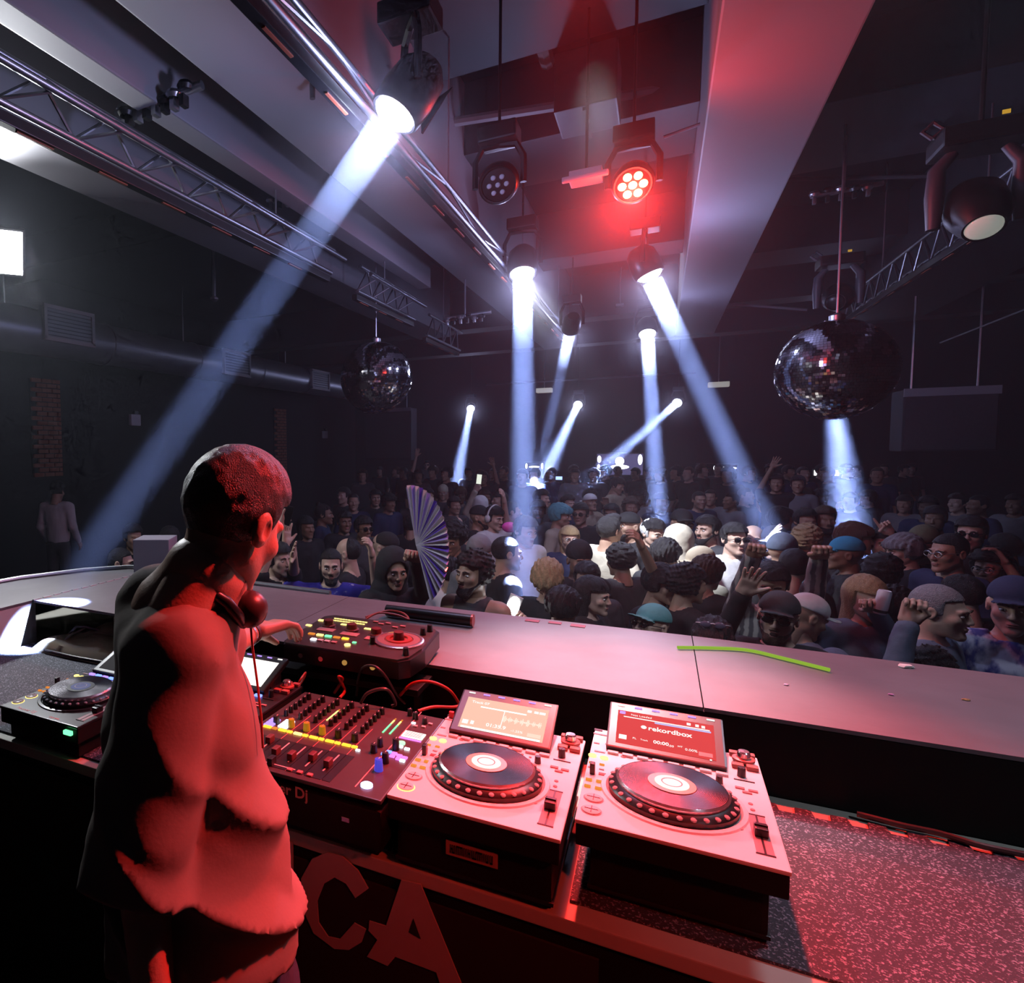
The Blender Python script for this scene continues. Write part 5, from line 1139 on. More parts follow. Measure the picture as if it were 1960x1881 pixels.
# (label, feet, height, yaw, head turn, skin, hair, hair colour, top, top colour, arms, extras, group, detail, seed)
CROWD = [
 ('bearded man in a blue and white jersey raising both hands at the counter edge', (-2.059, 4.241, -0.65), 1.7, 0.452, (0.0, 0.087, 0.0), 'light', 'buzz', 'black', 'tee', 'royal', {-1: (None, (-2.429, 4.241, 1.061), 'open', (1, -0.4, 0)), 1: (None, (-1.731, 4.221, 1.026), 'claw', (-1, -0.3, 0))}, (('beard', 'black'),), None, 0, 1),
 ('balding man with glasses seen from the side behind the blue jersey man', (-2.109, 4.673, -0.65), 1.72, -1.496, (0.0, 0.087, 0.0), 'light', 'receding', 'black', 'tee', 'black', None, ('glasses',), None, 0, 2),
 ('man in a dark navy cap bent low at the counter under the blue jersey man', (-1.907, 3.658, -0.65), 1.52, 3.273, (0.0, 0.524, 0.0), 'tan', None, 'black', 'tee', 'navy', None, (('cap', 'navy'), 'no_face'), None, 0, 3),
 ('person in a black cap bent low at the counter beside the raised bare forearm', (-1.477, 3.624, -0.65), 1.5, 3.005, (0.0, 0.524, 0.0), 'tan', None, 'black', 'tee', 'black', None, (('cap', 'black'), 'no_face'), None, 0, 4),
 ('dark haired person in profile with a pale bun, left of the fan', (-3.564, 7.118, -0.65), 1.74, 1.86, (0.0, 0.0, 0.0), 'brown', 'bun', 'black', 'tee', 'navy', None, (), None, 0, 5),
 ('dim man facing the stage between the bun wearer and the open red hand', (-3.137, 6.81, -0.65), 1.7, 0.781, (0.0, 0.0, 0.0), 'brown', 'short', 'black', 'tee', 'black', None, (), None, 0, 6),
 ('dim figure in dark glasses behind the balding man', (-2.635, 6.18, -0.65), 1.72, 0.927, (0.0, 0.0, 0.0), 'brown', 'short', 'black', 'tee', 'charcoal', None, ('sunglasses',), None, 0, 7),
 ('man holding up one open hand just left of the fan', (-3.855, 9.539, -0.65), 1.76, 0.559, (0.0, 0.0, 0.0), 'tan', 'short', 'black', 'tee', 'black', {1: (None, (-3.584, 9.439, 0.921), 'open', (0, -1, 0))}, (), None, 0, 8),
 ('man in a black cap with pale sideburns turned right, below the open hand', (-1.986, 5.083, -0.65), 1.72, 1.42, (0.0, 0.14, 0.0), 'light', None, 'black', 'tee', 'black', None, (('cap_back', 'black'), ('beard', 'grey')), None, 0, 9),
 ('person with both hands up at the left, half hidden by the performer', (-2.478, 4.185, -0.65), 1.72, 1.233, (0.0, 0.0, 0.0), 'light', 'short', 'black', 'tee', 'black', {-1: (None, (-2.395, 4.085, 1.199), 'open', (1, 0, 0)), 1: (None, (-2.197, 3.935, 1.036), 'open', (1, 0, 0))}, (), None, 0, 10),
 ('hooded dark figure whose bare arm holds up the pleated fan', (-1.533, 4.103, -0.65), 1.74, 0.707, (0.0, 0.175, 0.0), 'tan', None, 'black', 'long', 'black', {1: (None, (-1.294, 3.853, 1.08), 'grip', (0, -1, 0))}, (('hood', 'black'),), None, 0, 11),
 ('dim long haired figure in the dark right of the performer', (-3.358, 6.296, -0.65), 1.68, 1.014, (0.0, 0.0, 0.0), 'brown', 'long', 'black', 'tee', 'black', None, (), None, 1, 12),
 ('man with damp curly hair and a dark tank top by the counter', (-0.971, 4.0, -0.65), 1.78, -0.285, (-0.175, 0.0, 0.0), 'tan', 'curly', 'black', 'tank', 'charcoal', None, (('beard', 'black'),), None, 0, 13),
 ('dark haired person seen from behind in a white printed shirt at the counter', (-1.453, 5.197, -0.65), 1.52, 3.24, (0.0, 0.087, 0.0), 'tan', 'mop', 'black', 'tee', 'print', None, ('no_face',), None, 0, 14),
 ('person with a big black afro behind the white printed shirt', (-1.58, 5.747, -0.65), 1.72, -0.081, (0.0, 0.262, 0.0), 'brown', 'afro', 'black', 'tee', 'grey', None, (), None, 0, 15),
 ('person in a pale grey knitted beanie seen from behind', (-1.197, 5.076, -0.65), 1.72, 2.85, (0.0, 0.0, 0.0), 'tan', None, 'black', 'hoodie', 'grey', None, (('beanie', 'grey'), 'no_face'), None, 0, 16),
 ('broad man in a black shirt turned right under the tall middle beam', (-0.982, 4.955, -0.65), 1.76, 2.116, (0.0, 0.087, 0.0), 'tan', 'buzz', 'black', 'tee', 'black', None, (), None, 0, 17),
 ('man in a white shirt lit by the tall middle beam', (-1.063, 6.212, -0.65), 1.78, 0.868, (0.0, 0.175, 0.0), 'light', 'short', 'brown', 'tee', 'white', None, (), None, 0, 18),
 ('blond person with head bowed in a black jacket holding the blazing phone', (-0.614, 4.493, -0.65), 1.68, -0.039, (0.0, 0.785, 0.0), 'light', 'mop', 'blond', 'long', 'black', {-1: (None, (-0.765, 4.273, 0.665), 'grip', (0, -1, 0))}, (), None, 0, 19),
 ('person with tousled black hair seen from behind at the counter edge', (-0.485, 4.117, -0.65), 1.58, 2.735, (0.0, 0.175, 0.0), 'tan', 'mop', 'black', 'tee', 'black', None, ('no_face',), None, 0, 20),
 ('man in a plain black cap with reddened neck, right of the fan', (-1.742, 7.352, -0.65), 1.76, 1.454, (0.0, 0.0, 0.0), 'tan', None, 'black', 'tee', 'black', None, (('cap', 'black'), ('beard', 'black')), None, 0, 21),
 ('brightly lit person with white headphones and one arm folded up', (-1.589, 7.352, -0.65), 1.76, 1.086, (0.0, 0.175, 0.0), 'light', 'short', 'black', 'tee', 'white', {1: (None, (-1.467, 7.352, 1.164), 'relax', (-1, 0, 0))}, ('headphones',), None, 0, 22),
 ('short haired man right of the white headphones wearer', (-1.583, 8.307, -0.65), 1.74, 1.934, (0.0, 0.0, 0.0), 'light', 'buzz', 'black', 'tee', 'black', None, (), None, 0, 23),
 ('person in a black backwards cap bending forward, left of the black cap man', (-1.778, 6.544, -0.65), 1.72, -0.956, (0.0, 0.349, 0.0), 'tan', None, 'black', 'long', 'black', None, (('cap_back', 'black'),), None, 0, 24),
 ("small pale face with blond hair just above the fan's right side", (-2.892, 9.022, -0.65), 1.7, 0.136, (0.0, 0.0, 0.0), 'light', 'short', 'blond', 'tee', 'charcoal', None, (), None, 1, 25),
 ('figure in a pale knitted cap in the dim row above the fan', (-3.276, 11.237, -0.65), 1.74, 0.284, (0.0, 0.0, 0.0), 'tan', None, 'black', 'tee', 'charcoal', None, (('beanie', 'cream'), 'glasses'), None, 1, 26),
 ('person in a white hood lifting a lit phone above the crowd', (-2.219, 9.486, -0.65), 1.7, 3.022, (0.0, 0.0, 0.0), 'light', None, 'black', 'hoodie', 'cream', {1: (None, (-2.281, 9.436, 1.141), 'grip', (0, 1, 0))}, (('hood', 'white'),), None, 1, 27),
 ('dark bearded man behind the tall middle beam', (-1.266, 8.33, -0.65), 1.76, 0.151, (0.0, 0.0, 0.0), 'dark', 'short', 'black', 'tee', 'charcoal', None, (('beard', 'black'),), None, 0, 28),
 ('dim figure in a grey sweater left of the lifted phone', (-2.501, 9.091, -0.65), 1.72, 0.792, (0.0, 0.0, 0.0), 'tan', 'short', 'black', 'long', 'charcoal', None, (), None, 1, 29),
 ('person with turquoise hair and a cream shirt turned right', (-0.976, 7.886, -0.65), 1.76, 1.345, (0.0, 0.087, 0.0), 'tan', 'mop', 'teal', 'tee', 'cream', None, (), None, 0, 30),
 ('woman with glasses and blond fringe smiling in front of the turquoise haired person', (-0.727, 6.639, -0.65), 1.66, 0.284, (0.0, 0.0, 0.0), 'light', 'long', 'blond', 'long', 'navy', None, ('glasses',), None, 0, 31),
 ('man in a white cap leaning back with arm over his head', (-0.873, 10.234, -0.65), 1.72, 0.783, (0.0, -0.175, 0.0), 'tan', None, 'black', 'tee', 'beige', {1: (None, (-0.648, 10.234, 0.927), 'relax', (0, -1, 0))}, (('cap_back', 'white'),), None, 0, 32),
 ('man in dark glasses with black hair under the white cap man', (-0.796, 8.368, -0.65), 1.74, -0.167, (0.0, 0.0, 0.0), 'tan', 'short', 'black', 'tee', 'black', None, ('sunglasses',), None, 0, 33),
 ('person in a tight black hood behind the flat topped sunglasses wearer', (-0.507, 5.231, -0.65), 1.7, 0.446, (0.0, 0.087, 0.0), 'brown', None, 'black', 'long', 'black', None, (('beanie', 'black'),), None, 0, 34),
 ('person in flat black sunglasses peering out below the black hood', (-0.419, 4.886, -0.65), 1.62, 0.085, (0.0, 0.0, 0.0), 'tan', 'short', 'black', 'long', 'charcoal', None, ('sunglasses',), None, 0, 35),
 ('man with swept up dark hair in a cream tee pointing to the right', (-0.379, 6.339, -0.65), 1.8, 2.503, (0.0, 0.0, 0.0), 'tan', 'quiff', 'black', 'tee', 'cream', {-1: (None, (-0.248, 6.289, 0.823), 'point', (0, 0, -1))}, ('no_face',), None, 0, 36),
 ('person with straight black hair in profile near the counter', (-0.362, 4.452, -0.65), 1.6, 1.303, (0.0, 0.087, 0.0), 'light', 'long', 'black', 'long', 'black', None, (), None, 0, 37),
 ('orange lit man in a black cap facing left', (-0.216, 6.934, -0.65), 1.78, -1.016, (0.0, -0.087, 0.0), 'tan', None, 'black', 'tee', 'black', None, (('cap_back', 'black'), ('beard', 'black')), None, 0, 38),
 ('person with a brilliantly lit white headscarf', (-0.051, 6.813, -0.65), 1.74, 0.706, (0.0, 0.175, 0.0), 'light', 'short', 'black', 'tee', 'black', None, (('headscarf', 'white'),), None, 0, 39),
 ('man with short hair seen between the white cap and the black cap men', (-0.492, 8.842, -0.65), 1.7, -0.294, (0.0, 0.0, 0.0), 'tan', 'short', 'black', 'tee', 'black', None, (), None, 0, 40),
 ('curly haired dim person just above the quiff of the cream tee man', (-0.31, 9.42, -0.65), 1.74, 0.207, (0.0, 0.0, 0.0), 'tan', 'curly', 'brown', 'tee', 'black', None, (), None, 1, 41),
 ('black haired person turned away below the white headscarf', (0.045, 5.819, -0.65), 1.68, 2.61, (0.0, 0.349, 0.0), 'tan', 'mop', 'black', 'tee', 'black', None, ('no_face',), None, 0, 42),
 ('person in a pale blue hood in the middle of the crowd', (0.149, 6.246, -0.65), 1.74, 2.769, (0.0, 0.175, 0.0), 'tan', None, 'black', 'hoodie', 'cream', None, (('hood', 'cream'), 'no_face'), None, 0, 43),
 ('man in a dark cap and sunglasses above the pale hood', (0.189, 7.208, -0.65), 1.8, 0.323, (0.0, 0.0, 0.0), 'tan', None, 'black', 'tee', 'olive', None, (('cap', 'black'), 'sunglasses'), None, 0, 44),
 ('person all in black reaching a bare arm high to the left', (0.012, 4.834, -0.65), 1.64, 1.045, (0.0, 0.175, 0.0), 'tan', 'mop', 'black', 'tee', 'black', {1: (None, (-0.089, 4.684, 1.131), 'claw', (-1, 0, 0))}, ('no_face',), None, 0, 45),
 ('person with glossy dark blue curls by the reaching bare arm', (0.154, 4.777, -0.65), 1.66, 2.062, (0.0, 0.087, 0.0), 'tan', 'curly', 'black', 'tee', 'black', None, ('no_face',), None, 0, 46),
 ('person in a teal cap at the counter edge looking up left', (-0.011, 4.005, -0.65), 1.56, -0.695, (0.0, -0.209, 0.0), 'light', None, 'black', 'tee', 'black', None, (('cap', 'teal'), 'sunglasses'), None, 0, 47),
 ('bearded dark haired man brightly lit from the side, facing left', (0.406, 7.098, -0.65), 1.76, -0.755, (0.0, 0.0, 0.0), 'light', 'short', 'black', 'tee', 'charcoal', None, (('beard', 'black'),), None, 0, 48),
 ('man with slicked hair and sunglasses glaring white in the beam', (0.541, 6.511, -0.65), 1.76, 0.441, (0.0, 0.0, 0.0), 'light', 'short', 'black', 'tee', 'white', None, ('sunglasses',), None, 0, 49),
 ('bald man in round glasses behind the raised fists', (0.694, 6.687, -0.65), 1.74, -0.103, (0.0, 0.0, 0.0), 'light', None, 'black', 'tee', 'grey', None, ('glasses',), None, 0, 50),
 ('man in a dark cap covering his face with a hand by the slanted beam', (0.833, 6.586, -0.65), 1.74, -0.475, (0.0, 0.175, 0.0), 'light', None, 'black', 'long', 'black', {-1: (None, (0.774, 6.486, 0.981), 'open', (1, 0, 0))}, (('cap', 'black'),), None, 0, 51),
 ('person in a beige cap facing left in the middle rows', (0.287, 5.67, -0.65), 1.66, -0.923, (0.0, 0.175, 0.0), 'tan', None, 'black', 'tee', 'cream', None, (('cap', 'beige'),), None, 0, 52),
 ('person with brown bob seen from behind below the beige cap', (0.294, 5.333, -0.65), 1.64, 2.563, (0.0, 0.087, 0.0), 'tan', 'mop', 'brown', 'tee', 'black', None, ('no_face',), None, 0, 53),
 ('person in a blue grey knitted cap under the slanted beam', (0.81, 6.085, -0.65), 1.72, 2.486, (0.0, 0.087, 0.0), 'tan', None, 'black', 'hoodie', 'steel', None, (('beanie', 'steel'), 'no_face'), None, 0, 54),
 ('man in a striped grey jacket with both fists raised behind the flat cap man', (0.588, 4.726, -0.65), 1.72, -0.124, (0.0, 0.262, 0.0), 'tan', 'short', 'black', 'long', 'stripe', {-1: (None, (0.46, 4.376, 1.159), 'fist', (0, -1, 0)), 1: (None, (0.745, 4.376, 1.163), 'fist', (0, -1, 0))}, (), None, 0, 55),
 ('shouting bearded man in a flat dark cap and sunglasses with one open hand up', (0.532, 4.009, -0.65), 1.68, -0.219, (0.0, 0.0, 0.087), 'light', None, 'black', 'long', 'black', {-1: (None, (0.374, 3.909, 1.031), 'open', (0, -1, 0))}, (('cap', 'charcoal'), 'sunglasses', ('beard', 'brown'), 'open_mouth'), None, 0, 56),
 ('dark haired woman with white sunglasses pushed up on her head at the counter', (0.251, 3.887, -0.65), 1.54, -0.065, (0.0, 0.262, 0.0), 'light', 'mop', 'black', 'tee', 'black', None, ('sunglasses_up',), None, 0, 57),
 ('person with messy fair curls left of the bright blue cap', (1.09, 6.926, -0.65), 1.72, 2.636, (0.0, 0.0, 0.0), 'tan', 'curly', 'blond', 'tee', 'charcoal', None, ('no_face',), None, 0, 58),
 ('person in a bright blue cap facing left', (1.222, 6.204, -0.65), 1.72, -1.591, (0.0, 0.0, 0.0), 'brown', None, 'black', 'tee', 'black', None, (('cap', 'blue'),), None, 0, 59),
 ('auburn haired person behind the bright blue cap', (1.374, 6.875, -0.65), 1.76, 1.548, (0.0, 0.0, 0.0), 'tan', 'mop', 'auburn', 'tee', 'black', None, (), None, 1, 60),
 ('left one of three dark heads in a row under the rightmost beam', (1.108, 8.545, -0.65), 1.74, 1.966, (0.0, 0.0, 0.0), 'tan', 'mop', 'black', 'tee', 'black', None, (), None, 1, 61),
 ('middle one of three dark heads in a row under the rightmost beam', (1.271, 8.243, -0.65), 1.76, 0.371, (0.0, 0.0, 0.0), 'tan', 'short', 'black', 'long', 'charcoal', None, (), None, 1, 62),
 ('right one of three dark heads in a row under the rightmost beam', (1.44, 8.322, -0.65), 1.78, 0.178, (0.0, 0.0, 0.0), 'brown', 'short', 'brown', 'tee', 'black', None, (('beard', 'black'),), None, 1, 63),
 ('person in a white cap bent down beside the striped sleeve', (0.694, 4.412, -0.65), 1.6, 1.938, (0.0, 0.436, 0.0), 'tan', None, 'black', 'tee', 'steel', None, (('cap', 'white'), 'no_face'), None, 0, 64),
 ('head of a grey capped person barely above the counter edge', (0.761, 4.036, -0.65), 1.4, -0.186, (0.0, 0.436, 0.0), 'tan', None, 'black', 'tee', 'black', None, (('beanie', 'steel'), 'no_face'), None, 0, 65),
 ('man pointing one finger up at the right of the rightmost beam', (1.585, 6.948, -0.65), 1.72, -0.05, (0.0, 0.0, 0.0), 'light', 'short', 'black', 'tee', 'black', {1: (None, (1.599, 6.848, 1.047), 'point', (0, -1, 0))}, (), None, 0, 66),
 ('person with pale streaked hair left of the big man in glasses', (1.668, 6.728, -0.65), 1.7, -1.29, (0.0, 0.175, 0.0), 'light', 'mop', 'grey', 'tee', 'black', None, (), None, 0, 67),
 ('person in a brown flat cap behind the pale streaked hair', (1.82, 6.897, -0.65), 1.74, -0.782, (0.0, 0.087, 0.0), 'light', None, 'black', 'tee', 'black', None, (('beanie', 'olive'),), None, 0, 68),
 ('big man in glasses with shaved head facing left', (1.724, 6.03, -0.65), 1.8, -0.977, (0.0, 0.087, 0.0), 'tan', 'buzz', 'black', 'tee', 'navy', None, ('glasses',), None, 0, 69),
 ('serious man in sunglasses standing dim at the far right', (2.161, 7.157, -0.65), 1.82, -0.468, (0.0, 0.0, 0.0), 'light', 'short', 'black', 'tee', 'black', None, ('sunglasses',), None, 0, 70),
 ('dim man above the brown flat cap', (2.438, 8.968, -0.65), 1.76, -0.44, (0.0, 0.0, 0.0), 'brown', 'short', 'black', 'tee', 'black', None, (), None, 1, 71),
 ('woman with long fair hair drinking from a white can', (1.028, 4.825, -0.65), 1.66, 0.488, (0.0, 0.175, 0.0), 'light', 'long', 'blond', 'long', 'steel', {1: (None, (1.056, 4.705, 0.843), 'grip', (-0.5, -1, 0))}, (), None, 0, 72),
 ('grey haired man at the right pointing a fist across his chest', (1.164, 4.228, -0.65), 1.74, 1.04, (0.0, 0.087, 0.0), 'light', 'buzz', 'grey', 'long', 'steel', {-1: (None, (1.008, 3.978, 0.943), 'fist', (0, -1, 0))}, (), None, 0, 73),
 ('man in a tie dye shirt and dark blue cap at the right edge', (1.459, 4.314, -0.65), 1.78, -0.326, (0.0, 0.087, 0.0), 'light', None, 'black', 'tee', 'tie', None, (('cap', 'navy'),), None, 0, 74),
 ('low dark curly head at the counter edge beside the tie dye shirt', (1.098, 4.035, -0.65), 1.46, 2.352, (0.0, 0.175, 0.0), 'tan', 'curly', 'black', 'tee', 'black', None, ('no_face',), None, 0, 75),
 ('person with frizzy hair and raised phone hand at the right edge', (1.979, 6.202, -0.65), 1.68, -0.658, (0.0, 0.087, 0.0), 'tan', 'curly', 'black', 'tee', 'black', {1: (None, (2.014, 6.102, 0.956), 'claw', (-1, 0, 0))}, ('glasses',), None, 0, 76),
 ('dark haired person from behind between the can drinker and the grey haired man', (1.167, 4.864, -0.65), 1.6, 2.383, (0.0, 0.0, 0.0), 'tan', 'mop', 'black', 'long', 'charcoal', None, ('no_face',), None, 0, 77),
 ('man in sunglasses with shaved head seen from the side, left of the grey box', (-3.697, 3.798, -0.65), 1.66, 1.994, (0.0, 0.087, 0.0), 'light', 'buzz', 'black', 'tee', 'black', None, ('sunglasses',), None, 0, 78),
 ('figure in a white shirt standing alone in the dark at the far left', (-7.257, 6.288, -0.45), 1.8, 3.475, (0.0, 0.262, 0.0), 'tan', 'short', 'black', 'long', 'white', None, ('no_face',), None, 0, 79),
 ('dim face in the dark between the lone white shirt and the grey box', (-4.359, 4.66, -0.65), 1.72, 1.101, (0.0, 0.0, 0.0), 'tan', 'short', 'black', 'tee', 'black', None, (), None, 1, 80),
 ('dim figure just above the grey box beside the performer', (-3.884, 4.641, -0.65), 1.72, 0.522, (0.0, 0.0, 0.0), 'tan', 'short', 'black', 'tee', 'black', None, (), None, 1, 81),
 ('far man in sunglasses and a printed black tee below the leftmost far lamp', (-6.196, 19.525, -0.4), 1.74, 0.307, (0.0, 0.0, 0.0), 'tan', 'short', 'black', 'tee', 'charcoal', None, ('sunglasses',), None, 1, 82),
 ('far person waving one thin arm overhead left of the man in sunglasses', (-4.317, 13.014, -0.4), 1.7, 0.32, (0.0, 0.0, 0.0), 'light', 'short', 'black', 'tee', 'black', {-1: (None, (-4.351, 13.014, 1.583), 'open', (0, -1, 0))}, (), None, 1, 83),
 ('far person in a white tee raising a phone hand left of the right slanted beam', (1.459, 11.604, -0.4), 1.72, -0.125, (0.0, 0.0, 0.0), 'tan', 'short', 'black', 'tee', 'black', {-1: (None, (1.402, 11.604, 1.424), 'open', (0, -1, 0))}, (), None, 1, 84),
 ('far figure raising an arm right of the leftmost thin beam', (-2.855, 12.394, -0.4), 1.7, 0.226, (0.0, 0.0, 0.0), 'brown', 'short', 'black', 'tee', 'black', {1: (None, (-2.675, 12.394, 1.412), 'open', (0, -1, 0))}, (), None, 1, 85),
 ('far man in a grey shirt standing left of the round emblem screen', (-1.338, 12.872, -0.4), 1.74, 0.104, (0.0, 0.0, 0.0), 'tan', 'short', 'black', 'tee', 'grey', None, (), None, 1, 86),
 ('far person in a pale shirt bent sideways under the round emblem screen', (-0.576, 11.26, -0.4), 1.66, 1.098, (0.0, 0.349, 0.0), 'tan', 'short', 'black', 'tee', 'beige', None, (), None, 1, 87),
 ("far couple's man with open grey jacket right of the bright beam foot", (1.705, 11.608, -0.4), 1.7, -0.146, (0.0, 0.0, 0.0), 'tan', 'short', 'black', 'long', 'grey', None, (), None, 1, 88),
 ('first from the left in the dim back row, charcoal top and curly hair', (-5.165, 12.121, -0.4), 1.728899991656661, 0.359, (0.0, 0.0, 0.0), 'tan', 'curly', 'brown', 'tee', 'charcoal', None, (), 'dim figures in the back rows', 2, 89),
 ('second from the left in the dim back row, charcoal top and curly hair', (-6.472, 16.355, -0.4), 1.6404452882854414, 0.107, (0.0, 0.0, 0.0), 'light', 'curly', 'black', 'tee', 'charcoal', None, (), 'dim figures in the back rows', 2, 90),
 ('third from the left in the dim back row, navy top and curly hair', (-5.694, 15.516, -0.4), 1.6725772931959375, -0.607, (0.0, 0.0, 0.0), 'light', 'curly', 'brown', 'tee', 'navy', None, (), 'dim figures in the back rows', 2, 91),
 ('fourth from the left in the dim back row, black top and short hair', (-5.001, 14.075, -0.4), 1.709657324531288, -0.463, (0.0, 0.0, 0.0), 'brown', 'short', 'black', 'tee', 'black', None, (), 'dim figures in the back rows', 2, 92),
 ('fifth from the left in the dim back row, charcoal top and curly hair', (-4.181, 12.645, -0.4), 1.7034378631603255, 0.428, (0.0, 0.0, 0.0), 'brown', 'curly', 'black', 'tee', 'charcoal', None, (), 'dim figures in the back rows', 2, 93),
 ('sixth from the left in the dim back row, black top and tousled hair', (-4.176, 13.602, -0.4), 1.761223981788905, -0.257, (0.0, 0.0, 0.0), 'tan', 'mop', 'brown', 'tee', 'black', None, (), 'dim figures in the back rows', 2, 94),
 ('seventh from the left in the dim back row, black top and curly hair', (-3.582, 12.535, -0.4), 1.7557825319045879, -0.348, (0.0, 0.0, 0.0), 'tan', 'curly', 'black', 'tee', 'black', None, (), 'dim figures in the back rows', 2, 95),
 ('eighth from the left in the dim back row, charcoal top and short hair', (-3.741, 14.842, -0.4), 1.684513259077653, 0.214, (0.0, 0.0, 0.0), 'brown', 'short', 'black', 'tee', 'charcoal', None, (), 'dim figures in the back rows', 2, 96),
 ('ninth from the left in the dim back row, black top and tousled hair', (-2.994, 12.78, -0.4), 1.7094415071636175, 0.212, (0.0, 0.0, 0.0), 'light', 'mop', 'brown', 'tee', 'black', None, (), 'dim figures in the back rows', 2, 97),
 ('tenth from the left in the dim back row, black top and cropped hair', (-3.291, 15.248, -0.4), 1.6652948303055366, -0.478, (0.0, 0.0, 0.0), 'brown', 'buzz', 'black', 'tee', 'black', None, (), 'dim figures in the back rows', 2, 98),
 ('eleventh from the left in the dim back row, black top and cropped hair', (-2.682, 13.427, -0.4), 1.7692381682538794, -0.486, (0.0, 0.0, 0.0), 'brown', 'buzz', 'black', 'tee', 'black', None, (), 'dim figures in the back rows', 2, 99),
 ('twelfth from the left in the dim back row, navy top and short hair', (-1.988, 11.426, -0.4), 1.7741592165367113, -0.022, (0.0, 0.0, 0.0), 'tan', 'short', 'black', 'tee', 'navy', None, (), 'dim figures in the back rows', 2, 100),
 ('thirteenth from the left in the dim back row, navy top and short hair', (-1.906, 12.161, -0.4), 1.7710802436073143, -0.377, (0.0, 0.0, 0.0), 'light', 'short', 'black', 'tee', 'navy', None, (), 'dim figures in the back rows', 2, 101),
 ('fourteenth from the left in the dim back row, navy top and cropped hair', (-1.775, 13.215, -0.4), 1.7571798330569066, -0.804, (0.0, 0.0, 0.0), 'brown', 'buzz', 'black', 'tee', 'navy', None, (), 'dim figures in the back rows', 2, 102),
 ('fifteenth from the left in the dim back row, black top and short hair', (-1.632, 15.372, -0.4), 1.731035046827703, 0.967, (0.0, 0.0, 0.0), 'brown', 'short', 'black', 'tee', 'black', None, (), 'dim figures in the back rows', 2, 103),
 ('sixteenth from the left in the dim back row, charcoal top and curly hair', (-1.064, 13.452, -0.4), 1.724189809472761, -0.076, (0.0, 0.0, 0.0), 'light', 'curly', 'black', 'tee', 'charcoal', None, (), 'dim figures in the back rows', 2, 104),
 ('seventeenth from the left in the dim back row, black top and tousled hair', (-0.94, 14.561, -0.4), 1.7475558096238035, -0.961, (0.0, 0.0, 0.0), 'light', 'mop', 'brown', 'tee', 'black', None, (), 'dim figures in the back rows', 2, 105),
 ('eighteenth from the left in the dim back row, navy top and cropped hair', (-0.857, 17.02, -0.4), 1.674967158431079, 1.005, (0.0, 0.0, 0.0), 'brown', 'buzz', 'brown', 'tee', 'navy', None, (), 'dim figures in the back rows', 2, 106),
 ('nineteenth from the left in the dim back row, black top and short hair', (-0.444, 15.999, -0.4), 1.659391916980559, -0.722, (0.0, 0.0, 0.0), 'brown', 'short', 'black', 'tee', 'black', None, (), 'dim figures in the back rows', 2, 107),
 ('nineteenth from the right in the dim back row, black top and tousled hair', (-0.203, 16.489, -0.4), 1.650064547221564, -0.785, (0.0, 0.0, 0.0), 'brown', 'mop', 'black', 'tee', 'black', None, (), 'dim figures in the back rows', 2, 108),
 ('eighteenth from the right in the dim back row, black top and tousled hair', (0.019, 13.808, -0.4), 1.7269681445006375, -0.668, (0.0, 0.0, 0.0), 'brown', 'mop', 'brown', 'tee', 'black', None, (), 'dim figures in the back rows', 2, 109),
 ('seventeenth from the right in the dim back row, black top and curly hair', (0.284, 14.443, -0.4), 1.7443786977856965, -0.948, (0.0, 0.0, 0.0), 'tan', 'curly', 'black', 'tee', 'black', None, (), 'dim figures in the back rows', 2, 110),
 ('sixteenth from the right in the dim back row, black top and cropped hair', (0.46, 13.814, -0.4), 1.7596215063304326, -0.592, (0.0, 0.0, 0.0), 'light', 'buzz', 'brown', 'tee', 'black', None, (), 'dim figures in the back rows', 2, 111),
 ('fifteenth from the right in the dim back row, black top and curly hair', (0.749, 15.875, -0.4), 1.741660035894108, 0.98, (0.0, 0.0, 0.0), 'light', 'curly', 'brown', 'tee', 'black', None, (), 'dim figures in the back rows', 2, 112),
 ('fourteenth from the right in the dim back row, charcoal top and cropped hair', (1.117, 17.068, -0.4), 1.7232669808182133, -0.434, (0.0, 0.0, 0.0), 'light', 'buzz', 'black', 'tee', 'charcoal', None, (), 'dim figures in the back rows', 2, 113),
 ('thirteenth from the right in the dim back row, black top and curly hair', (0.97, 12.809, -0.4), 1.7767586783184495, -0.379, (0.0, 0.0, 0.0), 'brown', 'curly', 'black', 'tee', 'black', None, (), 'dim figures in the back rows', 2, 114),
 ('twelfth from the right in the dim back row, navy top and short hair', (1.371, 14.248, -0.4), 1.7530743104695372, 0.904, (0.0, 0.0, 0.0), 'light', 'short', 'brown', 'tee', 'navy', None, (), 'dim figures in the back rows', 2, 115),
 ('eleventh from the right in the dim back row, navy top and curly hair', (1.982, 16.656, -0.4), 1.7225170565725971, -0.318, (0.0, 0.0, 0.0), 'brown', 'curly', 'black', 'tee', 'navy', None, (), 'dim figures in the back rows', 2, 116),
 ('tenth from the right in the dim back row, charcoal top and short hair', (2.156, 15.824, -0.4), 1.7284552923444922, 0.835, (0.0, 0.0, 0.0), 'tan', 'short', 'black', 'tee', 'charcoal', None, (), 'dim figures in the back rows', 2, 117),
 ('ninth from the right in the dim back row, navy top and cropped hair', (2.103, 13.927, -0.4), 1.7646680519746758, 0.436, (0.0, 0.0, 0.0), 'light', 'buzz', 'black', 'tee', 'navy', None, (), 'dim figures in the back rows', 2, 118),
 ('eighth from the right in the dim back row, black top and short hair', (2.772, 16.483, -0.4), 1.7260593632866361, 0.514, (0.0, 0.0, 0.0), 'light', 'short', 'black', 'tee', 'black', None, (), 'dim figures in the back rows', 2, 119),
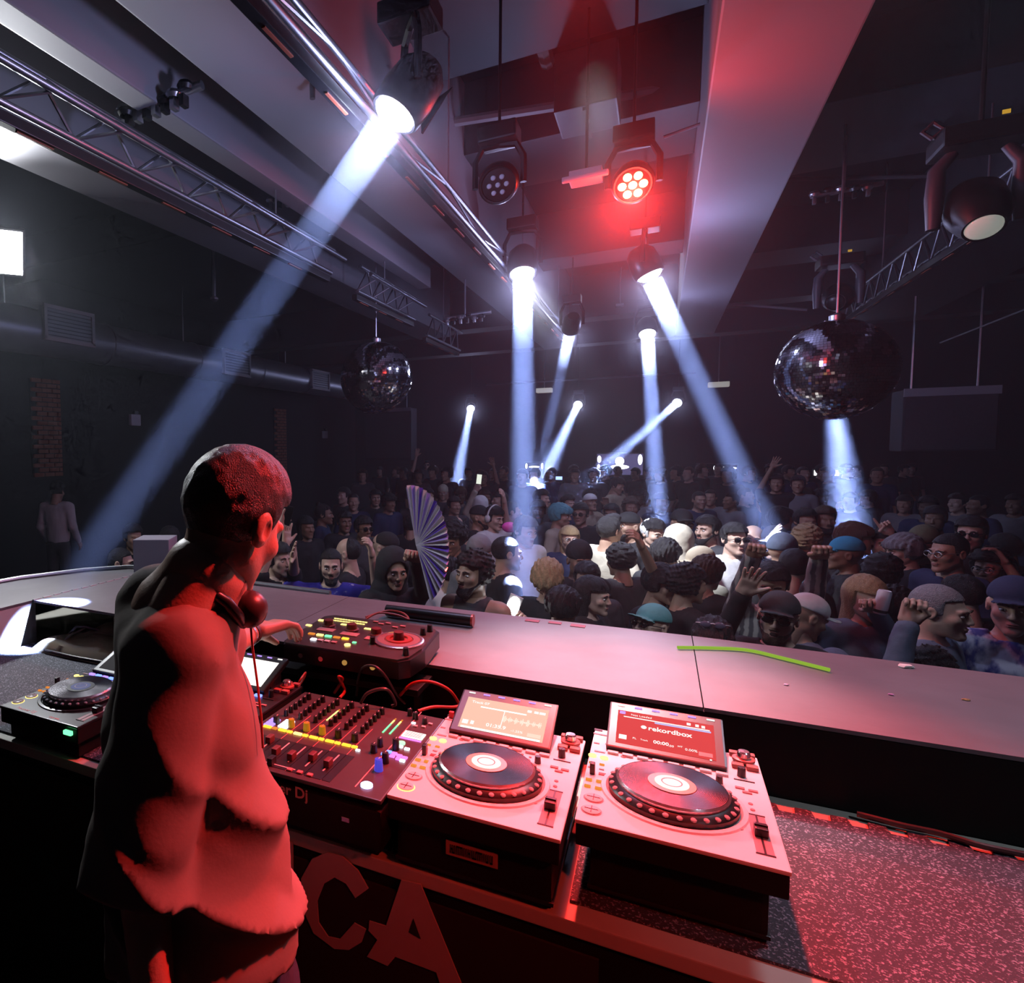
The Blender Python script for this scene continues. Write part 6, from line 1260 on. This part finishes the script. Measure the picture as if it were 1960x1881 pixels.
 ('seventh from the right in the dim back row, black top and short hair', (2.539, 14.491, -0.4), 1.7402984061863944, -1.031, (0.0, 0.0, 0.0), 'tan', 'short', 'brown', 'tee', 'black', None, (), 'dim figures in the back rows', 2, 120),
 ('sixth from the right in the dim back row, black top and curly hair', (3.07, 16.005, -0.4), 1.7440165260786478, 0.822, (0.0, 0.0, 0.0), 'tan', 'curly', 'black', 'tee', 'black', None, (), 'dim figures in the back rows', 2, 121),
 ('fifth from the right in the dim back row, black top and cropped hair', (3.702, 18.276, -0.4), 1.6664336764553316, -1.075, (0.0, 0.0, 0.0), 'tan', 'buzz', 'brown', 'tee', 'black', None, (), 'dim figures in the back rows', 2, 122),
 ('fourth from the right in the dim back row, navy top and cropped hair', (3.005, 13.657, -0.4), 1.7659609214616034, -0.202, (0.0, 0.0, 0.0), 'tan', 'buzz', 'brown', 'tee', 'navy', None, (), 'dim figures in the back rows', 2, 123),
 ('third from the right in the dim back row, charcoal top and cropped hair', (4.075, 18.046, -0.4), 1.696235682376946, -0.304, (0.0, 0.0, 0.0), 'light', 'buzz', 'brown', 'tee', 'charcoal', None, (), 'dim figures in the back rows', 2, 124),
 ('second from the right in the dim back row, black top and short hair', (4.587, 18.934, -0.4), 1.653854184943318, 0.758, (0.0, 0.0, 0.0), 'tan', 'short', 'black', 'tee', 'black', None, (), 'dim figures in the back rows', 2, 125),
 ('first from the right in the dim back row, black top and curly hair', (4.927, 19.781, -0.4), 1.6454975916127952, -0.018, (0.0, 0.0, 0.0), 'light', 'curly', 'black', 'tee', 'black', None, (), 'dim figures in the back rows', 2, 126),
 ('first from the left in the row behind the lit crowd, charcoal top and short hair', (-4.321, 9.42, -0.65), 1.7956543520795853, -0.327, (0.0, 0.0, 0.0), 'light', 'short', 'black', 'tee', 'charcoal', None, (), 'dim figures behind the lit crowd', 2, 127),
 ('second from the left in the row behind the lit crowd, navy top and cropped hair', (-3.832, 8.645, -0.65), 1.7715754502203038, 0.489, (0.0, 0.0, 0.0), 'tan', 'buzz', 'black', 'tee', 'navy', None, (), 'dim figures behind the lit crowd', 2, 128),
 ('third from the left in the row behind the lit crowd, black top and short hair', (-4.274, 10.527, -0.65), 1.676019181698428, 1.125, (0.0, 0.0, 0.0), 'dark', 'short', 'brown', 'tee', 'black', None, (), 'dim figures behind the lit crowd', 2, 129),
 ('fourth from the left in the row behind the lit crowd, navy top and tousled hair', (-3.36, 8.802, -0.65), 1.7595083618034308, 0.998, (0.0, 0.0, 0.0), 'brown', 'mop', 'black', 'tee', 'navy', None, (), 'dim figures behind the lit crowd', 2, 130),
 ('fifth from the left in the row behind the lit crowd, charcoal top and tousled hair', (-3.283, 9.72, -0.65), 1.7392451625959797, 0.255, (0.0, 0.0, 0.0), 'light', 'mop', 'black', 'tee', 'charcoal', None, (), 'dim figures behind the lit crowd', 2, 131),
 ('sixth from the left in the row behind the lit crowd, black top and short hair', (-3.294, 10.375, -0.65), 1.7403369689097912, 1.261, (0.0, 0.0, 0.0), 'tan', 'short', 'black', 'tee', 'black', None, (), 'dim figures behind the lit crowd', 2, 132),
 ('seventh from the left in the row behind the lit crowd, navy top and long hair', (-3.296, 11.632, -0.65), 1.6831774060158384, -0.802, (0.0, 0.0, 0.0), 'tan', 'long', 'black', 'tee', 'navy', None, (), 'dim figures behind the lit crowd', 2, 133),
 ('eighth from the left in the row behind the lit crowd, charcoal top and tousled hair', (-2.697, 10.171, -0.65), 1.7889384166700715, 0.353, (0.0, 0.0, 0.0), 'dark', 'mop', 'brown', 'tee', 'charcoal', None, (), 'dim figures behind the lit crowd', 2, 134),
 ('ninth from the left in the row behind the lit crowd, grey top and short hair', (-2.638, 11.542, -0.65), 1.6525298515851454, 1.024, (0.0, 0.0, 0.0), 'brown', 'short', 'brown', 'tee', 'grey', None, (), 'dim figures behind the lit crowd', 2, 135),
 ('tenth from the left in the row behind the lit crowd, charcoal top and long hair', (-2.054, 10.036, -0.65), 1.7428132905651261, -0.968, (0.0, 0.0, 0.0), 'light', 'long', 'black', 'tee', 'charcoal', None, (), 'dim figures behind the lit crowd', 2, 136),
 ('eleventh from the left in the row behind the lit crowd, charcoal top and short hair', (-1.481, 9.931, -0.65), 1.7906934040356335, 1.215, (0.0, 0.0, 0.0), 'light', 'short', 'black', 'tee', 'charcoal', None, (), 'dim figures behind the lit crowd', 2, 137),
 ('twelfth from the left in the row behind the lit crowd, navy top and short hair', (-1.121, 9.902, -0.65), 1.7287774995398033, 0.786, (0.0, 0.0, 0.0), 'light', 'short', 'black', 'tee', 'navy', None, (), 'dim figures behind the lit crowd', 2, 138),
 ('thirteenth from the left in the row behind the lit crowd, black top and short hair', (-0.925, 10.929, -0.65), 1.7474988839804824, 0.98, (0.0, 0.0, 0.0), 'brown', 'short', 'black', 'tee', 'black', None, (), 'dim figures behind the lit crowd', 2, 139),
 ('fourteenth from the left in the row behind the lit crowd, grey top and tousled hair', (-0.25, 11.595, -0.65), 1.7183324712243087, -0.551, (0.0, 0.0, 0.0), 'dark', 'mop', 'black', 'tee', 'grey', None, (), 'dim figures behind the lit crowd', 2, 140),
 ('fourteenth from the right in the row behind the lit crowd, navy top and long hair', (0.014, 10.207, -0.65), 1.7578469695322063, 0.563, (0.0, 0.0, 0.0), 'brown', 'long', 'black', 'tee', 'navy', None, (), 'dim figures behind the lit crowd', 2, 141),
 ('thirteenth from the right in the row behind the lit crowd, navy top and cropped hair', (0.484, 10.755, -0.65), 1.762419857362311, 0.377, (0.0, 0.0, 0.0), 'tan', 'buzz', 'black', 'tee', 'navy', None, (), 'dim figures behind the lit crowd', 2, 142),
 ('twelfth from the right in the row behind the lit crowd, grey top and cropped hair', (0.678, 11.762, -0.65), 1.7300177104812566, -0.185, (0.0, 0.0, 0.0), 'tan', 'buzz', 'black', 'tee', 'grey', None, (), 'dim figures behind the lit crowd', 2, 143),
 ('eleventh from the right in the row behind the lit crowd, grey top and cropped hair', (0.915, 11.352, -0.65), 1.7134063324843876, -0.997, (0.0, 0.0, 0.0), 'brown', 'buzz', 'black', 'tee', 'grey', None, (), 'dim figures behind the lit crowd', 2, 144),
 ('tenth from the right in the row behind the lit crowd, charcoal top and cropped hair', (1.117, 11.87, -0.65), 1.7602735612763878, 0.97, (0.0, 0.0, 0.0), 'tan', 'buzz', 'brown', 'tee', 'charcoal', None, (), 'dim figures behind the lit crowd', 2, 145),
 ('ninth from the right in the row behind the lit crowd, black top and long hair', (1.876, 12.032, -0.65), 1.7527053695246606, -0.184, (0.0, 0.0, 0.0), 'light', 'long', 'brown', 'tee', 'black', None, (), 'dim figures behind the lit crowd', 2, 146),
 ('eighth from the right in the row behind the lit crowd, charcoal top and tousled hair', (2.167, 12.828, -0.65), 1.6954203598521056, 0.456, (0.0, 0.0, 0.0), 'dark', 'mop', 'black', 'tee', 'charcoal', None, (), 'dim figures behind the lit crowd', 2, 147),
 ('seventh from the right in the row behind the lit crowd, charcoal top and short hair', (2.381, 12.082, -0.65), 1.6923101648001262, -0.614, (0.0, 0.0, 0.0), 'brown', 'short', 'black', 'tee', 'charcoal', None, (), 'dim figures behind the lit crowd', 2, 148),
 ('sixth from the right in the row behind the lit crowd, black top and tousled hair', (2.826, 13.246, -0.65), 1.6652906010715327, -1.058, (0.0, 0.0, 0.0), 'tan', 'mop', 'brown', 'tee', 'black', None, (), 'dim figures behind the lit crowd', 2, 149),
 ('fifth from the right in the row behind the lit crowd, grey top and long hair', (2.939, 12.005, -0.65), 1.679159900192825, -0.407, (0.0, 0.0, 0.0), 'tan', 'long', 'black', 'tee', 'grey', None, (), 'dim figures behind the lit crowd', 2, 150),
 ('fourth from the right in the row behind the lit crowd, navy top and short hair', (2.714, 10.219, -0.65), 1.7815183434305262, -0.461, (0.0, 0.0, 0.0), 'dark', 'short', 'black', 'tee', 'navy', None, (), 'dim figures behind the lit crowd', 2, 151),
 ('third from the right in the row behind the lit crowd, grey top and short hair', (3.457, 11.929, -0.65), 1.718556798286417, -0.858, (0.0, 0.0, 0.0), 'light', 'short', 'black', 'tee', 'grey', None, (), 'dim figures behind the lit crowd', 2, 152),
 ('second from the right in the row behind the lit crowd, navy top and cropped hair', (3.341, 10.893, -0.65), 1.77129759763829, -1.182, (0.0, 0.0, 0.0), 'brown', 'buzz', 'black', 'tee', 'navy', None, (), 'dim figures behind the lit crowd', 2, 153),
 ('first from the right in the row behind the lit crowd, grey top and short hair', (3.939, 11.772, -0.65), 1.7290253184833477, -0.656, (0.0, 0.0, 0.0), 'brown', 'short', 'black', 'tee', 'grey', None, (), 'dim figures behind the lit crowd', 2, 154),
 ('first from the left of the shadowed heads mid crowd, black top and tousled hair', (-2.625, 7.637, -0.65), 1.582781521115019, 3.298, (0.0, 0.14, 0.0), 'tan', 'mop', 'black', 'tee', 'black', None, ('no_face',), 'shadowed people in the middle of the crowd', 1, 155),
 ('second from the left of the shadowed heads mid crowd, charcoal top and curly hair', (-0.239, 5.557, -0.65), 1.65682222851824, -2.401, (0.0, 0.14, 0.0), 'tan', 'curly', 'black', 'tee', 'charcoal', None, ('no_face',), 'shadowed people in the middle of the crowd', 1, 156),
 ('third from the right of the shadowed heads mid crowd, charcoal top and curly hair', (1.297, 5.677, -0.65), 1.6668676354458374, 2.393, (0.0, 0.14, 0.0), 'tan', 'curly', 'black', 'tee', 'charcoal', None, ('no_face',), 'shadowed people in the middle of the crowd', 1, 157),
 ('second from the right of the shadowed heads mid crowd, black top and short hair', (1.591, 5.308, -0.65), 1.617877928669495, -2.735, (0.0, 0.14, 0.0), 'light', 'short', 'black', 'tee', 'black', None, ('no_face',), 'shadowed people in the middle of the crowd', 1, 158),
 ('third from the left of the shadowed heads mid crowd, black top and short hair', (0.827, 5.677, -0.65), 1.6704762918384357, 2.822, (0.0, 0.14, 0.0), 'light', 'short', 'black', 'tee', 'black', None, ('no_face',), 'shadowed people in the middle of the crowd', 1, 159),
 ('first from the right of the shadowed heads mid crowd, black top and short hair', (2.447, 7.404, -0.65), 1.6617936499078338, -2.763, (0.0, 0.14, 0.0), 'brown', 'short', 'black', 'tee', 'black', None, ('no_face',), 'shadowed people in the middle of the crowd', 1, 160),
]
for r in CROWD: person(*r)
# ------------------------------------------------------------------ the performer
dj = thing('person', 'red lit performer in an oversized tee seen from behind with headphones round his neck', 'person', (-.70, .90, 0))
DJ0 = np.array((-.70, .90, 0.))
def q(p): return np.array(p) - DJ0
hcen = q((-0.638, 0.930, 1.656)); hd = Vector((.12, .99, 0)).normalized(); yawh = math.atan2(hd.x, -hd.y)
MH = Matrix.Translation(hcen) @ Matrix.Rotation(yawh, 4, 'Z') @ Matrix.Rotation(math.radians(24), 4, 'X') @ Matrix.Rotation(math.radians(-9), 4, 'Y') @ Matrix.Diagonal((.97, .93, .97, 1))
headv = xf(grow(head_field, HB_LO, HB_HI, .0042), MH)
nb = q((-0.678, 0.900, 1.558)); nk = np.array(MH @ Vector((0, .03, -.10)))
shR = q((-0.663, 0.796, 1.444)); elR = q((-0.671, 0.715, 1.189)); wrR = q((-0.617, 0.681, 0.955))
shL = q((-0.733, 0.984, 1.408)); elL = q((-0.930, 1.255, 1.287)); wrL = q((-1.013, 1.574, 1.249))
T = [q((-0.722, 0.867, 1.460)), q((-0.704, 0.865, 1.293)), q((-0.682, 0.863, 1.113)), q((-0.659, 0.854, 0.958))]
trp = q((-0.780, 0.885, 1.517))
hipA = q((-0.650, 0.850, 0.851)); 
def dj_body(P):
    d = smin(f_cone(P, T[0], T[1], .085, .10), f_cone(P, T[1], T[3], .10, .125), .04)
    d = smin(d, f_cone(P, nb, nk, .060, .054), .03); d = smin(d, f_cone(P, nb, (nb + T[0]) / 2, .07, .09), .04)
    d = smin(d, f_cone(P, shR, elR, .050, .042), .03); d = smin(d, f_cone(P, elR, wrR, .041, .029), .012)
    d = smin(d, f_cone(P, shL, elL, .050, .042), .03); d = smin(d, f_cone(P, elL, wrL, .042, .028), .012)
    d = smin(d, f_cone(P, T[3], hipA, .125, .14), .04)
    for s in (-1, 1): d = smin(d, f_cone(P, hipA + (s * .04, s * -.08, -.02), np.array((hipA[0] + s * .04, hipA[1] + s * -.10, .08)), .095, .05), .04)
    return d
lo = np.array((-.55, -.45, -.02)); hi = np.array((.65, 1.05, 1.7))
fl = hand_at('claw', wrL, q((-0.943, 1.718, 1.262)) - wrL, (.1, -.2, -1), 1, 1.10)
fr = hand_at('relax', wrR, wrR - elR, (-1, .2, 0), -1, 1.0)
DSK = mat('skin_performer', (.52, .33, .25), .45, noise=.05, nscale=30, bump=.08, bscale=160)
link('body', fmesh('body', fuse([grow(dj_body, lo, hi, .009), headv, fl, fr]), DSK), dj)
def dj_hair(P):
    n = vnoise(P, 260, 4) * .0012 + vnoise(P, 120, 9) * .002
    sk = smin(f_ell(P, (0, .018, .034), (.080, .099, .094)), f_ell(P, (0, -.01, .066), (.070, .078, .064)), .02) - .004 + n
    up = np.maximum(sk, -(P[:, 2] + .078 - np.abs(P[:, 0]) * .25)); 
    up = np.maximum(up, -np.maximum(P[:, 2] - .062, P[:, 1] + .030))
    ear = f_ell(np.stack([np.abs(P[:, 0]), P[:, 1], P[:, 2]], 1), (.086, .006, -.008), (.02, .030, .040)); return np.maximum(up, -ear)
def hair_mat():
    m = mat('cropped_black_hair', (.028, .022, .022), .38, noise=.4, nscale=160, bump=.55, bscale=420); return m
o = link('hair', fmesh('hair', grow(dj_hair, (-.13, -.14, -.14), (.13, .16, .17), .0045), hair_mat()), dj); o.matrix_local = MH
# oversized t-shirt with deep folds
hem = q((-0.643, 0.850, 0.948))[2]
def dj_shirt(P, inner=False):
    g = -.008 if inner else 0
    d = smin(f_cone(P, T[0] + (0, 0, -.02), T[1], .096 + g, .122 + g), f_cone(P, T[1], T[2], .122 + g, .138 + g), .05); d = smin(d, f_cone(P, T[2], T[3], .142 + g, .160 + g), .05)
    d = smin(d, f_cone(P, nb + (0, 0, -.015), T[0] + (-.045, .03, .01), .060 + g, .085 + g), .04)
    d = smin(d, f_cone(P, nb + (0, 0, -.03), shL, .052 + g, .058 + g), .03); d = smin(d, f_cone(P, nb + (-.01, 0, -.04), shR + (0, 0, .01), .055 + g, .078 + g), .05)
    d = smin(d, f_cone(P, nb + (0, 0, -.02), trp, .045 + g, .042 + g), .04); d = smin(d, f_cone(P, trp, T[0], .042 + g, .085 + g), .04)
    d = smin(d, f_cone(P, shL, shL + (elL - shL) * .7, .058 + g, .066 + g), .03)
    if inner: return d
    return d
eR = q((-0.670, 0.704, 1.121)); axR = (eR - shR) / np.linalg.norm(eR - shR)
def folds(P):
    a = P @ np.array((.8, .5, 1.1)); b = P @ np.array((.9, .2, -.75)); c = P @ np.array((.3, -.6, .5))
    w = np.minimum(np.abs(np.sin(a * 17 + 1.1 * np.sin(b * 6))), .35 + .65 * np.abs(np.sin(c * 26 + 1.4 * np.sin(a * 5) + b * 9)))
    z = np.clip((1.48 - P[:, 2]) / .5, .2, 1)
    return (w ** .8) * .038 * z - .027 * z + vnoise(P, 40, 3) * .003
def torso_shirt(P):
    d = dj_shirt(P) + folds(P); d = np.maximum(d, hem - P[:, 2] + .015 * np.sin(P[:, 0] * 14))
    return np.maximum(d, -f_cone(P, nb + (0, 0, .005), nk, .064, .075))
def collar(P):
    c = nb + (nk - nb) * .34; ax = (nk - nb) / np.linalg.norm(nk - nb); t = (P - c) @ ax; r = np.linalg.norm(P - c - t[:, None] * ax, axis=1)
    return np.hypot(r - .066, t) - .010
def sleeve(P):
    d = f_cone(P, shR + (0, 0, .01), eR, .078, .083) + folds(P) * .8; t = (P - shR) @ axR; L_ = np.linalg.norm(eR - shR)
    d = np.maximum(d, t - L_); inn = f_cone(P, shR, eR + axR * .1, .050, .060) ; return np.maximum(d, -np.maximum(inn, L_ - .06 - t))
SH = mat('performer_tee', (.22, .19, .165), .9, noise=.08, nscale=20, bump=.04, bscale=160)
link('shirt', fmesh('shirt', grow(lambda P: smin(smin(torso_shirt(P), sleeve(P), .012), collar(P), .006), lo, hi, .0085), SH), dj)
JN = cloth('dark_jeans', (.02, .03, .07))
def jeans(P):
    d = smin(f_cone(P, T[3], hipA, .130, .148), f_ell(P, hipA, (.15, .15, .12)), .04)
    for s in (-1, 1): d = smin(d, f_cone(P, hipA + (s * .04, s * -.08, -.02), np.array((hipA[0] + s * .04, hipA[1] + s * -.10, .05)), .105, .07), .04)
    return np.maximum(d, P[:, 2] - hem - .10)
link('jeans', fmesh('jeans', grow(jeans, lo, hi, .02), JN), dj)
for s in (-1, 1): MB().ell((hipA[0] + s * .04 + .06, hipA[1] + s * -.10 + .02, .04), (.13, .055, .045), 14, 8).build('shoe', BLKM, dj, True)
# headphones round the neck, strap and cable
hp_ = [q((-0.630, 0.846, 1.552)), q((-0.606, 0.858, 1.533)), q((-0.600, 0.883, 1.505)), q((-0.613, 0.920, 1.482))]
hb = MB().tube([tuple(v) for v in hp_], [.009, .011, .011, .010], 10).build('headphone_band', BLK, dj, True)
MB().ell(tuple(q((-0.604, 0.927, 1.506))), (.030, .034, .032), 18, 12).build('ear_cup', mat('red_black_cup', (.05, .03, .03), .35), dj, True)
MB().lathe([(.030, -.012), (.034, 0), (.030, .012), (0, .014)], 20, M=Matrix.Translation(q((-0.628, 0.937, 1.515))) @ Matrix.Rotation(1.1, 4, 'Y')).build('ear_cup', BLK, dj, True)
cp_ = [q((-0.603, 0.926, 1.483)), q((-0.604, 0.933, 1.436)), q((-0.591, 0.925, 1.385)), q((-0.573, 0.908, 1.331)), q((-0.569, 0.906, 1.278))]
MB().tube([tuple(v) for v in cp_], .0022, 6).build('headphone_cable', CABR, dj, True)
ax_ = (wrL - elL) / np.linalg.norm(wrL - elL); w0 = wrL - ax_ * .035
MB().cyl(tuple(w0 - ax_ * .011), tuple(w0 + ax_ * .011), .0325, .0325, 20).build('watch_strap', mat('dark_strap', (.06, .03, .03), .5), dj, True)
w1 = wrL - ax_ * .075
MB().cyl(tuple(w1 - ax_ * .005), tuple(w1 + ax_ * .005), .0345, .0345, 20).build('bracelet', SIL, dj, True)

# ------------------------------------------------------------------ things held up in the crowd
FANP = (-1.243, 3.720, 1.198)
fan = thing('folding_fan', 'open iridescent pleated folding fan held up over the crowd', 'fan', FANP)
NF = 26
HOLO = [mat('fan_' + n, c, .22, .45) for n, c in (('violet', (.22, .12, .75)), ('pearl', (.85, .82, .80)), ('lilac', (.60, .45, .95)), ('white', (.95, .93, .98)))]
pm = []
A0, A1 = math.radians(106), math.radians(-68)
R0, R1 = .05, .36
for k in range(NF):
    a = A0 + (A1 - A0) * k / NF; b_ = A0 + (A1 - A0) * (k + .5) / NF; c_ = A0 + (A1 - A0) * (k + 1) / NF
    sx = .62
    def pt(r, an, y): return (r * math.cos(an) * sx, y, r * math.sin(an))
    ex_ = .0 + .30 * (k / NF) ** 1.0
    RR = R1 * (1.0 - .12 * math.sin(k / NF * PI)) 
    v = [pt(R0, a, 0), pt(R0, b_, -.004), pt(R0, c_, 0), pt(RR, a, 0), pt(RR * 1.01, b_, -.030), pt(RR, c_, 0)]
    MB().add(v, [(0, 1, 4, 3)], mi=0).add(v, [(1, 2, 5, 4)], mi=1).build('pleat', [HOLO[(k * 7) % 4], HOLO[(k * 5 + 1) % 4]], fan)
    MB().tube([pt(.0, a, -.002), pt(RR * .99, a, -.003)], [.003, .002], 5).build('rib', HOLO[3], fan)
ph = thing('phone', 'lit phone held up by the person in the white hood', 'phone', (-2.223, 9.400, 1.308), (0, .1, .2))
MB().box((0, 0, 0), (.075, .01, .15), b=.004).build('shell', BLK, ph); MB().box((0, -.006, 0), (.066, .002, .135)).build('screen', glow('phone_page', (.7, .75, .65), 1.2), ph)
ph = thing('phone', 'dark phone held by the raised hands left of the blue jersey man', 'phone', (-2.341, 4.100, 1.295), (.2, .3, .3)); MB().box((0, 0, 0), (.075, .01, .15), b=.004).build('shell', BLK, ph); MB().ell((-.02, .006, .05), (.012, .004, .012), 10, 6).build('camera_bump', STEEL, ph)
ph = thing('phone', 'glowing blue phone held up in the dim back row left of the emblem screen', 'phone', (-1.591, 12.800, 1.175)); MB().box((0, 0, 0), (.12, .01, .07), b=.004).build('shell', BLK, ph); MB().box((0, -.006, 0), (.11, .002, .06)).build('screen', glow('phone_blue', (.3, .45, 1), 2.2), ph)
ph = thing('phone', 'white phone torch blazing low at the counter edge below the bowed blond head', 'phone', (-0.774, 4.180, 0.779), (.3, .35, 0)); MB().box((0, 0, 0), (.08, .012, .17), b=.004).build('shell', CL['white'], ph); MB().ell((0, -.008, 0), (.036, .006, .08), 12, 8).build('torch', glow('torch_white', (.9, .93, 1), 22), ph)
cn = thing('drink_can', 'white drink can in the fair haired woman\'s hand', 'can', (1.063, 4.620, 0.915), (0, .15, 0))
MB().lathe([(0, -.07), (.026, -.07), (.031, -.06), (.031, .05), (.026, .062), (.024, .060), (0, .060)], 20).build('body', mat('can_white', (.75, .75, .82), .35), cn, True)
MB().lathe([(.0315, -.045), (.0315, -.060)], 20).build('base_band', BLK, cn, True)
pk = thing('pink_pouch', 'small glossy pink pouch held in the crowd beside the tall beam', 'pouch', (-1.207, 6.300, 1.018)); MB().ell((0, 0, 0), (.07, .04, .05), 14, 9).build('pouch', mat('hot_pink', (.9, .1, .55), .3), pk, True)
# ------------------------------------------------------------------ haze filling the room
HZ = bpy.data.materials.new('stage_haze'); HZ.use_nodes = True; nt = HZ.node_tree
for n in list(nt.nodes):
    if n.type != 'OUTPUT_MATERIAL': nt.nodes.remove(n)
vs = nt.nodes.new('ShaderNodeVolumeScatter'); vs.inputs['Color'].default_value = (0.8, 0.85, 1, 1)
vs.inputs['Density'].default_value = 0.0075; vs.inputs['Anisotropy'].default_value = 0.3
nt.links.new(vs.outputs[0], nt.nodes['Material Output'].inputs['Volume'])
h = MB().box((-0.35, 11.1, 1.95), (17.0, 18.2, 5.1)).build('haze', HZ); stuff(tag(h, 'thin stage haze filling the hall and catching the light beams', 'haze'))

# added balls of denser haze that give each lamp its bloom
PF = bpy.data.materials.new('lamp_bloom_haze'); PF.use_nodes = True; nt = PF.node_tree; N = nt.nodes; L = nt.links
for n in list(N):
    if n.type != 'OUTPUT_MATERIAL': N.remove(n)
v = N.new('ShaderNodeVolumeScatter'); v.inputs['Anisotropy'].default_value = 0.0; v.inputs['Color'].default_value = (1, 1, 1, 1)
tc = N.new('ShaderNodeTexCoord'); ln = N.new('ShaderNodeVectorMath'); ln.operation = 'LENGTH'; mr = N.new('ShaderNodeMapRange')
mr.inputs[1].default_value = 1.0; mr.inputs[2].default_value = 0.0; mr.inputs[3].default_value = 0.0; mr.inputs[4].default_value = 1.0
pw_ = N.new('ShaderNodeMath'); pw_.operation = 'POWER'; pw_.inputs[1].default_value = 2.0; ml = N.new('ShaderNodeMath'); ml.operation = 'MULTIPLY'; ml.inputs[1].default_value = 0.23
L.new(tc.outputs['Object'], ln.inputs[0]); L.new(ln.outputs['Value'], mr.inputs[0]); L.new(mr.outputs[0], pw_.inputs[0]); L.new(pw_.outputs[0], ml.inputs[0]); L.new(ml.outputs[0], v.inputs['Density']); L.new(v.outputs[0], N['Material Output'].inputs['Volume'])
pm_ = MB().ell((0, 0, 0), (1, 1, 1), 24, 14).mesh('bloom_haze_ball', PF, True)
def curl(p, R, lab):
    o = link('bloom_haze_ball', pm_, None, p); o.scale = (R, R, R); stuff(tag(o, lab, 'haze', 'added haze balls for the lamp bloom'))
NM = dict(near='the large lamp nearest the booth', mid='the lamp above the tall middle beam', right='the lamp left of the right pale beam', midfar='the smaller lamp behind the middle one', rightfar='the lamp with the upright beam', farleft='the leftmost far lamp', farmid='the middle far lamp', farright='the rightmost far lamp')
for n, p, q, r, pw, sp, em in BEAMS:
    if n in NM: curl(Vector(p) + (Vector(q) - Vector(p)).normalized() * 0.10, .62 if p[1] < 12 else .8, 'added ball of haze for the white bloom round ' + NM[n])
curl((RED_P[0], RED_P[1] - .02, RED_P[2] - .03), .95, 'added ball of haze for the red bloom round the red par lamp')
